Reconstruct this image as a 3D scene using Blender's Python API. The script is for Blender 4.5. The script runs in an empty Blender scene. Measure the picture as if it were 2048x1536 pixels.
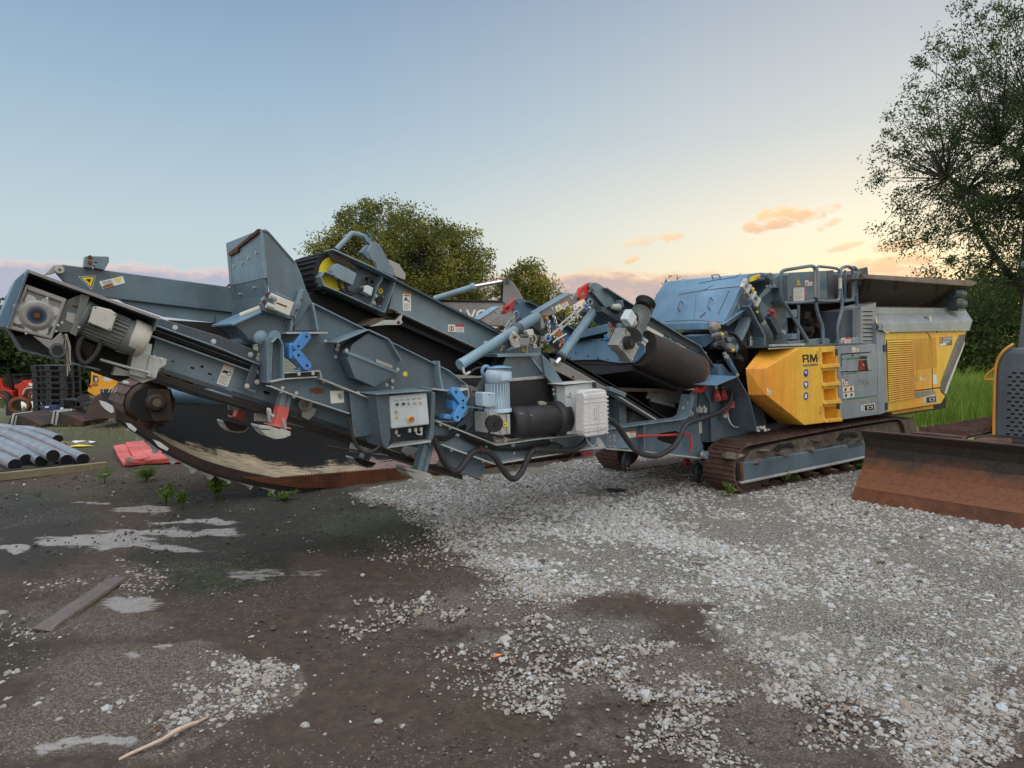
import bpy, bmesh, math, random
import numpy as np
from mathutils import Vector, Matrix
random.seed(7); RNG = np.random.default_rng(11)
SC = bpy.context.scene; COL = SC.collection
R = math.radians
# ---------------------------------------------------------------- image pixels to site positions
FOC = 1436.; EYE = 1.75; PIT = math.atan(78 / FOC); AX = R(37)
U = Vector((math.cos(AX), math.sin(AX), 0))      # the crusher's long axis (to the right and away)
N = Vector((math.sin(AX), -math.cos(AX), 0))     # from the crusher towards the viewer
Z = Vector((0, 0, 1)); E0 = Vector((2.55, 8.2, 0))
def ray(x, y):
    a = (x - 1024) / FOC; b = (768 - y) / FOC; c, s = math.cos(PIT), math.sin(PIT)
    return Vector((a, c + b * s, -s + b * c))
def W(x, y, w):          # an image pixel placed in the vertical plane w metres behind the near track
    d = ray(x, y); k = (E0.dot(N) - w) / d.dot(N)
    return d * k + Vector((0, 0, EYE))
def G(x, y, z=0.0):      # an image pixel placed at height z
    d = ray(x, y); k = (z - EYE) / d.z
    p = d * k; return Vector((p.x, p.y, z))
def D(x, y, dep):        # an image pixel placed at a distance
    d = ray(x, y); return d * (dep / d.y) + Vector((0, 0, EYE))
def onp(x, y, p0, nrm):  # an image pixel placed in a given plane
    o = Vector((0, 0, EYE)); d = ray(x, y); k = (p0 - o).dot(nrm) / d.dot(nrm)
    return o + d * k
def pp(s): return [tuple(float(v) for v in q.split(',')) for q in s.split()]
# ---------------------------------------------------------------- materials
MATS = {}
def nt(name):
    m = bpy.data.materials.new(name); m.use_nodes = True
    t = m.node_tree; b = t.nodes['Principled BSDF']; MATS[name] = m
    return m, t, b
def nd(t, typ, **kw):
    n = t.nodes.new(typ)
    for k, v in kw.items():
        if k.startswith('i_'):
            key = k[2:]; key = int(key) if key.isdigit() else key
            n.inputs[key].default_value = v
        else: setattr(n, k, v)
    return n
def ramp(t, fac, stops):
    r = t.nodes.new('ShaderNodeValToRGB'); e = r.color_ramp.elements
    while len(e) < len(stops): e.new(0.5)
    for q, (p, c) in zip(e, stops):
        q.position = p; q.color = (*c, 1) if len(c) == 3 else c
    t.links.new(fac, r.inputs[0]); return r.outputs[0]
def mix(t, fac, a, b, mode='MIX'):
    n = t.nodes.new('ShaderNodeMix'); n.data_type = 'RGBA'; n.blend_type = mode
    for s, v in ((0, fac), (6, a), (7, b)):
        if hasattr(v, 'is_output'): t.links.new(v, n.inputs[s])
        else: n.inputs[s].default_value = v if s == 0 else ((*v, 1) if len(v) == 3 else v)
    return n.outputs[2]
def noise(t, co, scale, detail=4, rough=.6, dist=0):
    n = nd(t, 'ShaderNodeTexNoise', i_Scale=scale, i_Detail=detail, i_Roughness=rough, i_Distortion=dist)
    t.links.new(co, n.inputs['Vector']); return n.outputs['Fac']
def coords(t, sc=(1, 1, 1)):
    tc = t.nodes.new('ShaderNodeTexCoord')
    if sc == (1, 1, 1): return tc.outputs['Object']
    mp = nd(t, 'ShaderNodeMapping'); mp.inputs['Scale'].default_value = sc
    t.links.new(tc.outputs['Object'], mp.inputs['Vector']); return mp.outputs['Vector']
def paint(name, col, rough=.42, dirt=.5, dcol=(.16, .13, .10), rust=.0, metal=0., fade=.18, streak=.75, bump=.05, edge=.8):
    m, t, b = nt(name); L = t.links.new
    co = coords(t); st = coords(t, (9, 9, .55))
    n1 = noise(t, co, 2.2, 5); n2 = noise(t, co, 16, 6, .7); n3 = noise(t, st, 1.6, 5, .65)
    f = tuple(min(1, c * (1 + fade) + fade * .12) for c in col)
    k = tuple(c * (1 - fade * .8) for c in col)
    c = ramp(t, n1, [(.3, k), (.52, col), (.75, f)])
    sm = ramp(t, n3, [(.46, (0, 0, 0)), (.74, (streak * dirt,) * 3)])
    c = mix(t, sm, c, dcol)
    dm = ramp(t, n2, [(.5, (0, 0, 0)), (.8, (dirt * .75,) * 3)])
    c = mix(t, dm, c, tuple(.6 * q + .4 * w for q, w in zip(dcol, col)))
    if rust > 0:
        n4 = noise(t, co, 5.5, 8, .72, .4)
        rm = ramp(t, n4, [(.70 - .16 * rust, (0, 0, 0)), (.74 - .12 * rust, (1, 1, 1))])
        rc = ramp(t, n2, [(.35, (.05, .022, .014)), (.6, (.19, .068, .022)), (.8, (.30, .13, .05))])
        c = mix(t, rm, c, rc)
    if edge > 0:      # paint rubbed thin along the plate edges
        bv = nd(t, 'ShaderNodeBevel', samples=3, i_Radius=.009); ge = nd(t, 'ShaderNodeNewGeometry'); dt = nd(t, 'ShaderNodeVectorMath', operation='DOT_PRODUCT')
        L(bv.outputs[0], dt.inputs[0]); L(ge.outputs['Normal'], dt.inputs[1])
        em = ramp(t, dt.outputs['Value'], [(.80, (edge,) * 3), (.985, (0, 0, 0))]); em = mix(t, 1., em, ramp(t, n2, [(.35, (.25,) * 3), (.6, (1, 1, 1))]), 'MULTIPLY')
        c = mix(t, em, c, tuple(.35 * q + .36 for q in col))
    n5 = noise(t, coords(t, (1, 1, .25)), .9, 4, .6); c = mix(t, .7, c, ramp(t, n5, [(.34, (.26,) * 3), (.66, (.70,) * 3)]), 'OVERLAY')
    sp = noise(t, co, 34, 3, .6); c = mix(t, ramp(t, sp, [(.66, (0, 0, 0)), (.70, (.55 * dirt,) * 3)]), c, tuple(.3 * q for q in dcol))
    sc = noise(t, coords(t, (3, 3, 90)), 1.4, 3, .5, 1.5); c = mix(t, ramp(t, sc, [(.69, (0, 0, 0)), (.72, (.30,) * 3)]), c, tuple(.5 * q + .30 for q in col))
    L(c, b.inputs['Base Color'])
    rr = ramp(t, n2, [(.3, (max(.05, rough - .1),) * 3), (.8, (min(1, rough + .25),) * 3)])
    L(rr, b.inputs['Roughness']); b.inputs['Metallic'].default_value = metal
    bp = nd(t, 'ShaderNodeBump', i_Strength=bump * 4, i_Distance=.004)
    L(n2, bp.inputs['Height']); L(bp.outputs[0], b.inputs['Normal'])
    return m
def plain(name, col, rough=.5, metal=0., var=.12, scale=9):
    m, t, b = nt(name); n = noise(t, coords(t), scale, 5)
    c = ramp(t, n, [(.3, tuple(x * (1 - var) for x in col)), (.7, tuple(min(1, x * (1 + var)) for x in col))])
    t.links.new(c, b.inputs['Base Color']); b.inputs['Roughness'].default_value = rough
    b.inputs['Metallic'].default_value = metal; return m
def rusty(name, stops, rough=.75, scale=3.5, metal=.0, bump=.5):
    m, t, b = nt(name); co = coords(t); n = noise(t, co, scale, 9, .68, .5); n2 = noise(t, co, 60, 4, .7)
    c = ramp(t, n, stops); c = mix(t, .35, c, ramp(t, n2, [(.3, (.02, .015, .012)), (.7, (.36, .22, .15))]), 'OVERLAY')
    t.links.new(c, b.inputs['Base Color']); b.inputs['Roughness'].default_value = rough; b.inputs['Metallic'].default_value = metal
    bp = nd(t, 'ShaderNodeBump', i_Strength=bump, i_Distance=.006); t.links.new(n2, bp.inputs['Height']); t.links.new(bp.outputs[0], b.inputs['Normal'])
    return m
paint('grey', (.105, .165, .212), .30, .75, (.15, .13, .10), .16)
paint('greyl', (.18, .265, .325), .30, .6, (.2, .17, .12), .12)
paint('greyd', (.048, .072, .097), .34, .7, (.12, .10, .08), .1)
paint('hoodsky', (.135, .265, .395), .36, .4, (.16, .15, .13), .1)  # machine grey with the blue sky reflection put into the colour
paint('magsky', (.125, .245, .37), .36, .4, (.16, .15, .13), .12)  # same grey, made bluer to carry reflected sky in its colour
paint('hood', (.33, .36, .375), .42, .45, (.26, .2, .13), .12)
paint('door', (.235, .275, .32), .4, .55, (.13, .12, .11), .04)
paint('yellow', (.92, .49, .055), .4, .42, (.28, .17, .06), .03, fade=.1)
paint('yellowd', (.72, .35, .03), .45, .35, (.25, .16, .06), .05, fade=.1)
paint('blue', (.07, .28, .66), .35, .25, (.10, .12, .14), .0)
paint('zinc', (.50, .52, .50), .45, .4, (.22, .21, .17), .03, metal=.25)
paint('zincr', (.48, .49, .46), .5, .6, (.22, .14, .08), .42, metal=.2)
paint('alu', (.46, .47, .44), .45, .5, (.15, .14, .11), .0, metal=.3)
paint('alugrey', (.30, .285, .275), .55, .5, (.13, .11, .10), .0, metal=.15)
paint('motor', (.36, .47, .57), .42, .4, (.15, .15, .14), .05)
paint('motorg', (.15, .17, .168), .45, .5, (.13, .12, .10), .04)
paint('cream', (.62, .61, .55), .45, .3, (.25, .2, .15), .0)
paint('creamr', (.60, .57, .50), .5, .4, (.25, .2, .15), .85)
paint('panelw', (.66, .71, .73), .35, .22, (.3, .3, .28), .0)
paint('red', (.62, .035, .03), .45, .4, (.2, .08, .06), .0)
paint('redp', (.66, .10, .085), .5, .55, (.3, .16, .12), .0, fade=.25)
paint('plugred', (.55, .06, .07), .45, .3, (.2, .1, .08), .0)
paint('loaderred', (.70, .055, .025), .4, .3, (.2, .1, .08), .0)
paint('truckyel', (.85, .42, .03), .4, .2, (.3, .2, .1), .0)
paint('stripe', (.115, .10, .10), .5, .4, (.2, .18, .15), .0)
paint('excav', (.20, .195, .185), .5, .5, (.13, .11, .09), .05)
paint('dozer', (.10, .125, .15), .45, .6, (.10, .09, .075), .05)
paint('cyl', (.17, .275, .34), .38, .45, (.18, .15, .12), .25)
paint('green', (.03, .17, .10), .45, .3, (.1, .1, .08), .0)
plain('rubber', (.014, .013, .014), .55, 0, .3)
plain('rubberg', (.030, .028, .030), .6, 0, .35, 5)
plain('dark', (.012, .012, .013), .7, 0, .3)
plain('hole', (.004, .004, .004), .9)
plain('steel', (.55, .55, .53), .35, .6)
plain('chrome', (.82, .82, .82), .12, 1.)
plain('white', (.78, .78, .74), .45, 0, .06)
plain('orange', (.72, .22, .05), .5)
plain('signy', (.85, .66, .03), .45, 0, .05)
plain('signr', (.62, .03, .05), .5)
plain('signb', (.02, .04, .32), .45)
plain('ink', (.02, .018, .018), .55)
plain('inkl', (.25, .25, .25), .6)
plain('brown', (.038, .029, .026), .7, 0, .3, 4)
plain('plasticblk', (.018, .02, .023), .45, 0, .3)
plain('bluebar', (.02, .045, .11), .4)
plain('lens', (.25, .01, .02), .12)
plain('glass', (.06, .065, .07), .08)
plain('brass', (.50, .36, .10), .35, .5)
plain('pink', (.75, .24, .22), .45)
rusty('rust', [(.25, (.035, .018, .012)), (.45, (.13, .045, .018)), (.62, (.22, .075, .026)), (.8, (.11, .06, .045))])
rusty('track', [(.25, (.045, .028, .022)), (.45, (.105, .055, .042)), (.62, (.15, .095, .075)), (.8, (.26, .22, .19))], .7, 6)
rusty('hopper', [(.25, (.04, .028, .024)), (.5, (.085, .058, .047)), (.8, (.16, .10, .08))], .7, 3)
rusty('flange', [(.3, (.17, .10, .085)), (.5, (.28, .22, .195)), (.7, (.37, .34, .31))], .7, 2)
rusty('dirt', [(.25, (.06, .05, .035)), (.5, (.16, .135, .105)), (.75, (.30, .27, .23))], .95, 8)
rusty('oldsteel', [(.25, (.02, .018, .016)), (.5, (.05, .035, .026)), (.72, (.13, .05, .022)), (.85, (.2, .09, .05))], .65, 3)
def case_mat():
    m, t, b = nt('casewhite'); co = coords(t)
    n = noise(t, co, 75, 4, .7); n1 = noise(t, co, 5, 4)
    c = ramp(t, n, [(.36, (.50, .48, .47)), (.5, (.68, .66, .66)), (.7, (.72, .71, .71))])
    c = mix(t, ramp(t, n1, [(.4, (0, 0, 0)), (.8, (.35, .35, .35))]), c, (.45, .43, .40))
    t.links.new(c, b.inputs['Base Color']); b.inputs['Roughness'].default_value = .5
case_mat()
def wood(name, cols, axis=(1, 1, 1)):
    m, t, b = nt(name); co = coords(t, axis); n = noise(t, co, 7, 8, .7, 1.2); n2 = noise(t, coords(t), 3, 3)
    c = ramp(t, n, [(.3, cols[0]), (.55, cols[1]), (.75, cols[2])]); c = mix(t, ramp(t, n2, [(.4, (0, 0, 0)), (.7, (.5, .5, .5))]), c, cols[0])
    t.links.new(c, b.inputs['Base Color']); b.inputs['Roughness'].default_value = .8
    bp = nd(t, 'ShaderNodeBump', i_Strength=.5, i_Distance=.004); t.links.new(n, bp.inputs['Height']); t.links.new(bp.outputs[0], b.inputs['Normal'])
wood('timber', [(.15, .12, .07), (.27, .22, .13), (.36, .31, .20)], (1, 1, 14))
wood('plank', [(.09, .075, .068), (.19, .155, .14), (.30, .255, .235)], (14, 1, 6))
wood('bark', [(.02, .016, .013), (.05, .042, .034), (.09, .078, .064)], (6, 6, 1))
wood('stickw', [(.38, .28, .2), (.58, .46, .36), (.7, .6, .5)], (3, 3, 3))
def pipe_mat():
    m, t, b = nt('pipe'); co = coords(t); n = noise(t, co, 3, 6, .65)
    c = ramp(t, n, [(.3, (.15, .185, .22)), (.55, (.26, .305, .35)), (.75, (.40, .45, .50))])
    t.links.new(c, b.inputs['Base Color']); b.inputs['Roughness'].default_value = .36
pipe_mat(); plain('pipein', (.015, .015, .017), .6); plain('pipestripe', (.42, .16, .13), .5)
def wornblack():
    m, t, b = nt('wornblack'); L = t.links.new
    tc = nd(t, 'ShaderNodeTexCoord'); uv = tc.outputs['UV']
    mp = nd(t, 'ShaderNodeMapping'); mp.inputs['Scale'].default_value = (5, 26, 1); L(uv, mp.inputs['Vector'])
    mp2 = nd(t, 'ShaderNodeMapping'); mp2.inputs['Scale'].default_value = (7, 1.2, 1); L(uv, mp2.inputs['Vector'])
    st = noise(t, mp.outputs[0], 2.2, 8, .75); big = noise(t, mp2.outputs[0], 1.3, 4, .6)
    sx = nd(t, 'ShaderNodeSeparateXYZ'); L(uv, sx.inputs[0])
    a = nd(t, 'ShaderNodeMath', operation='MULTIPLY_ADD'); L(st, a.inputs[0]); a.inputs[1].default_value = .45; L(sx.outputs[1], a.inputs[2])
    a2 = nd(t, 'ShaderNodeMath', operation='MULTIPLY_ADD'); L(big, a2.inputs[0]); a2.inputs[1].default_value = .8; L(a.outputs[0], a2.inputs[2])
    hf = nd(t, 'ShaderNodeMath', operation='MULTIPLY'); L(a2.outputs[0], hf.inputs[0]); hf.inputs[1].default_value = .5
    mask = ramp(t, hf.outputs[0], [(.485, (1, 1, 1)), (.51, (0, 0, 0))])
    hs = noise(t, mp.outputs[0], 5., 5, .8); mask = mix(t, 1., mask, ramp(t, hs, [(.42, (.12,) * 3), (.52, (1, 1, 1))]), 'MULTIPLY')
    cc = ramp(t, sx.outputs[0], [(.0, (.46, .36, .21)), (.40, (.52, .41, .27)), (.52, (.30, .20, .17)), (1., (.27, .18, .15))])  # cream and pink put the reflected sunset into the bare steel's colour
    blk = ramp(t, st, [(.3, (.004, .004, .004)), (.7, (.012, .011, .010))])
    L(mix(t, mask, blk, cc), b.inputs['Base Color'])
    L(ramp(t, mask, [(0, (.62,) * 3), (1, (.42,) * 3)]), b.inputs['Roughness']); b.inputs['Specular IOR Level'].default_value = .12
wornblack()
def leafmat(name, a, bcol, c, trans=.35):
    m, t, b = nt(name); L = t.links.new
    at = nd(t, 'ShaderNodeAttribute', attribute_name='tint')
    col = ramp(t, at.outputs['Fac'], [(0, a), (.5, bcol), (1, c)])
    L(col, b.inputs['Base Color']); b.inputs['Roughness'].default_value = .55
    tr = nd(t, 'ShaderNodeBsdfTranslucent'); L(col, tr.inputs[0]); ms = nd(t, 'ShaderNodeMixShader', i_0=trans)
    L(b.outputs[0], ms.inputs[1]); L(tr.outputs[0], ms.inputs[2]); L(ms.outputs[0], t.nodes['Material Output'].inputs[0])
leafmat('leaf_oak', (.065, .09, .014), (.19, .20, .033), (.46, .39, .075), .45)
leafmat('leaf_dark', (.022, .042, .010), (.055, .09, .022), (.14, .165, .045), .45)
leafmat('leaf_mid', (.025, .05, .012), (.07, .11, .025), (.17, .2, .045))
leafmat('leaf_lime', (.10, .16, .02), (.2, .28, .04), (.34, .38, .07), .45)
leafmat('grassm', (.06, .12, .016), (.18, .29, .035), (.42, .48, .08), .5)  # greens raised to stand in for sunlight the trees block
leafmat('weedm', (.05, .1, .015), (.11, .2, .03), (.22, .32, .06), .4)
leafmat('drygrass', (.10, .11, .04), (.2, .2, .08), (.32, .3, .15), .3)
# ---------------------------------------------------------------- mesh builder
def catm(pts, k=8):
    P = [pts[0]] + list(pts) + [pts[-1]]; out = []
    for i in range(1, len(P) - 2):
        a, b, c, d = P[i - 1], P[i], P[i + 1], P[i + 2]
        for j in range(k):
            t = j / k
            out.append(.5 * ((2 * b) + (c - a) * t + (2 * a - 5 * b + 4 * c - d) * t * t + (3 * b - a - 3 * c + d) * t ** 3))
    return out + [pts[-1]]
BASE = {}
class MB:
    def __init__(s): s.v = []; s.f = []; s.m = []; s.sm = []; s.mats = []
    def mi(s, mat):
        if mat not in s.mats: s.mats.append(mat)
        return s.mats.index(mat)
    def add(s, vs, fs, mat, smooth=False):
        o = len(s.v); i = s.mi(mat); s.v += [Vector(q) for q in vs]
        for f in fs: s.f.append([o + q for q in f]); s.m.append(i); s.sm.append(smooth)
        return s
    def prism(s, pts, off, mat):
        n = len(pts); vs = list(pts) + [p + off for p in pts]
        fs = [list(range(n)), list(range(2 * n - 1, n - 1, -1))] + [[i, (i + 1) % n, n + (i + 1) % n, n + i] for i in range(n)]
        return s.add(vs, fs, mat)
    def pl(s, px, w, th, mat):            # plate parallel to the machine's side
        return s.prism([W(x, y, w) for x, y in (pp(px) if isinstance(px, str) else px)], -N * th, mat)
    def strip(s, px, w0, w1, th, mat):    # plate standing square to the machine's side along a line
        P = [W(x, y, w0) for x, y in pp(px)]
        for a, b in zip(P, P[1:]):
            d = (b - a).normalized(); q = d.cross(N) * th
            s.prism([a, b, b + q, a + q], -N * (w1 - w0), mat)
        return s
    def hull(s, pts, mat, smooth=False):
        bm = bmesh.new()
        for p in pts: bm.verts.new(p)
        r = bmesh.ops.convex_hull(bm, input=bm.verts)
        for v in [g for g in r['geom_interior'] if isinstance(g, bmesh.types.BMVert)]: bm.verts.remove(v)
        bmesh.ops.dissolve_limit(bm, angle_limit=.02, verts=bm.verts, edges=bm.edges)
        bm.verts.index_update(); bm.verts.ensure_lookup_table()
        s.add([v.co.copy() for v in bm.verts], [[v.index for v in f.verts] for f in bm.faces], mat, smooth); bm.free(); return s
    def box(s, c, ax, ay, az, mat):
        vs = [c + ax * i + ay * j + az * k for i in (-1, 1) for j in (-1, 1) for k in (-1, 1)]
        return s.add(vs, [[0, 1, 3, 2], [4, 6, 7, 5], [0, 4, 5, 1], [2, 3, 7, 6], [0, 2, 6, 4], [1, 5, 7, 3]], mat)
    def bar(s, a, b, wd, ht, mat, up=Z):
        d = b - a; x = d.normalized(); y = up.cross(x)
        if y.length < 1e-4: y = N.cross(x)
        y.normalize(); z = x.cross(y)
        return s.box((a + b) / 2, d / 2, y * wd / 2, z * ht / 2, mat)
    def tube(s, pts, r, mat, seg=10, k=0, close=False):
        if k:
            m0 = len(pts); pts = catm(pts, k)
            if isinstance(r, (list, tuple)):
                q = [i * (m0 - 1) / (len(pts) - 1) for i in range(len(pts))]
                r = [r[int(f)] + (r[min(int(f) + 1, m0 - 1)] - r[int(f)]) * (f - int(f)) for f in q]
        n = len(pts); vs = []; fs = []; ref = None
        for i, p in enumerate(pts):
            d = (pts[min(i + 1, n - 1)] - pts[max(i - 1, 0)])
            if close: d = pts[(i + 1) % n] - pts[i - 1]
            d.normalize()
            if ref is None:
                ref = d.cross(Z if abs(d.z) < .9 else U)
            ref = (ref - d * ref.dot(d)).normalized(); b = d.cross(ref)
            rr = r[i] if isinstance(r, (list, tuple)) else r
            for j in range(seg):
                a = 2 * math.pi * j / seg; vs.append(p + (ref * math.cos(a) + b * math.sin(a)) * rr)
        for i in range(n if close else n - 1):
            for j in range(seg):
                q = (i + 1) % n
                fs.append([i * seg + j, i * seg + (j + 1) % seg, q * seg + (j + 1) % seg, q * seg + j])
        s.add(vs, fs, mat, True)
        if not close:
            s.add(vs[:seg], [list(range(seg))], mat); s.add(vs[-seg:], [list(range(seg))], mat)
        return s
    def ptube(s, px, w, r, mat, seg=10, k=6):   # tube through image pixels "x,y[,w]"
        P = [W(q[0], q[1], q[2] if len(q) > 2 else w) for q in pp(px)]
        return s.tube(P, r, mat, seg, k)
    def lathe(s, p0, axis, prof, mat, seg=24, smooth=True):
        ax = axis.normalized(); x = ax.cross(Z if abs(ax.z) < .9 else U).normalized(); y = ax.cross(x); vs = []; fs = []
        for t, r in prof:
            for j in range(seg):
                a = 2 * math.pi * j / seg; vs.append(p0 + ax * t + (x * math.cos(a) + y * math.sin(a)) * r)
        for i in range(len(prof) - 1):
            for j in range(seg): fs.append([i * seg + j, i * seg + (j + 1) % seg, (i + 1) * seg + (j + 1) % seg, (i + 1) * seg + j])
        s.add(vs, fs, mat, smooth); n = len(prof)
        if prof[0][1] > 1e-4: s.add(vs[:seg], [list(range(seg))], mat)
        if prof[-1][1] > 1e-4: s.add(vs[(n - 1) * seg:], [list(range(seg))], mat)
        return s
    def cyl(s, a, b, r, mat, seg=20, r2=None): return s.lathe(a, b - a, [(0, r), ((b - a).length, r if r2 is None else r2)], mat, seg)
    def disc(s, x, y, w, rpx, mat, h=.004, seg=16):
        p = W(x, y, w); r = rpx * p.y / FOC
        return s.cyl(p - N * .002, p + N * h, r, mat, seg)
    def bolt(s, x, y, w, rpx=2.3, mat='steel'):
        p = W(x, y, w); r = rpx * p.y / FOC
        s.cyl(p - N * .003, p + N * .003, r * 1.5, mat, 10); return s.cyl(p, p + N * r * .9, r, mat, 6)
    def bolts(s, px, w, rpx=2.3, mat='steel'):
        for x, y in pp(px): s.bolt(x, y, w, rpx, mat)
        return s
    def ring(s, c, axis, R0, r, mat, n=28, seg=8):
        ax = axis.normalized(); x = ax.cross(Z if abs(ax.z) < .9 else U).normalized(); y = ax.cross(x)
        return s.tube([c + (x * math.cos(2 * math.pi * i / n) + y * math.sin(2 * math.pi * i / n)) * R0 for i in range(n)], r, mat, seg, 0, True)
    def uvq(s, q, w, pts, mat, th=.0012):    # a small shape inside an image pixel quad (TL,TR,BR,BL)
        P = [W(x, y, w) for x, y in q]
        f = lambda u, v: (P[0] * (1 - u) + P[1] * u) * (1 - v) + (P[3] * (1 - u) + P[2] * u) * v
        return s.prism([f(u, v) for u, v in pts], -N * th, mat)
    def rect(s, q, w, u0, v0, u1, v1, mat): return s.uvq(q, w, [(u0, v0), (u1, v0), (u1, v1), (u0, v1)], mat)
    def build(s, name, parent=None, bev=0., label=None, loc=None):
        base = Vector(loc) if loc is not None else (BASE[parent.name] if parent else Vector((0, 0, 0)))
        me = bpy.data.meshes.new(name); me.from_pydata([v - base for v in s.v], [], s.f)
        for q in s.mats: me.materials.append(MATS[q])
        me.polygons.foreach_set('material_index', s.m); me.polygons.foreach_set('use_smooth', s.sm)
        bm = bmesh.new(); bm.from_mesh(me); bmesh.ops.recalc_face_normals(bm, faces=bm.faces); bm.to_mesh(me); bm.free()
        o = bpy.data.objects.new(name, me); COL.objects.link(o); BASE[o.name] = base
        if parent: o.parent = parent
        else: o.location = base
        if bev:
            b = o.modifiers.new('bevel', 'BEVEL'); b.width = bev; b.segments = 2; b.limit_method = 'ANGLE'; b.angle_limit = R(35); b.harden_normals = False
        if label: o['label'] = label
        return o
def tag(o, label, cat, group=None, kind=None):
    o['label'] = label; o['category'] = cat
    if group: o['group'] = group
    if kind: o['kind'] = kind
    return o
def thing(name, loc, label, cat, group=None):
    o = bpy.data.objects.new(name, None); COL.objects.link(o); o.location = loc; o.empty_display_size = .2
    BASE[o.name] = Vector(loc); return tag(o, label, cat, group)
def structure(o): o['kind'] = 'structure'; return o
def copy_tree(o, parent=None):
    c = o.copy(); COL.objects.link(c); BASE[c.name] = BASE.get(o.name, Vector())
    if parent: c.parent = parent
    for ch in o.children: copy_tree(ch, c)
    return c
def text(body, p, right, up, h, mat, name, parent, wid=None):
    cu = bpy.data.curves.new('t', 'FONT'); cu.body = body; cu.size = 1; cu.extrude = .01; cu.offset = 0. if 'M' in body else .02
    ob = bpy.data.objects.new('t', cu); COL.objects.link(ob)
    me = bpy.data.meshes.new_from_object(ob.evaluated_get(bpy.context.evaluated_depsgraph_get()))
    bpy.data.objects.remove(ob); bpy.data.curves.remove(cu)
    n = len(me.vertices); a = np.empty(n * 3); me.vertices.foreach_get('co', a); a = a.reshape(-1, 3)
    mn, mx = a.min(0), a.max(0); a[:, :2] -= mn[:2]; a[:, :2] /= (mx[1] - mn[1])
    W0 = (mx[0] - mn[0]) / (mx[1] - mn[1]); sx = (wid / W0 if wid else h)
    nr = right.cross(up).normalized(); base = BASE[parent.name]
    M = np.array([list(right * sx), list(up * h), list(nr * .15)])
    co = a @ M + np.array(list(p - base)); me.vertices.foreach_set('co', co.ravel())
    me.materials.clear(); me.materials.append(MATS[mat]); me.name = name
    o = bpy.data.objects.new(name, me); COL.objects.link(o); o.parent = parent; BASE[o.name] = base; return o
def ptext(body, q, w, mat, name, parent):      # text filling an image pixel quad (TL,TR,BR,BL)
    P = [W(x, y, w) for x, y in pp(q)]
    rt = P[2] - P[3]; up = P[0] - P[3]
    return text(body, P[3], rt.normalized(), up.normalized(), up.length, mat, name, parent, rt.length)
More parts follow.
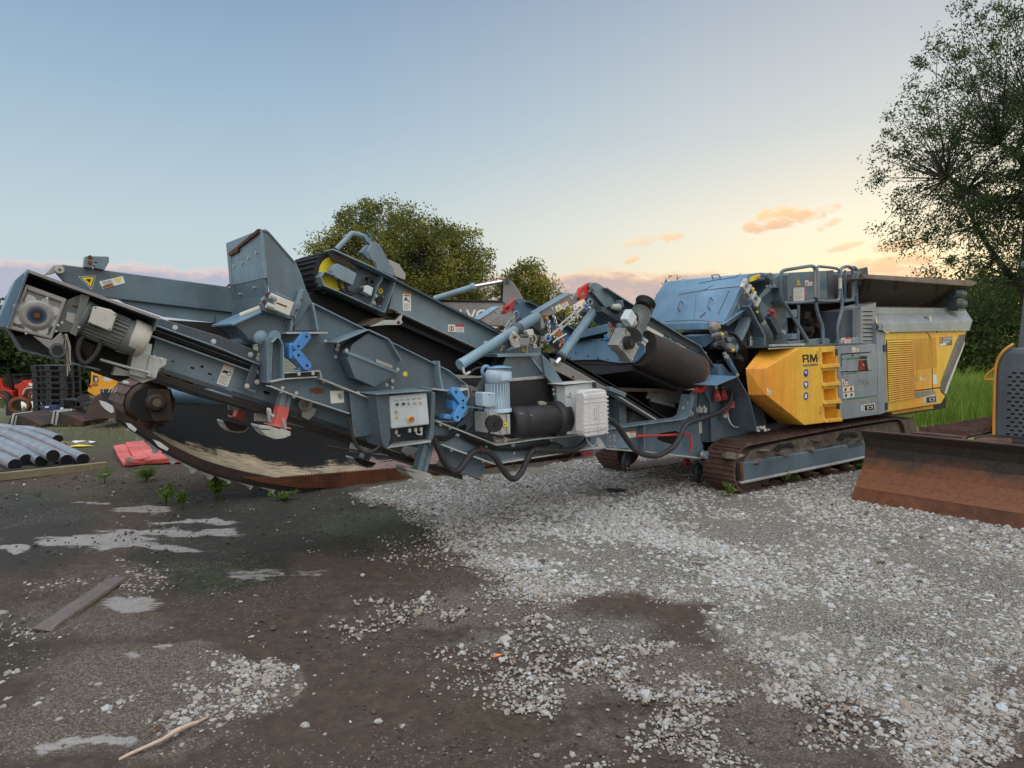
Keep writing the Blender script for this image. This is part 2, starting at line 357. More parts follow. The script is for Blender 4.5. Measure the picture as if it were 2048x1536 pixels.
def sticker(parent, q, w, kind='warn', name='warning_sticker', label=None):
    q = pp(q); b = MB(); b.prism([W(x, y, w) for x, y in q], -N * .002, 'white'); e = w - .0015
    if kind == 'warn':        # wide: pictogram left, banner and lines right
        b.rect(q, e, .45, .0, 1, .3, 'orange')
        for i in range(4): b.rect(q, e, .48, .42 + i * .14, .94 - .1 * (i % 2), .47 + i * .14, 'inkl')
        b.uvq(q, e, [(.06, .9), (.38, .9), (.22, .25)], 'signy'); b.uvq(q, e - .001, [(.16, .78), (.28, .78), (.22, .45)], 'ink')
    elif kind == 'danger':
        b.rect(q, e, .45, .0, 1, .34, 'signr')
        for i in range(4): b.rect(q, e, .48, .46 + i * .13, .95 - .12 * (i % 2), .50 + i * .13, 'inkl')
        b.uvq(q, e, [(.08, .85), (.2, .2), (.3, .2), (.26, .6), (.38, .9)], 'ink')
    elif kind == 'prohib':
        b.rect(q, e, .45, .0, 1, .3, 'signr')
        for i in range(4): b.rect(q, e, .5, .42 + i * .14, .95, .47 + i * .14, 'inkl')
        b.uvq(q, e, [(.22 + .17 * math.cos(a / 6 * math.pi), .55 + .38 * math.sin(a / 6 * math.pi)) for a in range(12)], 'signr')
        b.uvq(q, e - .001, [(.22 + .11 * math.cos(a / 6 * math.pi), .55 + .26 * math.sin(a / 6 * math.pi)) for a in range(12)], 'white')
        b.uvq(q, e - .002, [(.18, .35), (.26, .35), (.25, .8), (.19, .8)], 'ink')
    elif kind == 'tall':      # tall: banner on top, pictogram, lines
        b.rect(q, e, 0, 0, 1, .1, 'orange'); b.rect(q, e, .2, .16, .8, .2, 'ink')
        b.uvq(q, e, [(.15, .42), (.42, .26), (.55, .30), (.5, .36), (.85, .5), (.8, .54), (.45, .42), (.2, .47)], 'ink')
        for i in range(7): b.rect(q, e, .12, .62 + i * .05, .86 - .2 * (i % 3 == 2), .637 + i * .05, 'inkl')
    elif kind == 'hand':
        b.rect(q, e, 0, 0, 1, .1, 'orange')
        b.uvq(q, e, [(.08, .40), (.25, .32), (.6, .33), (.5, .44), (.1, .45)], 'ink')
        b.uvq(q, e, [(.72 + .2 * math.cos(a / 6 * math.pi), .42 + .1 * math.sin(a / 6 * math.pi)) for a in range(12)], 'ink')
        b.uvq(q, e - .001, [(.72 + .14 * math.cos(a / 6 * math.pi), .42 + .07 * math.sin(a / 6 * math.pi)) for a in range(12)], 'white')
        for i in range(8): b.rect(q, e, .1, .58 + i * .048, .88 - .25 * (i % 3 == 2), .595 + i * .048, 'inkl')
    elif kind == 'plate':
        for i in range(7): b.rect(q, e, .6, .25 + i * .07, .93, .275 + i * .07, 'ink')
        for i in range(3): b.rect(q, e, .55 + .02 * i, .3 + i * .12, .7, .34 + i * .12, 'ink')
    elif kind == 'table':
        b.rect(q, e, 0, 0, 1, .04, 'signr'); b.rect(q, e, 0, .96, 1, 1, 'signr'); b.rect(q, e, 0, .04, .05, .96, 'signr'); b.rect(q, e, .95, .04, 1, .96, 'signr')
        for i in range(9): b.rect(q, e, .12, .1 + i * .09, .88 - .2 * (i % 4 == 0), .125 + i * .09, 'inkl')
    elif kind == 'grid':
        for i in range(2):
            b.rect(q, e, 0, .48 * i, 1, .48 * i + .1, 'orange')
            for j in range(2): b.uvq(q, e, [(.12 + .5 * j, .42 + .48 * i), (.2 + .5 * j, .18 + .48 * i), (.36 + .5 * j, .2 + .48 * i), (.3 + .5 * j, .44 + .48 * i)], 'ink')
    o = b.build(name, parent)
    if label: o['label'] = label
    return o
def tri(parent, q, w, name='warning_triangle'):
    q = pp(q); P = [W(x, y, w) for x, y in q]; c = sum(P, Vector()) / 3; b = MB()
    b.prism(P, -N * .002, 'white'); b.prism([c + (p - c) * .9 + N * .001 for p in P], -N * .002, 'ink'); b.prism([c + (p - c) * .72 + N * .002 for p in P], -N * .002, 'signy')
    m = [c + (p - c) * .3 for p in P]; d = (P[0] + P[1]) / 2 - P[2]
    b.prism([m[0] + N * .003, m[1] + N * .003, m[2] + N * .003], -N * .002, 'ink'); return b.build(name, parent)
def lube(parent, x, y, w, r=5, mat='signy', dot=True, name='grease_marker'):
    b = MB(); b.disc(x, y, w, r, mat, .004); 
    if dot: b.disc(x, y, w - .004, r * .35, 'ink', .002)
    return b.build(name, parent)
# ---------------------------------------------------------------- camera, sun, sky
cam = bpy.data.cameras.new('camera'); co_ = bpy.data.objects.new('camera', cam); COL.objects.link(co_); SC.camera = co_
cam.sensor_width = 36; cam.lens = 36 * FOC / 2048; cam.clip_end = 5000; cam.clip_start = .05
co_.location = (0, 0, EYE); co_.rotation_euler = (R(90) - PIT, 0, 0)
SUN_AZ, SUN_EL = R(31), R(4)
sl = bpy.data.lights.new('sun', 'SUN'); sl.energy = 1.0; sl.angle = R(10); sl.color = (1, .74, .46)
so = bpy.data.objects.new('sun', sl); COL.objects.link(so); so.rotation_euler = (R(90) - SUN_EL, 0, -SUN_AZ + math.pi)
so.rotation_euler = Vector((math.sin(SUN_AZ) * math.cos(SUN_EL), math.cos(SUN_AZ) * math.cos(SUN_EL), math.sin(SUN_EL))).to_track_quat('Z', 'Y').to_euler()
SC.view_settings.view_transform = 'Standard'; SC.view_settings.look = 'None'; SC.view_settings.exposure = .12; SC.view_settings.gamma = 1
SC.view_settings.use_curve_mapping = False
wd = bpy.data.worlds.new('World'); SC.world = wd; wd.use_nodes = True
def build_sky():
    t = wd.node_tree; L = t.links.new; bg = t.nodes['Background']
    g = nd(t, 'ShaderNodeTexCoord').outputs['Generated']; s = nd(t, 'ShaderNodeSeparateXYZ'); L(g, s.inputs[0])
    def M(op, a, b=None, c=None, clamp=False):
        n = nd(t, 'ShaderNodeMath', operation=op); n.use_clamp = clamp
        for i, v in enumerate((a, b, c)):
            if v is None: continue
            if hasattr(v, 'is_output'): L(v, n.inputs[i])
            else: n.inputs[i].default_value = v
        return n.outputs[0]
    az = M('MULTIPLY', M('ARCTAN2', s.outputs[0], s.outputs[1]), 57.2958)      # degrees right of ahead
    el = M('MULTIPLY', M('ARCSINE', s.outputs[2]), 57.2958)
    e01 = M('DIVIDE', el, 90., clamp=True)
    left = ramp(t, e01, [(.0, (.58, .66, .70)), (.09, (.53, .65, .70)), (.20, (.34, .48, .62)), (.30, (.215, .33, .49)), (.45, (.20, .30, .46)), (1, (.30, .38, .50))])
    right = ramp(t, e01, [(.0, (1.12, .70, .27)), (.03, (1.14, .82, .42)), (.065, (1.12, .95, .62)), (.10, (1.02, .93, .72)), (.17, (.70, .72, .69)), (.30, (.43, .48, .57)), (.45, (.30, .37, .50)), (1, (.30, .38, .50))])
    fr = M('MULTIPLY_ADD', az, 1 / 62., .52, clamp=True)
    mr = nd(t, 'ShaderNodeMapRange', interpolation_type='SMOOTHSTEP'); L(az, mr.inputs[0]); mr.inputs[1].default_value = -24; mr.inputs[2].default_value = 38
    sky = mix(t, mr.outputs[0], left, right)
    # behind the viewer: the bright sky opposite the sunset
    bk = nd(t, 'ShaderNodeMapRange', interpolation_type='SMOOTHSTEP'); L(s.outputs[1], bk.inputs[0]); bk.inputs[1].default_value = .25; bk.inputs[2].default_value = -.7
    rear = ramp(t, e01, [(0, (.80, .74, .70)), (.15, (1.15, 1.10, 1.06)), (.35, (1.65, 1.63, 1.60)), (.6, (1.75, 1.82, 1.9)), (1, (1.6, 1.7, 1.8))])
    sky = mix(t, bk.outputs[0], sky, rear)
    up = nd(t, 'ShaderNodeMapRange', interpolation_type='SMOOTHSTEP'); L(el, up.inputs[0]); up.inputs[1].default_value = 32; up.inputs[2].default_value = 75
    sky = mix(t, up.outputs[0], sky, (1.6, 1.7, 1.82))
    ns = nd(t, 'ShaderNodeTexSky', sky_type='NISHITA'); ns.sun_disc = False; ns.sun_elevation = SUN_EL; ns.sun_rotation = SUN_AZ
    ns.air_density = 1.2; ns.dust_density = 1.0
    sky = mix(t, .92, mix(t, .05, (0, 0, 0), ns.outputs[0]), sky)
    # clouds, laid out by bearing and elevation
    cv = nd(t, 'ShaderNodeCombineXYZ'); L(az, cv.inputs[0]); L(el, cv.inputs[1])
    mp = nd(t, 'ShaderNodeMapping'); mp.inputs['Scale'].default_value = (.22, .5, 1); L(cv.outputs[0], mp.inputs['Vector'])
    n1 = noise(t, mp.outputs[0], 1.0, 7, .55); n2 = noise(t, mp.outputs[0], 2.7, 6, .6)
    top = M('MULTIPLY_ADD', n1, 3.2, 4.15)                       # cloud bank's upper edge in degrees
    d = M('SUBTRACT', top, el)
    bank = M('MULTIPLY', d, 2.2, clamp=True)
    fade = nd(t, 'ShaderNodeMapRange', interpolation_type='SMOOTHSTEP'); L(az, fade.inputs[0]); fade.inputs[1].default_value = 21; fade.inputs[2].default_value = 12
    rl = nd(t, 'ShaderNodeMapRange', interpolation_type='SMOOTHSTEP'); L(az, rl.inputs[0]); rl.inputs[1].default_value = -22; rl.inputs[2].default_value = 8
    body = mix(t, rl.outputs[0], (.42, .44, .54), (.52, .42, .41))
    lit = mix(t, rl.outputs[0], (.95, .62, .50), (1.08, .66, .34))
    edge = M('SUBTRACT', 1.0, M('MULTIPLY', M('SUBTRACT', d, M('MULTIPLY', n2, .35)), 2.0, clamp=True), clamp=True)
    inner = M('MULTIPLY', M('SUBTRACT', n2, .50, clamp=True), 2.6, clamp=True)
    col = mix(t, M('MAXIMUM', M('MULTIPLY', edge, .75), M('MULTIPLY', inner, M('MULTIPLY', rl.outputs[0], .55))), body, lit)
    fm = M('MULTIPLY', M('MULTIPLY', bank, fade.outputs[0]), .93)
    nb = nd(t, 'ShaderNodeMapRange', interpolation_type='SMOOTHSTEP'); L(s.outputs[1], nb.inputs[0]); nb.inputs[1].default_value = .2; nb.inputs[2].default_value = .5
    sky = mix(t, M('MULTIPLY', fm, nb.outputs[0]), sky, col)
    for a0, e0, ra, re, sl_, st in ((20.4, 9.3, 3.9, .95, .16, 1.), (27.5, 5.6, 4.0, 1.0, .1, .9), (12.5, 8.2, 1.2, .5, .25, .7), (23.6, 8.6, 1.0, .4, .3, .7), (10.4, 8.0, 2.3, .5, .2, .45), (9.4, 6.6, .8, .32, .3, .8), (24.5, 7.0, 1.6, .3, .2, .6), (28.0, 6.9, 2.4, .5, .1, .8), (29., 4.4, 3.5, .8, .1, .7)):
        da = M('SUBTRACT', az, a0); de = M('SUBTRACT', M('SUBTRACT', el, e0), M('MULTIPLY', da, sl_))
        q = M('ADD', M('POWER', M('DIVIDE', da, ra), 2.), M('POWER', M('DIVIDE', de, re), 2.))
        q = M('SUBTRACT', M('MULTIPLY_ADD', n2, 3.4, -.95), q, clamp=True)
        q = M('MULTIPLY', M('MULTIPLY', q, 1.7, clamp=True), st)
        cc = mix(t, M('MULTIPLY_ADD', de, .9 / re * .5, .5, clamp=True), (.80, .50, .36), (1.08, .74, .36))
        sky = mix(t, M('MULTIPLY', q, nb.outputs[0]), sky, cc)
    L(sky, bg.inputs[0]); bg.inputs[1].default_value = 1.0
build_sky()
# ---------------------------------------------------------------- numeric helpers
def vnoise(x, y, sc, seed=0, oct=3):
    out = 0; amp = 1; tot = 0
    for o in range(oct):
        r = np.random.default_rng(seed + o).random((256, 256)); X = x * sc * 2 ** o; Y = y * sc * 2 ** o
        xi = np.floor(X).astype(int); yi = np.floor(Y).astype(int); fx = X - xi; fy = Y - yi; fx = fx * fx * (3 - 2 * fx); fy = fy * fy * (3 - 2 * fy)
        a = r[xi % 256, yi % 256]; b = r[(xi + 1) % 256, yi % 256]; c = r[xi % 256, (yi + 1) % 256]; d = r[(xi + 1) % 256, (yi + 1) % 256]
        out = out + amp * (a * (1 - fx) * (1 - fy) + b * fx * (1 - fy) + c * (1 - fx) * fy + d * fx * fy); tot += amp; amp *= .55
    return out / tot
def inpoly(x, y, P):
    r = np.zeros(x.shape, bool); n = len(P)
    for i in range(n):
        x0, y0 = P[i]; x1, y1 = P[(i + 1) % n]
        if y0 == y1: continue
        c = ((y0 > y) != (y1 > y)) & (x < (x1 - x0) * (y - y0) / (y1 - y0) + x0); r ^= c
    return r
def image_px(x, y):   # site position -> image pixel coordinates
    c, s = math.cos(PIT), math.sin(PIT); f = y * c + EYE * s; u = y * s - EYE * c
    ok = f > .3; f = np.where(ok, f, 1.); return np.where(ok, 1024 + FOC * x / f, -9e4), np.where(ok, 768 - FOC * u / f, 9e4)
GRAVEL = pp('700,992 760,976 860,958 960,952 1040,942 1180,915 1240,890 1500,870 1700,890 1900,880 2600,900 2600,1330 2048,1335 1930,1395 1800,1425 1680,1395 1570,1335 1500,1300 1440,1268 1400,1215 1330,1195 1260,1180 1190,1170 1120,1195 1050,1195 1000,1178 960,1125 880,1062 800,1018')
BLOB = dict(
    coarse=[(990, 1212, 175, 42, .85), (1320, 1340, 190, 55, .9), (1440, 1370, 160, 60, .75), (1600, 1420, 130, 55, .4), (1930, 1450, 190, 95, .95), (440, 1380, 140, 62, 1.), (330, 1350, 120, 50, .9), (260, 1390, 250, 100, .6), (180, 1240, 190, 45, .45), (110, 1470, 180, 80, .5), (200, 1165, 130, 40, .3), (1080, 1395, 120, 50, .35), (1250, 1500, 160, 40, .25), (300, 1480, 150, 50, .4), (740, 1230, 100, 50, .18), (860, 1105, 220, 30, .12), (1100, 1340, 250, 100, .18), (1500, 1480, 300, 60, .3)],
    sand=[(195, 1078, 95, 13, 1), (290, 1022, 60, 6, 1), (350, 1060, 130, 7, 1), (400, 1038, 95, 4, 1), (270, 1095, 120, 8, 1), (350, 1098, 62, 6, 1), (275, 1205, 75, 16, 1), (38, 1092, 32, 6, 1), (8, 1225, 22, 9, .9), (210, 1505, 55, 16, .9), (140, 1503, 45, 12, .9), (220, 1332, 24, 10, .9), (305, 1300, 24, 9, .9), (505, 1145, 75, 11, .6), (190, 1008, 30, 3, 1), (620, 1145, 40, 8, .5)],
    wet=[(620, 1050, 330, 60, 1), (40, 1060, 160, 90, .8), (420, 1120, 200, 70, .9), (850, 1050, 120, 40, .9), (560, 1000, 300, 22, 1), (1300, 1012, 90, 16, .5), (20, 1290, 90, 90, .5)],
    green=[(800, 1050, 200, 40, .8), (430, 1150, 150, 30, .6), (1010, 1430, 120, 40, .35), (150, 985, 200, 20, .5), (120, 880, 220, 40, .7), (1250, 1000, 60, 10, .5)],
    greyp=[(1190, 1265, 130, 45, .9), (1010, 1285, 120, 30, .7), (1560, 1500, 350, 60, .4), (1700, 1300, 200, 40, .3), (1300, 1480, 260, 60, .35)])
def masks(x, y):
    nx = vnoise(x, y, 1.7, 3, 4) - .5; ny = vnoise(x, y, 1.7, 23, 4) - .5; fn = vnoise(x, y, 7, 51, 3) - .5
    px, py = image_px(x + nx * .35 + fn * .1, y + ny * .5 + fn * .12); out = {}; g = 0
    for ox, oy in ((0, 0), (.08, .03), (-.07, .05), (.03, -.10), (-.03, .12), (.13, .09), (-.13, -.09), (.05, .2), (-.05, -.2)):
        qx, qy = image_px(x + nx * .4 + fn * .14 + ox, y + ny * .55 + fn * .16 + oy); g = g + inpoly(qx, qy, GRAVEL) / 9.
    out['gravel'] = g
    for k, bl in BLOB.items():
        m = np.zeros(x.shape)
        for cx, cy, rx, ry, s in bl:
            q = ((px - cx) / rx) ** 2 + ((py - cy) / ry) ** 2; m = np.maximum(m, s * np.clip(1.35 - q, 0, 1) if k != 'sand' else s * np.clip((1.7 - q) * .9, 0, 1))
        out[k] = m
    return out
# ---------------------------------------------------------------- ground
def build_ground():
    th = np.concatenate([np.linspace(-180, -52, 44, endpoint=False), np.linspace(-52, 52, 520, endpoint=False), np.linspace(52, 180, 44, endpoint=False)]) * math.pi / 180
    rr = [.7]
    while rr[-1] < 22: rr.append(rr[-1] * 1.0105)
    while rr[-1] < 1500: rr.append(rr[-1] * 1.12)
    rr = np.array(rr); T, Q = np.meshgrid(th, rr); x = np.sin(T) * Q; y = np.cos(T) * Q; nT, nR = len(th), len(rr)
    near = np.clip((16 - Q) / 6, 0, 1); mk = masks(x, y)
    z = near * ((vnoise(x, y, .9, 5, 3) - .5) * .05 + (vnoise(x, y, 9, 9, 3) - .5) * .022 + (vnoise(x, y, 40, 19, 2) - .5) * .010 * np.clip((9 - Q) / 4, 0, 1))
    z += near * .012 * mk['gravel'] - near * .012 * mk['wet'] * (1 - mk['gravel'])
    z = np.where(Q > 30, z - .0, z)
    co = np.stack([x, y, z], -1).reshape(-1, 3); co = np.concatenate([co, [[0, 0, 0]]])
    i = np.arange(nR - 1)[:, None] * nT + np.arange(nT)[None]; j = np.arange(nR - 1)[:, None] * nT + (np.arange(nT)[None] + 1) % nT
    F = np.stack([i, j, j + nT, i + nT], -1).reshape(-1, 4); c = len(co) - 1
    me = bpy.data.meshes.new('ground'); me.from_pydata(co.tolist(), [], F[:, ::-1].tolist() + [[c, k, (k + 1) % nT][::-1] for k in range(nT)])
    me.polygons.foreach_set('use_smooth', [True] * len(me.polygons))
    for nm, ks in (('ma', ('gravel', 'sand', 'wet', 'green')), ('mb', ('coarse', 'greyp', 'far', 'right'))):
        a = me.color_attributes.new(nm, 'FLOAT_COLOR', 'POINT'); v = np.zeros((len(co), 4))
        for q, k in enumerate(ks):
            m = mk[k] if k in mk else (np.clip((Q - 13) / 8, 0, 1) if k == 'far' else np.clip((x - .48 * y) / 2., 0, 1) * np.clip((Q - 11) / 4, 0, 1))
            v[:-1, q] = m.reshape(-1)
        a.data.foreach_set('color', v.ravel())
    m, t, b = nt('ground_soil'); L = t.links.new; co = coords(t)
    A = nd(t, 'ShaderNodeVertexColor', layer_name='ma'); B = nd(t, 'ShaderNodeVertexColor', layer_name='mb')
    sa = nd(t, 'ShaderNodeSeparateColor'); L(A.outputs[0], sa.inputs[0]); sb = nd(t, 'ShaderNodeSeparateColor'); L(B.outputs[0], sb.inputs[0])
    n1 = noise(t, co, 1.3, 6, .6); n2 = noise(t, co, 11, 7, .7); n3 = noise(t, co, 70, 5, .75)
    soil = ramp(t, n2, [(.25, (.042, .029, .020)), (.5, (.082, .058, .042)), (.75, (.128, .095, .072))])
    soil = mix(t, ramp(t, n1, [(.35, (0, 0, 0)), (.7, (.6,) * 3)]), soil, (.076, .060, .044))
    vo = nd(t, 'ShaderNodeTexVoronoi', feature='F1', i_Scale=95., i_Randomness=1.); L(co, vo.inputs['Vector'])
    vc = nd(t, 'ShaderNodeSeparateColor'); L(vo.outputs['Color'], vc.inputs[0])
    peb = ramp(t, vc.outputs[0], [(0, (.14, .125, .10)), (.35, (.27, .25, .215)), (.7, (.41, .395, .365)), (1, (.56, .555, .53))])
    pe = ramp(t, vo.outputs['Distance'], [(.3, (1, 1, 1)), (.66, (.34, .30, .26))]); peb = mix(t, 1., peb, pe, 'MULTIPLY')
    def msk(src, nz, w, lo, hi):
        a = nd(t, 'ShaderNodeMath', operation='MULTIPLY_ADD'); L(nz, a.inputs[0]); a.inputs[1].default_value = w; L(src, a.inputs[2])
        s_ = nd(t, 'ShaderNodeMath', operation='MULTIPLY'); L(a.outputs[0], s_.inputs[0]); s_.inputs[1].default_value = .4
        return ramp(t, s_.outputs[0], [(lo * .4, (0, 0, 0)), (hi * .4, (1, 1, 1))])
    al = A.outputs[1]
    wet = msk(sa.outputs[2], n2, .6, .55, .95)
    c = mix(t, wet, soil, ramp(t, n2, [(.3, (.021, .019, .013)), (.7, (.052, .046, .032))]))
    c = mix(t, msk(al, n2, 1.8, 1.15, 2.0), c, ramp(t, n2, [(.3, (.035, .05, .016)), (.7, (.085, .105, .045))]))
    c = mix(t, msk(sb.outputs[1], n2, 1.2, .8, 1.6), c, mix(t, .5, peb, ramp(t, n3, [(.3, (.08, .072, .064)), (.7, (.19, .178, .165))])))
    mp6 = nd(t, 'ShaderNodeMapping'); mp6.inputs['Rotation'].default_value = (0, 0, -.35); mp6.inputs['Scale'].default_value = (3.2, 15, 1); L(co, mp6.inputs['Vector']); n6 = noise(t, mp6.outputs[0], 1.0, 9, .74, .6)
    spk = nd(t, 'ShaderNodeMath', operation='MULTIPLY'); L(vc.outputs[1], spk.inputs[0]); L(n1, spk.inputs[1])
    c = mix(t, ramp(t, spk.outputs[0], [(.46, (0, 0, 0)), (.5, (.8,) * 3)]), c, mix(t, .5, peb, soil))
    c = mix(t, msk(sb.outputs[0], n2, .9, .55, .95), c, mix(t, .62, peb, (.10, .07, .048)))
    c = mix(t, msk(sa.outputs[0], n2, .5, .45, .9), c, mix(t, ramp(t, n1, [(.45, (.0,) * 3), (.66, (.6,) * 3)]), peb, (.25, .225, .17)))
    c = mix(t, msk(sa.outputs[1], n6, 3.2, 2.05, 2.45), c, ramp(t, n2, [(.3, (.27, .25, .24)), (.7, (.45, .425, .41))]))
    far = ramp(t, noise(t, co, .35, 7, .65), [(.3, (.055, .075, .022)), (.5, (.13, .125, .075)), (.7, (.22, .21, .17))])
    c = mix(t, sb.outputs[2], c, far)
    fg = ramp(t, noise(t, coords(t, (.06, .5, 1)), 1.2, 6, .6), [(.3, (.07, .13, .02)), (.5, (.19, .25, .05)), (.7, (.34, .33, .11))])
    c = mix(t, B.outputs[1], c, fg)
    L(c, b.inputs['Base Color'])
    c = mix(t, msk(sa.outputs[1], n3, 1.5, 1.3, 1.9), c, mix(t, .5, peb, (.45, .42, .40))); L(c, b.inputs['Base Color'])
    L(mix(t, wet, (.92,) * 3, ramp(t, n2, [(.35, (.55,) * 3), (.7, (.85,) * 3)])), b.inputs['Roughness']); b.inputs['Specular IOR Level'].default_value = .3
    gb = mix(t, sa.outputs[0], n3, vo.outputs['Distance']); hb = nd(t, 'ShaderNodeMath', operation='ADD'); L(gb, hb.inputs[0]); L(n2, hb.inputs[1])
    bp = nd(t, 'ShaderNodeBump', i_Strength=.75, i_Distance=.012); L(hb.outputs[0], bp.inputs['Height']); L(bp.outputs[0], b.inputs['Normal'])
    me.materials.append(m); o = bpy.data.objects.new('ground', me); COL.objects.link(o); structure(o)
build_ground()
def mesh_np(name, co, faces, mat, tint=None, smooth=False, mats=None):
    me = bpy.data.meshes.new(name); nf, k = faces.shape
    me.vertices.add(len(co)); me.vertices.foreach_set('co', co.astype(np.float32).ravel())
    me.loops.add(nf * k); me.loops.foreach_set('vertex_index', faces.astype(np.int32).ravel())
    me.polygons.add(nf); me.polygons.foreach_set('loop_start', np.arange(0, nf * k, k, dtype=np.int32))
    me.polygons.foreach_set('use_smooth', np.full(nf, smooth)); me.update(calc_edges=True); me.validate()
    me.materials.append(MATS[mat])
    if tint is not None:
        a = me.attributes.new('tint', 'FLOAT', 'POINT'); a.data.foreach_set('value', tint.astype(np.float32))
    o = bpy.data.objects.new(name, me); COL.objects.link(o); return o
# ---------------------------------------------------------------- loose stones
m, t, b = nt('stone'); _a = nd(t, 'ShaderNodeAttribute', attribute_name='tint'); _n = noise(t, coords(t), 90, 4, .7)
_c = ramp(t, _a.outputs['Fac'], [(0, (.075, .056, .042)), (.10, (.10, .078, .06)), (.22, (.30, .25, .20)), (.45, (.345, .325, .295)), (.7, (.43, .432, .42)), (.88, (.455, .495, .52)), (1, (.60, .60, .585))])
_c = mix(t, .35, _c, ramp(t, _n, [(.3, (.25, .22, .19)), (.7, (.75, .74, .73))]), 'OVERLAY'); t.links.new(_c, b.inputs['Base Color']); b.inputs['Roughness'].default_value = .85
def ico(sub):
    bm = bmesh.new(); bmesh.ops.create_icosphere(bm, subdivisions=sub, radius=1); bm.verts.index_update()
    v = np.array([list(q.co) for q in bm.verts]); f = np.array([[q.index for q in g.verts] for g in bm.faces]); bm.free(); return v, f
def stones(name, x, y, r, tint, sub, lift=.3):
    V, Fc = ico(sub); n = len(x); nv = len(V); rg = RNG
    var = [V * (1 + rg.normal(0, .16 if sub > 1 else .13, (nv, 1))) for _ in range(14)]; var = np.stack(var)
    P = var[rg.integers(0, 14, n)] * np.stack([rg.uniform(.75, 1.35, n), rg.uniform(.65, 1.05, n), rg.uniform(.45, .8, n)], -1)[:, None]
    a = rg.uniform(0, 6.283, n); tl = rg.normal(0, .3, n); ca, sa, ct, st = np.cos(a), np.sin(a), np.cos(tl), np.sin(tl)
    X = P[..., 0] * ct[:, None] - P[..., 2] * st[:, None]; Zz = P[..., 0] * st[:, None] + P[..., 2] * ct[:, None]; Y = P[..., 1]
    co = np.stack([(X * ca[:, None] - Y * sa[:, None]) * r[:, None] + x[:, None], (X * sa[:, None] + Y * ca[:, None]) * r[:, None] + y[:, None], (Zz + lift) * r[:, None]], -1)
    Fa = (Fc[None] + (np.arange(n) * nv)[:, None, None]).reshape(-1, 3)
    o = mesh_np(name, co.reshape(-1, 3), Fa, 'stone', np.repeat(tint, nv)); return o
def scatter_stones():
    n = 480000; th = RNG.uniform(-.72, .72, n); lr = RNG.uniform(math.log(2.2), math.log(13), n); q = np.exp(lr); x = np.sin(th) * q; y = np.cos(th) * q
    mk = masks(x, y); cl = vnoise(x, y, 2.6, 77, 3); cl2 = vnoise(x, y, .8, 87, 3)
    sx_, sy_ = image_px(x, y); band = np.exp(-(((sx_ - 1260 - .55 * (sy_ - 1090)) / 330) ** 2 + ((sy_ - 1100) / 150) ** 2)); band = np.maximum(band, .9 * np.exp(-(((sx_ - 870) / 160) ** 2 + ((sy_ - 1020) / 70) ** 2)))
    p = np.clip(.40 + .62 * band + .7 * (cl2 - .45), .2, 1.) * np.clip(1.25 * mk['gravel'] - .1, 0, 1)
    p = np.maximum(p, mk['coarse'] * np.clip((cl - .36) * 4.2, .05, 1) * .80); p0 = p.copy(); p = np.maximum(p, .022 + .02 * (cl > .55))
    keep = RNG.random(n) < p; g = mk['gravel'][keep]; x, y, q = x[keep], y[keep], q[keep]; g = mk['gravel'][keep]; n = len(x)
    r = .0060 * np.exp(RNG.normal(0, .42, n)) * (.62 + .17 * q); r = np.where(g > .5, r, r * .80); r = np.clip(r, .0035, .032)
    tint = np.clip(RNG.normal(.40, .20, n) + .10 * g + .14 * g * band[keep] - .02, 0, 1); clod = (p0[keep] < .03) & (RNG.random(n) < .88); tint = np.where(clod, RNG.uniform(-.0, .10, n), tint); r = np.where(clod, r * .8, r)
    big = q < 4.6
    tag(stones('gravel', x[~big], y[~big], r[~big], tint[~big], 1, .28), 'pale crushed limestone gravel spread over the yard', 'gravel', kind='stuff')
    tag(stones('pebbles', x[big], y[big], r[big] * 1.1, tint[big], 2, .2), 'loose limestone pebbles scattered over the brown soil', 'pebbles', kind='stuff')
    n = 4200; th = RNG.uniform(-.7, .7, n); q = np.exp(RNG.uniform(math.log(2.5), math.log(8), n)); x = np.sin(th) * q; y = np.cos(th) * q; mk = masks(x, y)
    k = RNG.random(n) < np.maximum(mk['coarse'] * 1.0 * (vnoise(x, y, 2.6, 77, 3) > .45), mk['gravel'] * .10); x, y = x[k], y[k]
    r = .016 * np.exp(RNG.normal(0, .32, len(x))); tint = np.clip(RNG.normal(.52, .17, len(x)), 0, 1)
    tag(stones('rubble_stones', x, y, r, tint, 2), 'larger chunks of crushed limestone lying on the soil', 'stones', kind='stuff')
scatter_stones()
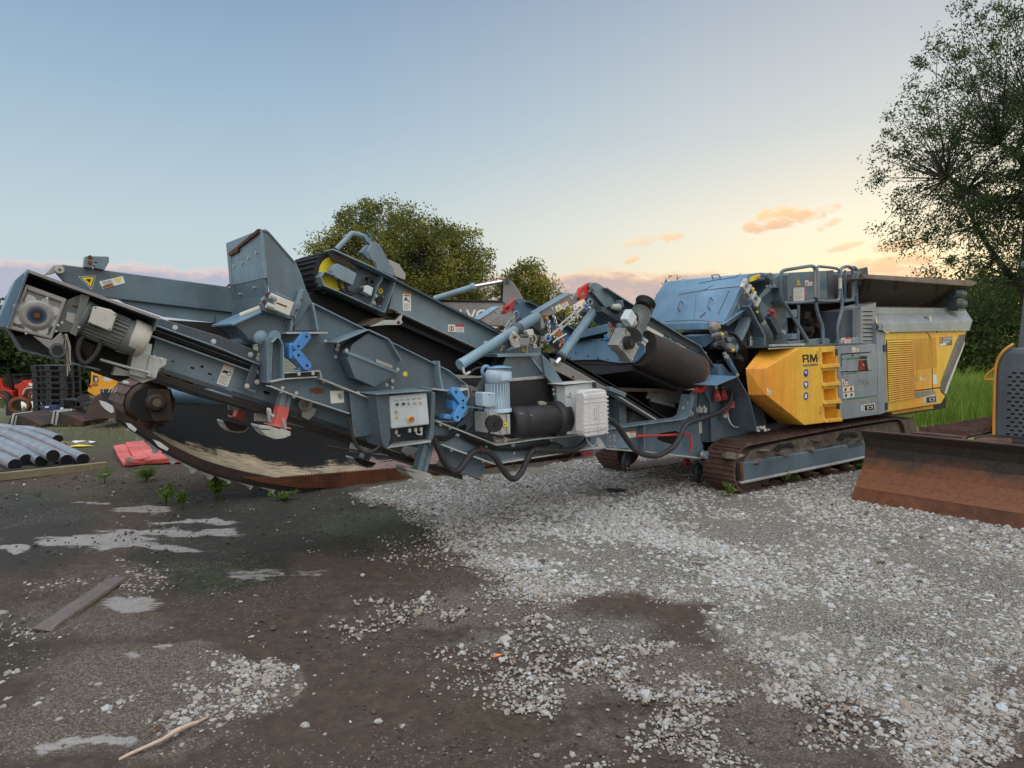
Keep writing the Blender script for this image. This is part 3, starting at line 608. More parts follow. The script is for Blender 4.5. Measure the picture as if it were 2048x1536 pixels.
# ---------------------------------------------------------------- foliage
def leafquads(P, dirs, ln, wd, tint):
    n = len(P); r = RNG.normal(size=(n, 3)); s = np.cross(dirs, r); s /= np.linalg.norm(s, axis=1, keepdims=True) + 1e-9
    nr = np.cross(s, dirs); ln = ln[:, None]; wd = wd[:, None]
    a = P; c = P + dirs * ln; b1 = P + dirs * ln * .45 + s * wd + nr * ln * .08; b2 = P + dirs * ln * .45 - s * wd + nr * ln * .08
    co = np.stack([a, b1, c, b2], 1).reshape(-1, 3); F = np.arange(n * 4).reshape(-1, 4); return co, F, np.repeat(tint, 4)
def unit(v): return v / (np.linalg.norm(v, axis=1, keepdims=True) + 1e-9)
def tree(name, label, base, crown_c, crown_r, ntip, nleaf, leaf, mat, trunk_r=.18, seed=1, cat='tree', group=None, spread=.42, twig=.006, low=0., trunk_top=None, wdr=.28, hug=1.):
    rg = np.random.default_rng(seed); rnd = random.Random(seed); T = thing(name, base, label, cat, group); base = Vector(base)
    cc = np.array(crown_c); cr = np.array(crown_r); v = unit(rg.normal(size=(ntip, 3))); rad = rg.random(ntip) ** .42
    lob = 1 + .15 * np.sin(v[:, 0] * 5 + seed) * np.cos(v[:, 2] * 4 + v[:, 1] * 3 + seed)
    tips = cc + v * cr * (rad * lob)[:, None]; tips[:, 2] = np.maximum(tips[:, 2], base.z + low + rg.random(ntip) * .4)
    b = MB(); tt = Vector(trunk_top) if trunk_top else Vector((cc[0], cc[1], cc[2] + cr[2] * .3)); P = []
    for i in range(7):
        f = i / 6; p = base.lerp(tt, f); P.append(p + Vector((rnd.uniform(-1, 1), rnd.uniform(-1, 1), 0)) * .06 * (1 if 0 < i else 0) * cr[0] * .4)
    b.tube(P, [trunk_r * (1.25 - .95 * i / 6) for i in range(7)], 'bark', 9)
    big = []
    for i in range(11):
        f = .28 + .6 * i / 11; p = base.lerp(tt, f); d = Vector(tips[rnd.randrange(ntip)]); d = p.lerp(d, .72); mid = p.lerp(d, .5) + Vector((0, 0, -.08 * (d - p).length + rnd.uniform(-.1, .2)))
        b.tube([p, mid, d], [trunk_r * .42 * (1 - f * .5), trunk_r * .26, trunk_r * .08], 'bark', 6, 4); big.append((p, mid, d))
    b.build('trunk', T)
    b = MB(); pts = [q for g in big for q in (g[0].lerp(g[1], .5), g[1], g[1].lerp(g[2], .5), g[2])]
    for i in range(ntip):
        tip = Vector(tips[i]); s = min(pts, key=lambda q: (q - tip).length); 
        mid = s.lerp(tip, .55) + Vector((rnd.uniform(-1, 1), rnd.uniform(-1, 1), rnd.uniform(-.3, .9))) * .12 * (tip - s).length
        b.tube([s, mid, tip], [twig * 3, twig * 1.7, twig], 'bark', 4)
    b.build('branches', T)
    k = rg.integers(0, ntip, nleaf); sz = spread * (.5 + rg.random(ntip)); P = tips[k] + np.clip(rg.normal(size=(nleaf, 3)), -1.7, 1.7) * sz[k][:, None] * np.array([.55, .55, .42])
    dr = unit(rg.normal(size=(nleaf, 3)) + np.array([0, 0, -.15]) + .5 * unit(P - cc)); tint = np.clip(rg.normal(.42, .16, nleaf) + (rg.random(ntip)[k] - .5) * .75, 0, 1)
    co, F, ti = leafquads(P - np.array(base), dr, leaf * np.exp(rg.normal(0, .25, nleaf)), leaf * wdr * np.exp(rg.normal(0, .2, nleaf)), tint)
    o = mesh_np('crown', co, F, mat, ti); o.parent = T; BASE[o.name] = base; return T
def gnd(x, dep): return ((x - 1024) / FOC * dep, dep, 0.)
def at(x, y, dep): return tuple(D(x, y, dep))
GR = 'trees beyond the yard'
tree('broadleaf_tree', 'tall round olive green tree standing behind the screening machine', gnd(800, 27), at(800, 600, 27), (3.7, 3.2, 3.5), 950, 130000, .10, 'leaf_oak', .26, 3, group=GR, spread=.40, low=1.2)
tree('broadleaf_tree', 'smaller green tree just right of the tall round tree', gnd(1058, 30), at(1058, 625, 30), (1.6, 1.6, 1.95), 210, 27000, .11, 'leaf_oak', .14, 8, group=GR, spread=.36, low=1.)
tree('roadside_tree', 'large dark tree at the right edge overhanging the yard', gnd(2085, 18), at(2092, 330, 18), (3.95, 3.4, 4.3), 1150, 76000, .088, 'leaf_dark', .30, 5, spread=.27, twig=.005, low=2.3, trunk_top=at(2050, 230, 18), wdr=.2)
tree('sapling', 'young lime green leafy sapling behind the blue crusher hood', gnd(1352, 15.5), at(1350, 640, 15.5), (.42, .4, .85), 60, 1900, .075, 'leaf_lime', .03, 12, spread=.2, twig=.003, low=.6)
for i, (x, dep, h, w_, mt, lb) in enumerate((
    (1175, 46, 640, 2.0, 'leaf_mid', 'low hazy tree under the raised red links'), (1262, 52, 628, 2.6, 'leaf_mid', 'low spreading tree seen between the chains and the steel strut'),
    (1330, 40, 668, 1.6, 'leaf_lime', 'yellow green bush below the blue hood'),
    (1900, 46, 560, 3.2, 'leaf_dark', 'dense dark evergreen behind the rear hopper'), (1985, 40, 540, 3.6, 'leaf_dark', 'dense dark tree left of the bulldozer cab'), (2090, 44, 500, 4.0, 'leaf_dark', 'dark tree mostly out of frame behind the bulldozer'),
    (1940, 60, 600, 3.0, 'leaf_mid', 'sparse hanging tree at the end of the grass field'))):
    top = D(x, h, dep).z; r = top * .48
    tree('background_tree', lb, gnd(x, dep), (gnd(x, dep)[0], dep, top - r), (w_, w_, r), 90, 8000, .26, mt, .16, 30 + i, group='distant trees', spread=.9, low=.4)
for i, (x, dep, h, w_, lb) in enumerate(((-60, 24, 612, 2.3, 'dark green tree at the far left behind the red loader'), (45, 27, 640, 1.9, 'leafy tree above the red loader'), (135, 26, 668, 1.5, 'tree behind the stack of black pallets'), (235, 29, 690, 1.6, 'tree behind the yellow cab'), (345, 31, 690, 2.2, 'tree glimpsed under the conveyor'))):
    top = D(x, h, dep).z; r = top * .5
    tree('background_tree', lb, gnd(x, dep), (gnd(x, dep)[0], dep, top - r), (w_, w_, r), 90, 9000, .2, 'leaf_dark', .12, 50 + i, group='distant trees', spread=.75, low=.0)
def blades(P, h, lean, wd, tint, seg=4):
    n = len(P); a = RNG.uniform(0, 6.283, n); d = np.stack([np.cos(a), np.sin(a), 0 * a], -1); s = np.stack([-np.sin(a), np.cos(a), 0 * a], -1); L_ = []; 
    for i in range(seg + 1):
        f = i / seg; c = P + np.array([0, 0, 1.]) * (h * (f - .38 * lean * f * f))[:, None] + d * (h * lean * f * f)[:, None]; w = (wd * (1 - f * .96))[:, None]
        L_ += [c - s * w, c + s * w]
    co = np.stack(L_, 1).reshape(-1, 3); k = 2 * (seg + 1)
    F = np.array([[2 * i, 2 * i + 1, 2 * i + 3, 2 * i + 2] for i in range(seg)]); F = (F[None] + (np.arange(n) * k)[:, None, None]).reshape(-1, 4)
    return co, F, np.repeat(tint, k)
def grass_patch(name, poly, n, h, label, mat, cat='grass', wd=.006):
    P = pp(poly); G0 = [G(x, y) for x, y in P]; xs = [g.x for g in G0]; ys = [g.y for g in G0]
    x = RNG.uniform(min(xs), max(xs), n * 3); y = RNG.uniform(min(ys), max(ys), n * 3); k = inpoly(x, y, [(g.x, g.y) for g in G0]); x, y = x[k][:n], y[k][:n]; n = len(x)
    hh = h * np.exp(RNG.normal(0, .3, n)) * (.55 + .9 * vnoise(x, y, .9, 5, 2)); co, F, ti = blades(np.stack([x, y, 0 * x], -1), hh, np.abs(RNG.normal(.35, .25, n)), wd * np.exp(RNG.normal(0, .3, n)), np.clip(RNG.normal(.5, .2, n), 0, 1))
    tag(mesh_np(name, co, F, mat, ti), label, cat, kind='stuff')
grass_patch('tall_grass', '1790,860 1880,850 2140,846 2140,800 1990,782 1890,782 1800,800', 9500, .62, 'tall lush green grass growing between the crusher and the bulldozer', 'grassm', wd=.008)
grass_patch('far_grass', '1800,780 1900,735 2300,735 2300,800', 8000, .42, 'yellowing field grass running back to the trees', 'grassm', wd=.016)
grass_patch('verge_grass', '-60,815 -60,798 150,798 330,800 330,812 150,820', 6000, .06, 'short grass verge under the trees at the left', 'leaf_mid', wd=.012)
grass_patch('sparse_grass', '-40,880 -40,850 230,848 300,870 250,885', 1100, .09, 'sparse grass tufts in the wheel ruts', 'drygrass', wd=.004)
def weed(name, x, y, h, rad, n, label, kind='leaf', seed=0, z=0., dep=None):
    global RNG
    rg = np.random.default_rng(90 + seed); b = G(x, y) if dep is None else D(x, y, dep); T = thing(name, b, label, 'weed', 'weeds growing around the machines')
    B_ = MB(); ns = max(3, n // 26); tips = []
    for i in range(ns):
        a = rg.uniform(0, 6.28); l = rg.uniform(.2, 1) * rad; hh = h * rg.uniform(.55, 1.05); tip = b + Vector((math.cos(a) * l, math.sin(a) * l, hh)); mid = b + Vector((math.cos(a) * l * .35, math.sin(a) * l * .35, hh * .6))
        B_.tube([b + Vector((math.cos(a), math.sin(a), 0)) * .02, mid, tip], [.0035, .0025, .0012], 'weedm', 4, 3); tips.append((mid, tip))
    B_.build('stems', T)
    k = rg.integers(0, ns, n); f = rg.random(n)[:, None]; A_ = np.array([list(q[0]) for q in tips])[k]; C_ = np.array([list(q[1]) for q in tips])[k]
    P = A_ + (C_ - A_) * (f * 1.25 - .35) - np.array(b); dr = unit(rg.normal(size=(n, 3)) * np.array([1, 1, .45]) + np.array([0, 0, .25]))
    s = .045 if kind == 'leaf' else .11; w = .3 if kind == 'leaf' else .05
    co, F, ti = leafquads(P, dr, s * np.exp(rg.normal(0, .3, n)), s * w * np.ones(n), np.clip(rg.normal(.5, .22, n), 0, 1)); o = mesh_np('leaves', co, F, 'weedm', ti); o.parent = T
for i, q in enumerate(((435, 1000, .33, .16, 420, 'bushy bright green weed under the toothed trough rim'), (330, 1012, .22, .2, 230, 'sprawling weed with tiny pale flowers on the wet mud'), (365, 1018, .2, .12, 130, 'thin weed beside the sprawling flowered weed'), (290, 962, .17, .16, 260, 'low grassy weed in front of the red panel'), (206, 966, .2, .16, 70, 'spindly sedge weed at the end of the timber beam'), (570, 1000, .08, .2, 160, 'low dark weeds in the mud below the trough'))):
    weed('weed', *q, kind='blade' if i in (3, 4) else 'leaf', seed=i)
for i, q in enumerate(((1456, 996, .17, .07, 60, 'little leafy weed at the front of the near track'), (1504, 978, .12, .05, 40, 'tiny weed below the steel track guard end'), (1568, 972, .24, .09, 90, 'taller weed halfway along the near track guard'), (1595, 966, .12, .06, 40, 'small weed right of the taller track weed'), (1720, 940, .1, .16, 120, 'low weeds beside the dozer blade edge'), (1028, 935, .2, .07, 60, 'broad leaved weed under the drooping black hose'), (1780, 1012, .07, .06, 36, 'sprig against the bottom of the dozer blade'), (1855, 1024, .07, .06, 36, 'second sprig farther right along the dozer blade'), (1810, 858, .2, .2, 120, 'leafy weed climbing the rear end of the near track'))):
    weed('weed', *q, seed=20 + i)
# ================================================================ MOBILE CRUSHER
CR = thing('mobile_crusher', E0 - N * 1.15 + U * 2, 'yellow and grey tracked mobile crusher with hopper, railing and blue hood', 'crusher')
def SZ(s, z, w): return E0 + U * s + Z * z - N * w       # machine coordinates: along, up, across
# ---- tracks
def make_track(w0):
    wd = .43; Rr = .295; s0, s1 = .30, 3.95; rise = .085
    def path(d):      # distance along the loop -> (s, z, tangent angle)
        top = s1 - s0; c = math.pi * Rr; d %= 2 * top + 2 * c
        if d < top: f = d / top; return s0 + d, 2 * Rr + rise * math.sin(f * math.pi * .5), 0
        d -= top
        if d < c: a = d / Rr; return s1 + Rr * math.sin(a), Rr + (Rr + rise) * math.cos(a) if a < 1.57 else Rr + Rr * math.cos(a), -a
        d -= c
        if d < top: return s1 - d, 0, math.pi
        d -= top; a = d / Rr; return s0 - Rr * math.sin(a), Rr - Rr * math.cos(a), math.pi - a
    tot = 2 * (s1 - s0) + 2 * math.pi * Rr; n = 78; b = MB()
    for i in range(n):
        s, z, a = path(i * tot / n); s2, z2, _ = path((i + 1) * tot / n); p = SZ(s, z, w0); q = SZ(s2, z2, w0)
        d = (q - p); t = d.normalized(); o = t.cross(N); o = o if o.dot(SZ((s0 + s1) / 2, Rr, w0) - p) < 0 else -o
        q = p + d * .96
        b.prism([p, q, q - o * .022, p - o * .022], -N * wd, 'track')
        for f in (.10, .55): b.prism([p + d * f, p + d * (f + .16), p + d * (f + .13) + o * .017, p + d * (f + .04) + o * .017], -N * wd, 'track')
    return b
near_tr = MB(); tr = make_track(0).build('track', CR, label='near rusty steel crawler track with pale stone dust between its bars')
tr2 = make_track(1.87).build('track', CR)
b = MB(); b.pl('1483,926 1672,893 1835,866 1835,890 1672,926 1487,966', -.012, .16, 'grey'); b.pl('1481,964 1672,925 1835,890 1835,894 1672,930 1483,969', -.03, .05, 'zincr'); b.pl('1694,886 1726,880 1728,890 1700,897', -.02, .02, 'greyd'); b.pl('1481,927 1486,925 1489,966 1484,968', -.02, .02, 'rust')
b.build('side_guard', tr, .012, 'long blue grey steel guard beam with scratches')
b = MB(); b.pl('1484,930 1500,902 1560,885 1700,858 1830,836 1835,870 1672,897 1490,932', .05, .3, 'dirt')
b.pl('1548,901 1560,890 1582,886 1592,892 1587,896 1578,893 1564,896 1560,901', .02, .03, 'dark'); b.pl('1560,895 1565,891 1578,889 1584,892 1580,893 1566,896', .015, .03, 'hole')
b.pl('1676,879 1688,867 1708,864 1718,870 1713,874 1704,871 1692,873 1688,879', .02, .03, 'dark')
b.build('track_frame', tr, .004)
b = MB(); c = SZ(.30, .30, .06); b.lathe(c, -N, [(0, .10), (0, .20), (.02, .235), (.06, .24), (.28, .24)], 'oldsteel', 32); b.cyl(c + N * .02, c, .06, 'dark', 16); b.build('idler_wheel', tr)
c = SZ(.30, .30, 1.93); b = MB(); b.lathe(c, -N, [(0, .22), (.3, .24)], 'oldsteel', 28); b.build('idler_wheel', tr2)
for i in range(7):
    b = MB(); c = SZ(.72 + i * .47, .105, .03); b.lathe(c, -N, [(0, .03), (.01, .05), (.02, .078), (.06, .088), (.10, .07), (.22, .07), (.28, .088), (.32, .078)], 'oldsteel', 18); b.build('track_roller', tr)
b = MB(); b.pl('1472,962 1522,956 1524,980 1484,984', .03, .2, 'oldsteel'); b.build('roller_cover', tr, .004)
b = MB()
for x, y, h in ((1470, 902, .05), (1520, 893, .04), (1560, 896, .05), (1610, 888, .045), (1650, 880, .04), (1700, 872, .045), (1630, 872, .05), (1500, 915, .05)):
    p = W(x, y + 10, .06); b.hull([p + Vector((random.uniform(-.16, .16), random.uniform(-.1, .1), random.uniform(-.03, h))) for _ in range(14)], 'dirt'); b.build('dirt_heap', tr); b = MB()

# ---- undercarriage and chassis between the tracks
b = MB(); b.box(SZ(2.2, .42, 1.15), U * 1.7, N * .62, Z * .14, 'dark'); b.box(SZ(.55, .5, 1.15), U * .5, N * .55, Z * .1, 'dark'); b.build('chassis', CR)
b = MB(); b.bar(SZ(.4, .56, .55), SZ(6.0, .72, .55), .5, .10, 'greyd'); b.bar(SZ(.4, .56, 1.9), SZ(6.0, .72, 1.9), .5, .10, 'greyd'); b.box(SZ(4.3, .9, 1.2), U * 1.9, N * .95, Z * .22, 'dark'); b.build('main_frame', CR)
for x, y, w in ((1396, 944, .75), (1252, 924, 1.5)):
    b = MB(); c = W(x, y, w); b.ring(c, U * .5 + N, .095, .03, 'greyd'); b.build('towing_eye', CR)
b = MB(); b.disc(1370, 924, .9, 8, 'plugred', .05); b.build('drain_plug', CR)
# ---- hitch frame in front of the tracks
b = MB(); b.pl('1212,861 1242,856 1370,839 1379,833 1384,815 1389,788 1400,768 1420,768 1420,800 1402,846 1404,880 1410,916 1300,904 1212,896', .52, .03, 'grey')
b.strip('1212,861 1242,856 1370,839 1379,833 1384,815 1389,790', .43, .62, -.012, 'greyl'); b.strip('1212,896 1300,904 1410,916', .43, .62, .014, 'zincr')
b.strip('1290,851 1290,903', .43, .52, .014, 'grey'); b.pl('1213,862 1232,860 1258,896 1222,898 1212,892', .50, .02, 'greyl')
b.bolts('1219,874 1228,873 1219,882 1229,881 1220,894 1229,893', .50, 2.2); b.bolts('1379,772 1375,806 1366,816', .50, 2)
b.pl('1313,870 1322,866 1353,861 1361,868 1358,884 1345,889 1326,884 1316,879', .517, .012, 'hole')
b.disc(1405, 909, .44, 8, 'greyl', .06, 20); b.bolt(1405, 909, .38, 4); b.build('hitch_frame', CR, .003)
b = MB(); b.pl('1212,861 1242,856 1370,839 1379,833 1400,768 1420,768 1420,800 1402,846 1410,916 1300,904 1212,896', 1.72, .03, 'grey'); b.bar(SZ(-.1, .6, .55), SZ(-.1, .6, 1.72), .1, .12, 'greyd'); b.bar(SZ(-1.1, .62, .55), SZ(-1.1, .62, 1.72), .1, .12, 'greyd'); b.build('hitch_frame', CR)
b = MB(); b.tube([W(1274, 872, .44), W(1288, 872, .44)], .017, 'red', 8); b.ptube('1286,872 1340,870 1372,868 1381,870 1382,880', .44, .012, 'red', 8, 5); b.tube([W(1382, 878, .44), W(1382, 903, .44)], .014, 'red', 8); b.build('lock_bar', CR, label='bent red steel lock bar')
sticker(CR, '1248,866 1272,861 1272,874 1250,877', .515)
b = MB(); b.pl('1379,792 1390,780 1396,784 1393,808 1386,816 1381,812', .47, .03, 'grey'); b.pl('1384,798 1387,796 1386,810 1383,810', .468, .004, 'greyd'); b.bolt(1382, 827, .47, 4.5); b.build('lock_plate', CR, .003)
b = MB(); b.ptube('1392,779 1402,781 1408,772 1412,763', .38, .03, 'red', 10); b.build('red_lever', CR)
# ---- box with the power plugs
b = MB(); b.pl('1404,770 1475,754 1520,846 1518,860 1430,882 1424,884 1421,808', .47, .02, 'grey'); b.build('plug_panel', CR)
b = MB(); b.strip('1475,752 1500,796 1515,862', .10, .47, .012, 'grey'); b.pl('1403,768 1410,790 1422,808 1422,884 1405,884 1403,850 1396,800', .50, .06, 'greyd'); b.build('panel_flange', CR, .002)
b = MB(); b.strip('1432,770 1475,752', .08, .5, .012, 'hoodsky'); b.hull([W(1432, 770, .08), W(1475, 752, .08), W(1400, 766, .42), W(1440, 755, .5), W(1432, 771.5, .08), W(1400, 768, .42)], 'hoodsky'); b.build('panel_roof', CR, .002)
for x, y, sc, nm in ((1432, 788, 1, ''), (1446, 786, 1, '')):
    b = MB(); c = W(x, y, .40); b.lathe(c + Z * .065, Vector((.1, 0, -1)), [(0, .012), (.02, .014), (.03, .034), (.06, .036), (.065, .042), (.12, .042), (.125, .036), (.15, .034)], 'plugred', 14); b.cyl(c + Z * .10, c + Z * .065, .016, 'panelw', 10); b.box(c - Z * .05 + N * .04, U * .02, N * .02, Z * .025, 'plugred'); b.build('power_plug', CR)
b = MB(); c = W(1456, 812, .36); b.lathe(c + Z * .03, Vector((-.35, 0, -1)), [(0, .042), (.05, .046), (.06, .038), (.12, .034)], 'plugred', 14); b.hull([c + Vector((a, q, e)) for a in (.0, .07) for q in (-.03, .03) for e in (-.02, .06)], 'plugred'); b.cyl(c + Vector((-.03, 0, -.10)), c + Vector((-.04, 0, -.14)), .036, 'alu', 14); b.build('power_plug', CR, label='red power plug with a grey collar plugged in lower')
b = MB(); c = W(1464, 821, .42); b.cyl(c, c + N * .06, .03, 'blue', 14); b.build('power_socket', CR)
b = MB(); c = W(1484, 820, .38); b.hull([c + U * i * .03 + N * j * .04 + Z * k * .055 for i in (-1, 1) for j in (-1, 1) for k in (-1, 1)], 'alu'); b.cyl(c - Z * .055, c - Z * .08, .018, 'alu', 10); b.build('connector_box', CR, .006)
b = MB(); b.ptube('1455,826 1458,840 1466,852 1476,854 1480,845 1480,838 1486,833', .36, .009, 'panelw', 8); b.build('white_cable', CR)
b = MB(); b.ptube('1462,772 1464,790 1458,808 1440,823 1410,835 1385,843 1372,850 1365,862 1350,890 1330,905 1310,912 1280,906 1262,890 1248,870 1238,855 1224,842 1212,836', .30, .030, 'rubberg', 12); b.build('power_hose', CR, label='thick black armoured hose drooping past the hitch frame')
b = MB(); b.ptube('1433,776 1438,771 1450,770 1458,776', .4, .008, 'rubber', 6); b.ptube('1447,775 1452,772 1460,778 1462,790', .4, .008, 'rubber', 6); b.ptube('1470,778 1474,800 1474,815 1480,830 1492,846', .42, .018, 'rubber', 8); b.ptube('1478,783 1488,800 1497,815 1499,836 1492,850', .43, .016, 'rubber', 8); b.build('cable_bundle', CR)
b = MB()
for x in (1399, 1408): c = W(x, 820, .40); b.hull([c + U * i * .025 + N * j * .03 + Z * k * .03 for i in (-1, 1) for j in (-1, 1) for k in (-1, 1)], 'alu'); b.cyl(c + Z * .03, c + Z * .055, .012, 'alu', 8)
b.build('junction_box', CR, .004)
b = MB(); b.pl('1398,842 1403,841 1404,866 1399,867', .4, .01, 'zinc'); b.build('cable_clamp', CR)
b = MB(); b.pl('1505,812 1520,808 1527,815 1534,852 1520,860 1512,850', .3, .06, 'greyd'); b.build('mudguard', CR, .003)
b = MB(); rg = random.Random(4)
for i in range(26): p = W(1518 + rg.uniform(-6, 18), 858 + rg.uniform(-5, 3), .2); b.hull([p + Vector((rg.uniform(-.03, .03), rg.uniform(-.03, .03), rg.uniform(-.02, .02))) for _ in range(8)], 'white' if i % 3 else 'dirt')
b.build('debris', CR)
# ---- yellow engine panels
wf = -.05
b = MB(); b.hull([W(x, y, wf) for x, y in pp('1600,695 1637,694 1643,846 1609,850 1532,790 1532,736')] + [W(1491, 737, .16), W(1497, 790, .16)] + [W(x, y, .34) for x, y in pp('1520,700 1508,808 1560,848')] + [W(x, y, .8) for x, y in pp('1600,697 1643,697 1643,846 1620,850')], 'yellow')
yp = b.build('body_panel', CR, .006, 'chamfered yellow side panel with two large black letters and three blue signs')
q = pp('1605,709.5 1635,708 1635,724 1606,725.5')
b = MB(); G_ = lambda *p: b.uvq(q, wf - .003, p, 'ink', .0035)
G_((0, 0), (.09, 0), (.09, 1), (0, 1)); G_((.09, 0), (.33, 0), (.40, .10), (.40, .2), (.09, .17)); G_((.31, .15), (.40, .12), (.41, .46), (.34, .56), (.30, .44)); G_((.09, .45), (.34, .45), (.36, .62), (.09, .60)); G_((.27, .60), (.36, .58), (.42, .72), (.42, 1), (.33, 1), (.33, .72))
b.build('letter', yp); b = MB()
G_((.50, 0), (.59, 0), (.59, 1), (.50, 1)); G_((.59, 0), (.63, 0), (.78, .72), (.75, 1), (.72, 1), (.59, .32)); G_((.91, 0), (.87, 0), (.75, .6), (.75, 1), (.78, 1), (.91, .32)); G_((.91, 0), (1, 0), (1, 1), (.91, 1)); b.build('letter', yp)
b = MB(); b.pl('1605.5,729.5 1636,727 1636,730.5 1606,733', wf - .002, .003, 'ink'); b.pl('1606,730.3 1634,728.2 1634,729.8 1606.5,732', wf - .004, .003, 'white'); b.build('nameplate', yp)
ptext('COMPACT CRUSHING', '1607,730.5 1633,728.6 1633,729.6 1607.3,731.6', wf - .006, 'ink', 'lettering', yp)
for x, y, k in ((1612, 746, 0), (1612, 769, 1), (1612, 792, 2)):
    b = MB(); b.disc(x, y, wf, 8.4, 'white', .003, 28); b.disc(x, y, wf - .003, 8.0, 'signb', .003, 28); e = wf - .008
    f = .74; pt = lambda *p: [(x + u * f, y + v * f) for u, v in p]
    if k == 0: b.pl([(x + 2.7 * math.cos(a * .5236), y - .5 + 3.6 * math.sin(a * .5236)) for a in range(12)], e, .002, 'white'); b.pl(pt((-3, 1), (3, 1), (2, 4.4), (-2, 4.4)), e - .002, .002, 'signb'); b.pl(pt((-4, -2.5), (4, -2.5), (4, -1.3), (-4, -1.3)), e - .002, .002, 'signb')
    elif k == 1: b.pl(pt((-1, -7), (1, -7), (1, -5), (4, -3.4), (4, 1), (2, 1), (2, 6.5), (.4, 6.5), (0, 1), (-.4, 6.5), (-2, 6.5), (-2, 1), (-4, 1), (-4, -3.4), (-1, -5)), e, .002, 'white')
    else: b.pl(pt((-3, 6), (-3, 0), (-3.2, -2), (-2, -2), (-1.6, -1), (-1.4, -6), (2.6, -6), (3, 6)), e, .002, 'white')
    b.build('safety_sign', yp)
sticker(yp, '1534,776 1541,776 1542,789 1535,789', wf - .001, 'warn', 'small_sticker')
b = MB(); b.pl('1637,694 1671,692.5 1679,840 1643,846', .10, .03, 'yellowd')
for q in ('1637,694 1643,694 1650,845 1643,846', '1668.5,692.7 1671,692.5 1679,840 1676,840.5'): b.pl(q, wf, .16, 'yellow')
b.pl('1637,694 1671,692.5 1671.6,703 1637.5,705.5', wf, .16, 'yellow'); steps = [0, 36.5, 72.5, 108.5]
for i, dy in enumerate(steps):
    xo = dy * .045
    if i < 3: b.pl([(1642 + xo, 732 + dy), (1672 + xo, 729 + dy), (1672.5 + xo, 740 + dy), (1643 + xo, 742.5 + dy)], wf, .16, 'yellow')
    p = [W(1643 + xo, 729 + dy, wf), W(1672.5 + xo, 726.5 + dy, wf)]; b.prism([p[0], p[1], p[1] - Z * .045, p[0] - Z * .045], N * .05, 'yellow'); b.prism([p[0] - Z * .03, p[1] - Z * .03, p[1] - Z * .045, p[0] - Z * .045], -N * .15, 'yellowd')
    b.prism([p[0] + Z * .03, p[0] - Z * .045, p[0] - Z * .045 + N * .05], -U * .015, 'yellow'); b.prism([p[1] + Z * .03, p[1] - Z * .045, p[1] - Z * .045 + N * .05], U * .015, 'yellow')
b.build('access_ladder', CR, .004, 'column of four yellow pocket steps')
for q in ('1636,700 1641,700 1641,716 1636,716', '1641,812 1646,812 1646,826 1641,826', '1672,712 1677,711 1677,726 1672,726', '1676,820 1681,819 1682,836 1677,837'): b = MB(); b.pl(q, wf - .02, .04, 'yellowd'); b.build('hinge', CR, .002)
b = MB(); b.pl('1672.5,692.5 1753,688.5 1756.5,829 1680.5,840', wf, .05, 'door'); e = wf - .003
dr = b.build('access_door', CR, .006, 'grey door with green stripes, stickers and a broken corner lamp')
b = MB()
for q in ('1682,707.5 1741,703.5 1741,705.2 1683,709.4', '1682,708 1683.2,708 1683,734 1682,734', '1682,743 1698,742 1698,744 1682,745', '1698,742.5 1743,740 1743,741 1700,744'): b.pl(q, e, .004, 'hole')
b.pl('1683,716.5 1688,716.2 1688,720 1683,720.3', e, .004, 'green'); b.pl('1691,716 1714,714.5 1720,711 1734,711 1734,717 1714,718.3 1691,720', e, .004, 'green'); b.pl('1718,717.5 1722,712 1734,712 1734,718', e - .002, .004, 'brown')
b.pl('1691,721 1719,719 1719,722 1691,724', e, .004, 'alugrey'); b.pl('1683,746.5 1688,746 1688,749.5 1683,749.8', e, .004, 'green'); b.pl('1692,746 1714,743 1714,747 1692,749', e, .004, 'green'); b.pl('1690,751 1716,748.5 1716,751 1690,753.5', e, .004, 'alugrey')
b.pl('1686,797.8 1690,797.4 1690,801 1686,801.4', e, .004, 'green'); b.pl('1694,796.5 1754,790 1754,793 1694,800.5', e, .004, 'green'); b.pl('1694,801.5 1754,794.5 1754,802 1726,805 1720,803 1694,804.5', e, .004, 'alugrey')
b.disc(1705, 711, e, 1.7, 'hole', .006); b.build('door_markings', dr)
ptext('1904', '1717,758 1738,759 1738,771 1717,770', wf - .001, 'inkl', 'faded_number', dr)
b = MB(); b.pl('1719,720 1734,719.5 1736.5,740.5 1718.5,741', wf - .012, .03, 'lens'); b.pl('1727,721 1734,720 1736.5,740 1732,740', wf - .016, .01, 'dark'); b.disc(1726, 730, wf - .014, 2.4, 'pink', .012); b.pl('1734,718 1739,718 1743,740.5 1736.5,740.5', wf - .008, .012, 'alugrey')
b.build('corner_lamp', dr, .003, 'broken dark red lamp')
sticker(dr, '1704.5,694.5 1718,693.5 1718,703 1705,704.5', wf - .001); sticker(dr, '1684,759 1695,758 1696,770 1685,771', wf - .001, 'danger'); sticker(dr, '1685,772 1707.5,769.5 1709,794 1687,797', wf - .001, 'grid')
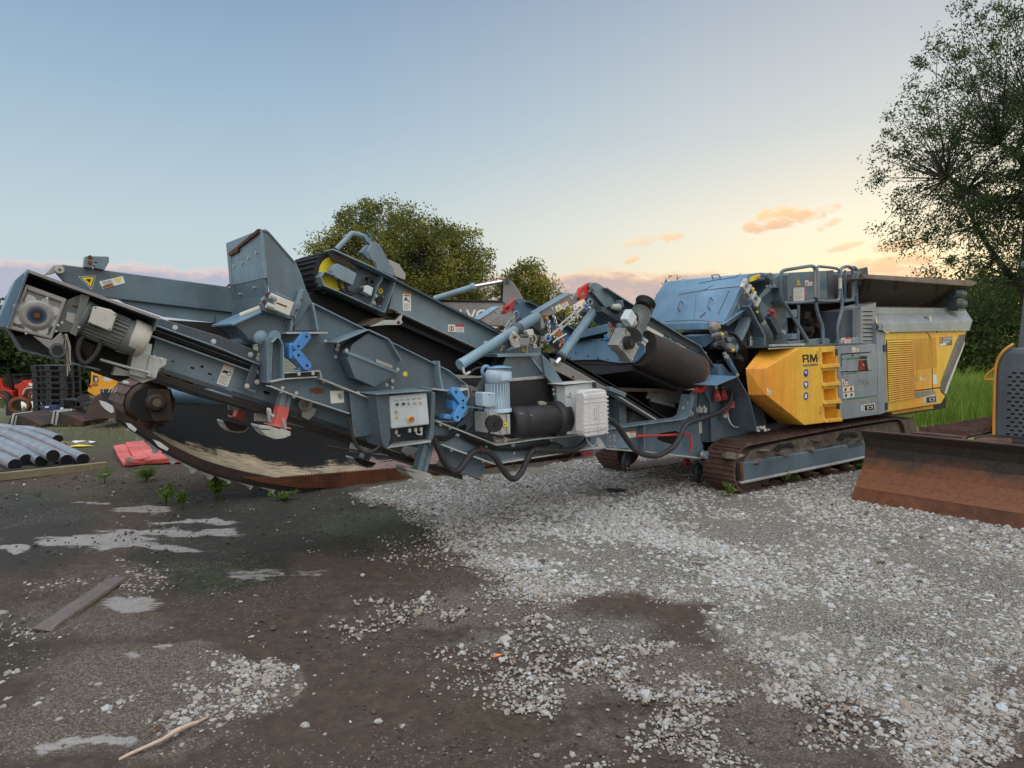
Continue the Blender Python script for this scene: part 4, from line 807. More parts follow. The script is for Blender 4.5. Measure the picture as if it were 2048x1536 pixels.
def latch(x0, y0, par):
    b = MB(); q = [(x0, y0 + 3), (x0 + 23, y0), (x0 + 24, y0 + 15), (x0 + 1, y0 + 18)]; b.pl(q, wf - .004, .012, 'creamr'); c = [(x0 + 3, y0 + 5), (x0 + 21, y0 + 2.5), (x0 + 21.5, y0 + 13), (x0 + 3.5, y0 + 15.5)]; b.pl(c, wf - .008, .008, 'hole')
    b.pl([(x0 + 7, y0 + 6.5), (x0 + 19, y0 + 5), (x0 + 19, y0 + 11), (x0 + 8, y0 + 13)], wf - .012, .008, 'zinc'); b.pl([(x0 + 11, y0 + 8), (x0 + 16, y0 + 7), (x0 + 16, y0 + 10), (x0 + 11, y0 + 11)], wf - .016, .008, 'hole'); b.pl([(x0 - 4, y0 + 5), (x0 - 1, y0 + 4.5), (x0 - 1, y0 + 16), (x0 - 4, y0 + 16.5)], wf - .004, .006, 'panelw')
    return b.build('door_latch', par)
latch(1727, 806, dr)
b = MB(); b.pl('1752.5,648 1768,645 1774.5,824 1757.5,829.5', wf - .004, .07, 'door'); b.build('door_pillar', CR, .003)
for q_ in ('1768,690 1772,689 1772.5,703 1768.5,703', '1772.5,806 1776,805 1776.5,819 1773,820', '1673,698 1676,698 1676,712 1673,712', '1676,804 1680,804 1680,818 1677,818'): b = MB(); b.pl(q_, wf - .02, .03, 'bluebar'); b.build('door_hinge', CR, .002)
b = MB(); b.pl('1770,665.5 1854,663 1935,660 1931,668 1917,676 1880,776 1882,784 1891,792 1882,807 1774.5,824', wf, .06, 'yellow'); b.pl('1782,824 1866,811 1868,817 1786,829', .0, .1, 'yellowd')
rp = b.build('engine_door', CR, .006, 'yellow engine door with a wide bank of louvres')
b = MB(); b.pl('1772,680 1826.5,678.5 1829.5,795 1777,803', wf - .002, .004, 'brown')
for i in range(28):
    f = i / 27; yl = 682.5 + f * 119; yr = 680.5 + f * 112; xl = 1774 + f * 3.5; xr = 1826 + f * 2.5
    bow = 1.2 * math.sin(math.pi * f) ** 3
    P = [W(xl, yl - 1.0, wf - .004), W(xr, yr - 1.0 + bow, wf - .004), W(xr, yr + 2.3 + bow, wf - .026), W(xl, yl + 2.3, wf - .026), W(xl, yl + 2.5, wf - .004), W(xr, yr + 2.5 + bow, wf - .004)]
    b.add(P, [[0, 1, 2, 3], [3, 2, 5, 4], [0, 3, 4], [1, 5, 2], [0, 4, 5, 1]], 'yellow')
b.build('louvre_bank', rp)
b = MB(); e = wf - .002; b.pl('1828,678 1872,675 1874,735 1832,740', e, .003, 'yellowd'); b.build('repaint_patch', rp)
b = MB(); b.pl('1853.6,664 1854.8,664 1862,676 1864,690 1866,782 1864.8,782 1862.8,690 1860.5,677', e, .003, 'hole'); b.build('panel_seam', rp); b = MB(); b.pl('1830,781 1880,774 1881,776 1830,783', e, .003, 'hole'); b.build('panel_seam', rp); b = MB(); b.pl('1831,785 1866,779 1873,787 1832,797', e - .001, .003, 'alugrey'); b.build('worn_strip', rp)
for q_ in ('1873,663.5', '1908,662'): b = MB(); b.bolts(q_, wf, 1.4, 'ink'); b.build('panel_bolt', rp)
tri(rp, '1830,762.5 1838,762 1833,748', wf); sticker(rp, '1840,754 1850,753 1850,760 1840,761.5', wf - .001); sticker(rp, '1864,750 1873.5,749 1874,767 1865,769', wf - .001, 'plain', 'data_plate')
b = MB(); q = pp('1879,674.5 1904.5,673 1904,690.5 1879,692.5'); b.prism([W(x, y, wf - .001) for x, y in q], -N * .003, 'stripe'); b.rect(q, wf - .003, .04, .08, .2, .6, 'orange'); b.rect(q, wf - .003, .02, .72, .55, .95, 'white'); sg = b.build('dealer_sign', rp)
ptext('TREMMER', '1885,675.5 1903.5,674.5 1903.5,680 1885,681', wf - .004, 'white', 'lettering', sg); ptext('GROUP', '1885,682 1899,681.3 1899,686 1885,686.8', wf - .004, 'white', 'lettering', sg)
latch(1851, 790, rp)
b = MB(); b.pl('1919,670 1932,668 1927,690 1896,770 1891,792 1881,779 1882,764 1912,684', wf - .006, .02, 'stripe'); b.pl('1927,690 1930,682 1929,690 1898,772 1893,788 1889,786 1895,768', wf - .008, .02, 'cream'); sp = b.build('corner_stripe', CR, .002)
A_ = W(1886, 765, wf - .008); B_ = W(1920, 681, wf - .008); rt = (B_ - A_).normalized(); upv = N.cross(rt).normalized()
text('90GO!', A_ + rt * .10, rt, upv, .075, 'inkl', 'lettering', sp, (B_ - A_).length * .92)
# ---- rear hood, vent tower, hopper
b = MB(); b.hull([W(x, y, -.09) for x, y in pp('1754,648 1768,664.5 1939,661.5 1945,641')] + [W(x, y, .06) for x, y in pp('1752,629 1930,625')] + [W(x, y, .5) for x, y in pp('1752,622 1930,618 1939,650 1760,664')], 'hood')
hd = b.build('engine_hood', CR, .008, 'weathered grey engine hood with rust freckles along its edge')
b = MB(); b.hull([W(x, y, .08) for x, y in pp('1752,615 1912,617 1912,627 1752,628')] + [W(x, y, .6) for x, y in pp('1752,611 1905,612 1905,622 1752,628')], 'hood'); b.build('hood_shelf', CR, .004)
b = MB(); b.pl('1857,632 1862,632 1866,648 1866,654 1863,654 1862,648', -.075, .05, 'cream'); b.build('tape_scrap', hd)
b = MB(); b.pl('1756,647.5 1766.5,647 1767,660 1757,660', -.094, .006, 'door'); b.bolts('1757,654 1765,654', -.094, .9, 'ink'); b.build('latch_cover', hd)
b = MB(); b.pl('1722,614 1752,606 1753,690 1722,690', .0, .3, 'hood')
for i in range(9):
    y = 621.5 + i * 8.35; P = [W(1727, y, -.002), W(1746, y, -.002), W(1745, y + 2.4, -.002), W(1728, y + 2.4, -.002)]; b.prism(P, -N * .004, 'hole'); P = [W(1726, y - .8, -.002), W(1746.5, y - .8, -.002), W(1746, y + .6, -.022), W(1727, y + .6, -.022)]; b.prism(P, -N * .004, 'hood')
b.bolts('1724,623 1750,623 1724,664 1751,663', .0, 1.1, 'inkl'); b.build('vent_tower', CR, .003, 'light grey cooling vent with nine slots')
b = MB(); b.hull([W(x, y, .0) for x, y in pp('1720,615 1752,605 1752,607')] + [W(x, y, .35) for x, y in pp('1683,622 1688,612 1740,603')] , 'hood'); b.build('vent_roof', CR)
b = MB(); b.pl('1683,622 1722,616 1722,692 1680,692', .12, .3, 'greyd'); b.build('dark_cover', CR, .003)
hw0, hw1 = .40, -.16
def hop(x, y, w): return W(x, y, w)
b = MB(); T0 = [W(1733, 557, hw1), W(1945, 572, hw1)]; B0 = [W(1716, 613, hw0), W(1906, 616, hw0)]
b.prism([T0[0], T0[1], B0[1], B0[0]], -N * .03 + Z * .01, 'hopper')
for x0, x1 in ((1722, 1752), (1770, 1800), (1850, 1878), (1885, 1905)):
    f = lambda x: (T0[0].lerp(T0[1], (x - 1733) / 212), B0[0].lerp(B0[1], (x - 1716) / 190)); t0, b0 = f(x0 + 12); t1 = t0 - Z * .03; q = t0.lerp(b0, .42)
    b.prism([t0, q, q + N * .03, t0 + N * .05], U * .012, 'hopper')
b.hull([W(1800, 577, .02), W(1856, 581, .02), W(1862, 613, .36), W(1817, 612, .36), W(1800, 577, .05), W(1856, 581, .05), W(1862, 613, .4), W(1817, 612, .4)], 'hopper')
hp = b.build('hopper_wall', CR, .002, 'dark rusty flared hopper side')
b = MB(); P = [W(1726, 548, hw1 - .05), W(1944, 561, hw1 - .05), W(1956, 566.5, hw1 - .05), W(1945, 571, hw1 - .05), W(1728, 555, hw1 - .05)]; b.prism(P, -N * .04, 'flange'); b.prism([W(1728, 555, hw1 - .05), W(1945, 571, hw1 - .05), W(1945, 572.4, hw1 - .05), W(1728, 556.5, hw1 - .05)], -N * .3, 'flange'); b.build('hopper_rim', CR, .003, 'long grey and rust brown hopper rim plate')
b = MB(); far = lambda x, y: W(x, y, 2.25); b.prism([far(1690, 545), far(1735, 534), far(1737, 556), far(1700, 560)], -N * .05, 'greyd'); L0 = W(1726, 552, hw1); b.hull([W(1700, 560, .45), W(1736, 552, -.1), W(1716, 612, .4), W(1690, 610, .6), W(1698, 562, 2.1), W(1712, 612, 1.9)], 'hopper'); b.hull([W(1640, 545, .9), W(1722, 541, .9), W(1722, 552, .7), W(1700, 575, .6), W(1640, 575, .9), W(1640, 545, 1.2), W(1722, 541, 1.2)], 'greyd'); b.build('hopper_end', CR)
b = MB(); b.prism([W(1733, 557, 2.3), W(1945, 572, 2.3), W(1906, 616, 1.8), W(1716, 613, 1.8)], -N * .03, 'hopper'); b.build('hopper_wall', CR)
for y0, x1 in ((588, 1921), (608, 1922)):
    b = MB(); c = W(x1, y0, -.02); ax = U; r = 12.5 * c.y / FOC; b.lathe(c - ax * .34, ax, [(0, r * .7), (.02, r * .85), (.12, r * .9), (.13, r), (.24, r), (.25, r * .85), (.34, r * .95), (.36, r * .9), (.362, r * .55), (.36, .01)], 'greyd', 24); b.bar(c - ax * .3 - Z * r, c - ax * .05 - Z * r, .16, .03, 'greyd'); b.build('vibration_motor', CR, .002, 'blue round capped vibration motor')
b = MB(); b.pl('1905,578 1926,576 1927,580 1912,582', .02, .2, 'greyd'); b.pl('1903,617 1922,616 1920,621 1905,622', .0, .15, 'zincr'); b.build('motor_bracket', CR)
# ---- platform, railing, cabinet, engine bay
b = MB(); b.pl('1546,692 1600,690 1672,687 1752,685 1752,688 1672,691.5 1600,694 1546,696', .0, .9, 'greyd'); b.pl('1545,689 1610,687 1610,691 1545,693', -.02, .05, 'zinc'); b.pl('1577,683 1650,676 1660,678 1660,687 1577,691', .05, .06, 'grey'); b.build('platform', CR, .003)
b = MB(); b.pl('1678,680 1719,674 1722,690 1676,692', .02, .05, 'greyl'); b.bolts('1708,677 1708,686 1714,676', .02, 1.3); kp = b.build('kick_plate', CR, .003)
sticker(kp, '1682,676.5 1701,673.5 1701,686 1683,688.5', .015, 'prohib', 'prohibition_sticker')
b = MB(); q = .022
b.tube(catm([W(*p) for p in ((1617, 684, .02), (1600, 656, .02), (1574, 615, .02), (1565, 602, .02), (1562, 590, .02), (1561, 565, .02), (1562, 548, .02), (1568, 541, .02), (1590, 537, .02), (1617, 532.5, .02), (1626, 533, .02), (1630, 539, .02), (1631, 570, .02), (1631, 600, .02), (1634, 620, .02), (1640, 640, .02), (1645, 655, .02), (1646, 688, .02))], 3), q, 'grey', 10)
b.ptube('1566,606 1600,605 1629,601', .02, q * .9, 'grey', 10, 3); b.ptube('1634,605 1685,602 1707,600', .06, q * .9, 'grey', 10, 3)
b.tube([W(1597, 610, .25), W(1596, 684, .25)], .02, 'grey', 10); b.build('railing', CR, label='grey tubular railing of the platform')
b = MB(); b.ptube('1635,600 1634,560 1634,538 1637,533 1645,533.5 1668,536 1676,539 1679,546 1679,590 1677,599 1670,602 1640,601.5 1635,600', .0, .018, 'grey', 10, 4); b.pl('1631,541 1639,541 1639,595 1631,594', .0, .02, 'alugrey'); b.pl('1633,595 1638,595 1638,604 1633,604', -.01, .03, 'dark'); b.build('railing_gate', CR, label='hinged tubular gate on the railing')
b = MB(); b.tube(catm([W(*p) for p in ((1676, 688, .0), (1675, 655, .0), (1680, 632, .0), (1684, 612, .0), (1682, 580, .0), (1680, 550, .0), (1683, 537, .0), (1694, 533, .0), (1703, 536, .0), (1706, 545, .0), (1706, 592, .0), (1702, 600, .0), (1688, 602, .0))], 4), q, 'grey', 10); b.pl('1680,556 1684,556 1684,577 1680,577', -.03, .02, 'zinc'); b.build('railing_post', CR)
b = MB(); b.tube(catm([W(*p) for p in ((1715, 688, .12), (1714, 640, .12), (1713, 560, .12), (1714, 543, .12), (1709, 535, .12), (1700, 536, .12))], 4), q, 'grey', 10); b.tube([W(1690, 540, .3), W(1691, 600, .3)], .016, 'grey', 8)
for y in (545, 590): b.tube([W(1706, y, .0), W(1714, y - 1, .12)], .008, 'zinc', 6)
b.build('railing_post', CR)
b = MB(); b.pl('1576,549 1579,545 1654,541 1656,600 1577,606', .30, .45, 'grey'); b.pl('1656,541 1668,540 1669,600 1657,600', .36, .05, 'greyd'); b.disc(1581, 595, .30, 2.4, 'hole', .004); cb = b.build('control_cabinet', CR, .01)
tri(cb, '1591,571.5 1602.5,571.5 1597,556', .30); sticker(cb, '1586,574.5 1610,573.5 1610,602 1586,603', .297, 'table', 'instruction_sheet'); sticker(cb, '1610,561 1625,560 1625,571 1611,572', .297, 'prohib', 'prohibition_sticker')
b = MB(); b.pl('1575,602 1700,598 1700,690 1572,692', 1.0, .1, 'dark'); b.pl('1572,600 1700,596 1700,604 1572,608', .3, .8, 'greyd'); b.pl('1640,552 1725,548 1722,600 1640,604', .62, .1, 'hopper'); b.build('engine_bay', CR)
rg = random.Random(9); b = MB()
for i in range(34):
    x = rg.uniform(1588, 1680); y = rg.uniform(622, 684); p = W(x, y, rg.uniform(.45, .9)); s = rg.uniform(.03, .11); m_ = rg.choice(('brown', 'oldsteel', 'dark', 'dark', 'brass' if i % 7 == 0 else 'brown', 'magsky' if i % 6 == 0 else 'dark'))
    if i % 3 == 0: b.cyl(p, p + Vector((rg.uniform(-1, 1), rg.uniform(-1, 1), rg.uniform(-.3, .3))).normalized() * s * 1.6, s * .6, m_, 14)
    else: b.box(p, U * s, N * s * .8, Z * s * rg.uniform(.5, 1), m_)
for i in range(9):
    x = rg.uniform(1592, 1660); b.tube(catm([W(x, rg.uniform(625, 650), .5), W(x + rg.uniform(-10, 14), rg.uniform(650, 665), .4), W(x + rg.uniform(-12, 22), rg.uniform(665, 684), .5)], 5), .012, 'rubber', 6)
b.build('engine', CR, .002, 'dusty brown engine block seen through the railing')
b = MB(); b.pl('1586,620 1594,619 1594,634 1586,635', .2, .1, 'greyl'); b.pl('1584,668 1594,667 1594,678 1584,679', .2, .1, 'greyl'); b.build('fuse_box', CR, .003)
# ---- crusher housing with hood
b = MB(); b.pl('1474,698 1480,660 1502,632 1524,590 1545,552 1556,546 1566,560 1572,606 1578,690 1540,696', .52, .9, 'grey'); b.pl('1470,700 1480,660 1500,668 1500,696', .5, .05, 'greyd'); b.build('crusher_housing', CR, .004)
hoodprof = '1446,646 1482,572 1497,549 1522,545 1552,547 1545,560 1530,575 1505,615 1490,640 1470,660'
b = MB(); b.pl('1446,646 1482,572 1497,549 1522,545 1552,547 1545,552 1524,552 1503,557 1489,577 1456,648', .45, 1.36, 'hoodsky'); ho = b.build('hood', CR, .006, 'sloped blue service hood with three grab handles and rust scratches')
P0 = W(1446, 646, .45); P1 = W(1482, 572, .45); n1_ = (P1 - P0).cross(N).normalized(); n1_ = n1_ if n1_.dot(Vector((0, -1, 0))) > 0 else -n1_
P2 = W(1497, 549, .45); n2_ = (P2 - P1).cross(N).normalized(); n2_ = n2_ if n2_.z > 0 else -n2_
def onA(x, y, h=0): return onp(x, y, P0, n1_) + n1_ * h
def onB(x, y, h=0): return onp(x, y, P1, n2_) + n2_ * h
b = MB()
def line(f, pts, wd, mat):
    q = [f(x, y, .002) for x, y in pp(pts)]
    for a, c in zip(q, q[1:]): d = (c - a).normalized(); nn = n1_ if f is onA else n2_; s = d.cross(nn) * wd; b.prism([a - s, c - s, c + s, a + s], nn * .002, mat)
line(onA, '1358,589 1400,582 1440,577 1480,573', .004, 'rust'); line(onA, '1436,630 1458,582', .003, 'hole'); line(onA, '1330,643 1390,640 1444,645', .004, 'greyd'); line(onA, '1392,588 1391,615 1388,636', .0015, 'greyd')
line(onB, '1398,567 1432,560 1470,555 1484,546', .003, 'hole'); line(onA, '1400,635 1406,630 1412,625', .010, 'rust')
line(onB, '1408,580 1420,574 1428,570', .004, 'rust'); b.build('hood_seams', ho)
for f, pts in ((onA, '1366,607 1360,623'), (onA, '1425,600 1420,620'), (onB, '1427,558 1441,556')):
    a, c = [f(x, y) for x, y in pp(pts)]; nn = n1_ if f is onA else n2_; b = MB(); b.tube(catm([a, a + nn * .05, a + nn * .06 + (c - a) * .12, c + nn * .06 - (c - a) * .12, c + nn * .05, c], 4), .007, 'greyd', 8); b.build('grab_handle', ho)
b = MB(); b.pl('1447,646 1482,577 1500,600 1505,615 1456,652', .47, .03, 'grey'); b.strip('1446,648 1500,612 1524,592', .42, .6, .014, 'hoodsky'); b.strip('1470,700 1492,655 1507,615', .4, .55, .05, 'greyl'); b.pl('1471,598 1474,597 1481,618 1478,620', .455, .02, 'greyl'); b.build('hood_bracket', CR, .003)
b = MB(); b.pl('1440,700 1536,690 1545,840 1500,866 1440,866 1425,760', 1.0, .05, 'dark'); b.build('dark_infill', CR)  # dark plate closing the see-through gap behind the housing
b = MB(); p = W(1410, 652, .62); q_ = p - N * 1.05; b.bar(p, q_, .12, .085, 'hoodsky'); b.build('cross_beam', CR, .006)
b = MB(); b.pl('1400,664 1445,655 1460,660 1470,700 1450,740 1420,700 1404,690', .95, .3, 'dark'); b.pl('1404,672 1420,668 1428,680 1410,694', .7, .3, 'magsky'); b.pl('1376,678 1400,668 1410,680 1395,700', 1.0, .3, 'magsky'); b.build('crusher_outlet', CR)
# hood clamp and lift cylinders
b = MB(); a, c = W(1487, 566, .36), W(1516, 607, .36); d = (c - a).normalized(); s = N.cross(d)
for o in (-.045, .045): b.bar(a + s * o, c + s * o, .03, .02, 'zincr', N)
for f in (.02, .3, .62, .95): p = a.lerp(c, f); b.bar(p - s * .065, p + s * .065, .035, .05, 'cream', N)
b.bolt(1506, 578, .33, 2.4, 'signy'); b.bolts('1488,563 1495,572 1503,592 1511,605', .35, 1.6); b.build('hood_clamp', CR, .002)
b = MB(); b.pl('1500,555 1519,548 1522,552 1512,560 1500,564', .44, .03, 'signy'); b.disc(1516, 554, .41, 3, 'pink', .02); b.build('stop_switch', CR, .002)
b = MB(); a, c = W(1507, 612, .40), W(1522, 642, .40); b.cyl(a, c, .045, 'greyd', 16); b.cyl(c, c + (c - a).normalized() * .05, .052, 'zincr', 16); b.disc(1514, 624, .36, 2.6, 'signy', .01); b.build('lift_cylinder', CR, .002)
b = MB(); b.strip('1500,610 1532,672 1532,694', .34, .52, .03, 'grey'); b.pl('1519,598 1545,622 1534,672 1526,672 1520,648', .5, .03, 'greyl'); b.disc(1533, 553, .40, 7, 'grey', .06, 20); b.disc(1533, 553, .34, 4, 'greyd', .01, 16); b.pl('1541,568 1548,566 1547,576 1522,598 1518,594', .44, .02, 'greyl'); b.pl('1548,555 1562,550 1562,575 1545,576', .4, .06, 'grey'); b.bolts('1510,641 1533,572 1541,573 1549,571', .4, 1.5); b.build('lift_arm', CR, .003)
b = MB(); a, c = W(1537, 632, .36), W(1554, 663, .36); b.hull([p + N * i * .04 + N.cross((c - a).normalized()) * j * .045 for p in (a, c) for i in (-1, 1) for j in (-1, 1)], 'greyd'); b.tube(catm([W(1538, 621, .33), W(1546, 624, .33), W(1549, 635, .33)], 5), .026, 'plugred', 10); b.tube([W(1554, 663, .38), W(1555, 680, .38)], .05, 'greyd', 12); b.disc(1565, 665, .36, 4.5, 'zinc', .03, 14); b.pl('1557,660 1569,658 1565,680 1560,678', .4, .02, 'grey'); b.build('support_strut', CR, .003)
b = MB(); b.pl('1527,672 1533,672 1532,697 1525,697', .42, .04, 'grey'); b.tube([W(1495, 640, .44), W(1497, 694, .44)], .018, 'rubber', 8); b.build('strut_foot', CR, .002)
sticker(CR, '1500,671 1512,670 1512,691 1500,692', .515, 'tall'); sticker(CR, '1487,682 1500,681 1499,692 1488,693', .515)
# hydraulic valve cluster
rg = random.Random(21); b = MB(); c = W(1422, 654, .42); b.lathe(c, N + U * -.3, [(0, .045), (.05, .06), (.09, .06), (.11, .035)], 'alugrey', 8); b.cyl(c + N * .10, c + N * .125, .024, 'brass', 12); b.build('valve_motor', CR, .003)
b = MB()
for i in range(30):
    f = rg.random(); x = 1428 + 44 * f + rg.uniform(-12, 12); y = 655 + 56 * f + rg.uniform(-9, 9); p = W(x, y, rg.uniform(.42, .62)); s = rg.uniform(.02, .045); m_ = rg.choice(('alugrey', 'alugrey', 'motorg', 'greyd', 'brown', 'zincr'))
    if i % 2: b.cyl(p, p + (U * rg.uniform(-1, 1) + N * rg.uniform(0, 1) + Z * rg.uniform(-.6, .6)).normalized() * s * 2.6, s * .7, m_, 12)
    else: b.box(p, (U * .8 - Z * .5) * s * 1.3, N * s, (U * .5 + Z * .8) * s, m_)
b.bolts('1444,669 1465,700', .40, 3, 'signy'); b.build('hydraulic_valve', CR, .002, 'grey brown cluster of hydraulic valves and pipes')
b = MB()
for i in range(8): x = 1470 + i * 2.4; b.tube(catm([W(x - 12, 664 + i * 2, .45), W(x + 4, 672 + i * 3, .38), W(x + 8, 700 + i * 2, .42), W(x + 2 - i, 730 + i * 2, .5)], 5), .011, 'rubber', 6)
for i in range(5): b.tube(catm([W(1428 + i * 6, 738, .8), W(1436 + i * 7, 722 - i * 2, .7), W(1446 + i * 8, 735, .8)], 5), .012, 'rubber', 6)
b.build('hydraulic_hoses', CR)
b = MB(); a, c = W(1452, 712, .42), W(1474, 752, .42); b.cyl(a, c, .034, 'magsky', 12); b.cyl(a, a + (a - c).normalized() * .05, .024, 'steel', 12); b.disc(1474, 750, .38, 2.4, 'signy', .01); b.disc(1451, 714, .38, 4, 'zinc', .03, 12); b.build('tension_cylinder', CR)
b = MB(); b.pl('1436,733 1445,728 1460,745 1474,748 1472,753 1438,757', .5, .2, 'magsky'); b.build('outlet_bracket', CR, .003)
# ---- main discharge conveyor with its two arms
armp = '1180,572 1184,566 1190,565 1197,567 1212,577 1262,608 1302,636 1370,675 1393,690 1406,712 1440,752 1405,768 1394,740 1384,720 1366,708 1338,688 1290,664 1250,640 1210,614 1204,606 1194,594 1183,582'
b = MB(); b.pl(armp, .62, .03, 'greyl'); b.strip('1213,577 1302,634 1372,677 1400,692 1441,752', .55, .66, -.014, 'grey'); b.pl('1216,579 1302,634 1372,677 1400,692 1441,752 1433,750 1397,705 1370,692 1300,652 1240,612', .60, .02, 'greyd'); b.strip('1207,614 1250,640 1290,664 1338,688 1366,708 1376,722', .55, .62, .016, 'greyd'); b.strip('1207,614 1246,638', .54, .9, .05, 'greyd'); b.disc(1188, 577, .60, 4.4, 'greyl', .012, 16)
b.bolts('1326,679 1340,678 1354,688', .615, 2); b.bolt(1411, 706, .6, 2); arm = b.build('conveyor_arm', CR, .003, 'near grey conveyor arm sloping from its raised round end')
sticker(arm, '1356,684 1373,691 1369,703 1353,696', .615, 'prohib', 'prohibition_sticker'); sticker(arm, '1298,646 1330,663 1325,677 1293,658', .615, 'plain', 'torn_sticker', 'large faded torn white sticker')
b = MB(); b.pl('1180,583 1195,594 1208,607 1206,614 1188,614 1178,611 1173,600 1172,592', .66, .03, 'greyd'); c = W(1180, 604, .64); b.ring(c, N, .03, .014, 'greyl'); b.build('arm_eye', arm)
arm2 = MB(); arm2.pl('1027,614 1026,604 1030,598 1038,596 1047,598 1060,605 1084,618 1100,630 1160,668 1180,690 1150,690 1110,660 1058,637 1046,638 1036,636 1030,632', 1.75, .03, 'magsky'); arm2.strip('1058,604 1084,618 1160,668', 1.66, 1.8, -.014, 'grey'); arm2.strip('1046,637 1060,640 1130,690', 1.66, 1.8, .05, 'greyd'); arm2.disc(1036, 605, 1.73, 3.2, 'greyl', .02, 14); arm2.disc(1038, 627, 1.73, 3, 'alugrey', .01, 14); arm2 = arm2.build('conveyor_arm', CR, .003, 'far blue grey conveyor arm')
for q, w, par in (('1175,587 1188,566 1180,565 1162,576 1158,585 1148,592 1158,602 1170,597 1177,590', .66, arm), ('1003,614 1016,610 1033,596 1027,606 1026,618 1011,628', 1.72, arm2)):
    b = MB(); b.pl(q, w, .05, 'red'); s = pp(q); 
    if w < 1: b.pl('1162,588 1168,584 1170,588 1164,592', w - .004, .004, 'alugrey'); b.disc(1155, 596, w, 3.4, 'rust', .02)
    else: b.pl('1011,617 1018,612 1019,616 1012,620', w - .004, .004, 'hole'); b.disc(1005, 624, w, 3, 'rust', .02)
    b.build('red_link', par, .003)
b = MB(); b.pl('1222,613 1236,611 1246,618 1245,626 1228,626 1221,622', .55, .06, 'dark'); b.lathe(W(1224, 614, .5), U, [(0, .02), (.03, .035), (.10, .04), (.12, .03)], 'zincr', 12); b.strip('1246,600 1248,626', .5, .6, .01, 'greyl'); b.ptube('1236,612 1246,616 1252,626', .5, .01, 'rubber', 6); b.build('arm_sensor', arm, .002)
# conveyor throat, chute and rubber flaps between the arms
b = MB(); b.pl('1234,784 1392,780 1390,838 1240,858', 1.25, .25, 'dark'); b.pl('1298,781 1364,780 1361,808 1292,797', .95, .02, 'zinc'); b.pl('1293,797 1362,807 1360,838 1312,832', .93, .02, 'rubber'); b.pl('1302,796 1350,808 1350,815 1302,803', .915, .014, 'zinc'); b.bolts('1306,800 1345,811', .915, 1.6); b.pl('1238,797 1252,799 1254,852 1240,852', .75, .3, 'grey'); b.pl('1270,814 1305,836 1258,850', .85, .2, 'alugrey'); b.build('discharge_chute', CR, .003)
b = MB(); b.pl('1240,776 1350,778 1392,768 1392,776 1350,784 1240,783', .7, .9, 'hopper'); b.build('chute_lip', CR)
# turnbuckles and the lift struts
b = MB(); a, c = W(1195, 612, .72), W(1124, 711, .58); b.cyl(a, c, .050, 'cyl', 18); b.cyl(c, c + (c - a).normalized() * .03, .056, 'greyd', 18); b.cyl(c, c + (c - a).normalized() * .13, .024, 'chrome', 12); b.ptube('1106,686 1112,680 1125,672 1133,668', .52, .008, 'creamr', 6); b.build('lift_strut', CR, label='thick blue grey hydraulic strut under the near arm')
def turnbuckle(x0, y0, x1, y1, w0, w1):
    b = MB(); a, c = W(x0, y0, w0), W(x1, y1, w1); d = (c - a); s = N.cross(d.normalized()) * .022; b.cyl(a, a + d * .35, .012, 'zinc', 8); b.cyl(c - d * .3, c, .012, 'zinc', 8)
    for q in (-1, 1): b.tube([a + d * .28 + s * q, a + d * .75 + s * q], .010, 'zinc', 6)
    for f in (.28, .75): b.bar(a + d * f - s * 1.4, a + d * f + s * 1.4, .03, .03, 'zinc')
    for p, u in ((a, -1), (c, 1)): b.ring(p + d.normalized() * u * .035, N, .035, .011, 'zinc', 16, 6); b.cyl(p + d.normalized() * u * .03 - N * .03, p + d.normalized() * u * .03 + N * .04, .016, 'blue' if u > 0 or x0 > 1080 else 'zinc', 8)
    b.build('turnbuckle', CR)
turnbuckle(1100, 672, 1168, 614, .62, .66); turnbuckle(1006, 665, 1030, 632, 1.6, 1.72)
# ================================================================ OVERBAND MAGNET hung under the arms
MG = thing('overband_magnet', W(1270, 720, 1.1) - Z * .3, 'blue framed overband magnet with a wide black belt hung on chains under the conveyor arms', 'magnet')
mp0 = W(1280, 694, .50); md = (W(1384, 744, .50) - W(1284, 699, .50)).normalized(); mq = md.cross(N).normalized(); mq = mq if mq.z > 0 else -mq
rD = .205; Lw = 1.30; Lx = (W(1384, 744, .50) - mp0).length
def stad(r, n=14, off=0, hgt=1.0):
    P = []
    for i in range(n + 1): a = -math.pi / 2 + math.pi * i / n; P.append(N * (r * math.cos(a)) + mq * (r * math.sin(a)) * hgt)
    for i in range(n + 1): a = math.pi / 2 + math.pi * i / n; P.append(-N * Lw + N * (r * math.cos(a)) + mq * (r * math.sin(a)) * hgt)
    return P
b = MB(); b.prism([mp0 + p + md * .04 for p in stad(rD)], md * (Lx - .02), 'brown'); b.prism([mp0 + p * 1. + md * (Lx * .96) for p in stad(rD + .006)], md * .05, 'cream' if False else 'oldsteel'); b.build('belt', MG, .006, 'worn brown black rubber belt')
b = MB(); b.cyl(mp0 + md * (Lx + .01), mp0 + md * (Lx + .05), rD * 1.02, 'rust', 28); b.cyl(mp0 + md * (Lx + .05), mp0 + md * (Lx + .055), rD * .8, 'oldsteel', 24); b.build('drum_end', MG)
b = MB(); nrm = md
def onM(x, y): return onp(x, y, mp0, nrm)
fr = [onM(x, y) for x, y in pp('1111,716 1128,700 1143,682 1170,679 1210,676 1235,674 1262,674 1289,679 1288,704 1273,721 1266,725 1240,726 1217,723 1200,719 1147,720 1132,726')]
b.prism(fr, md * .03, 'magsky'); o_ = b.build('frame_plate', MG, .003, 'bright blue end plate of the magnet')
b = MB(); b.prism([onM(x, y) + md * .02 for x, y in pp('1113,722 1150,728 1240,730 1262,728 1262,740 1200,748 1130,740')], md * (Lx - .1), 'rubber'); b.build('belt_underside', MG)
b = MB()
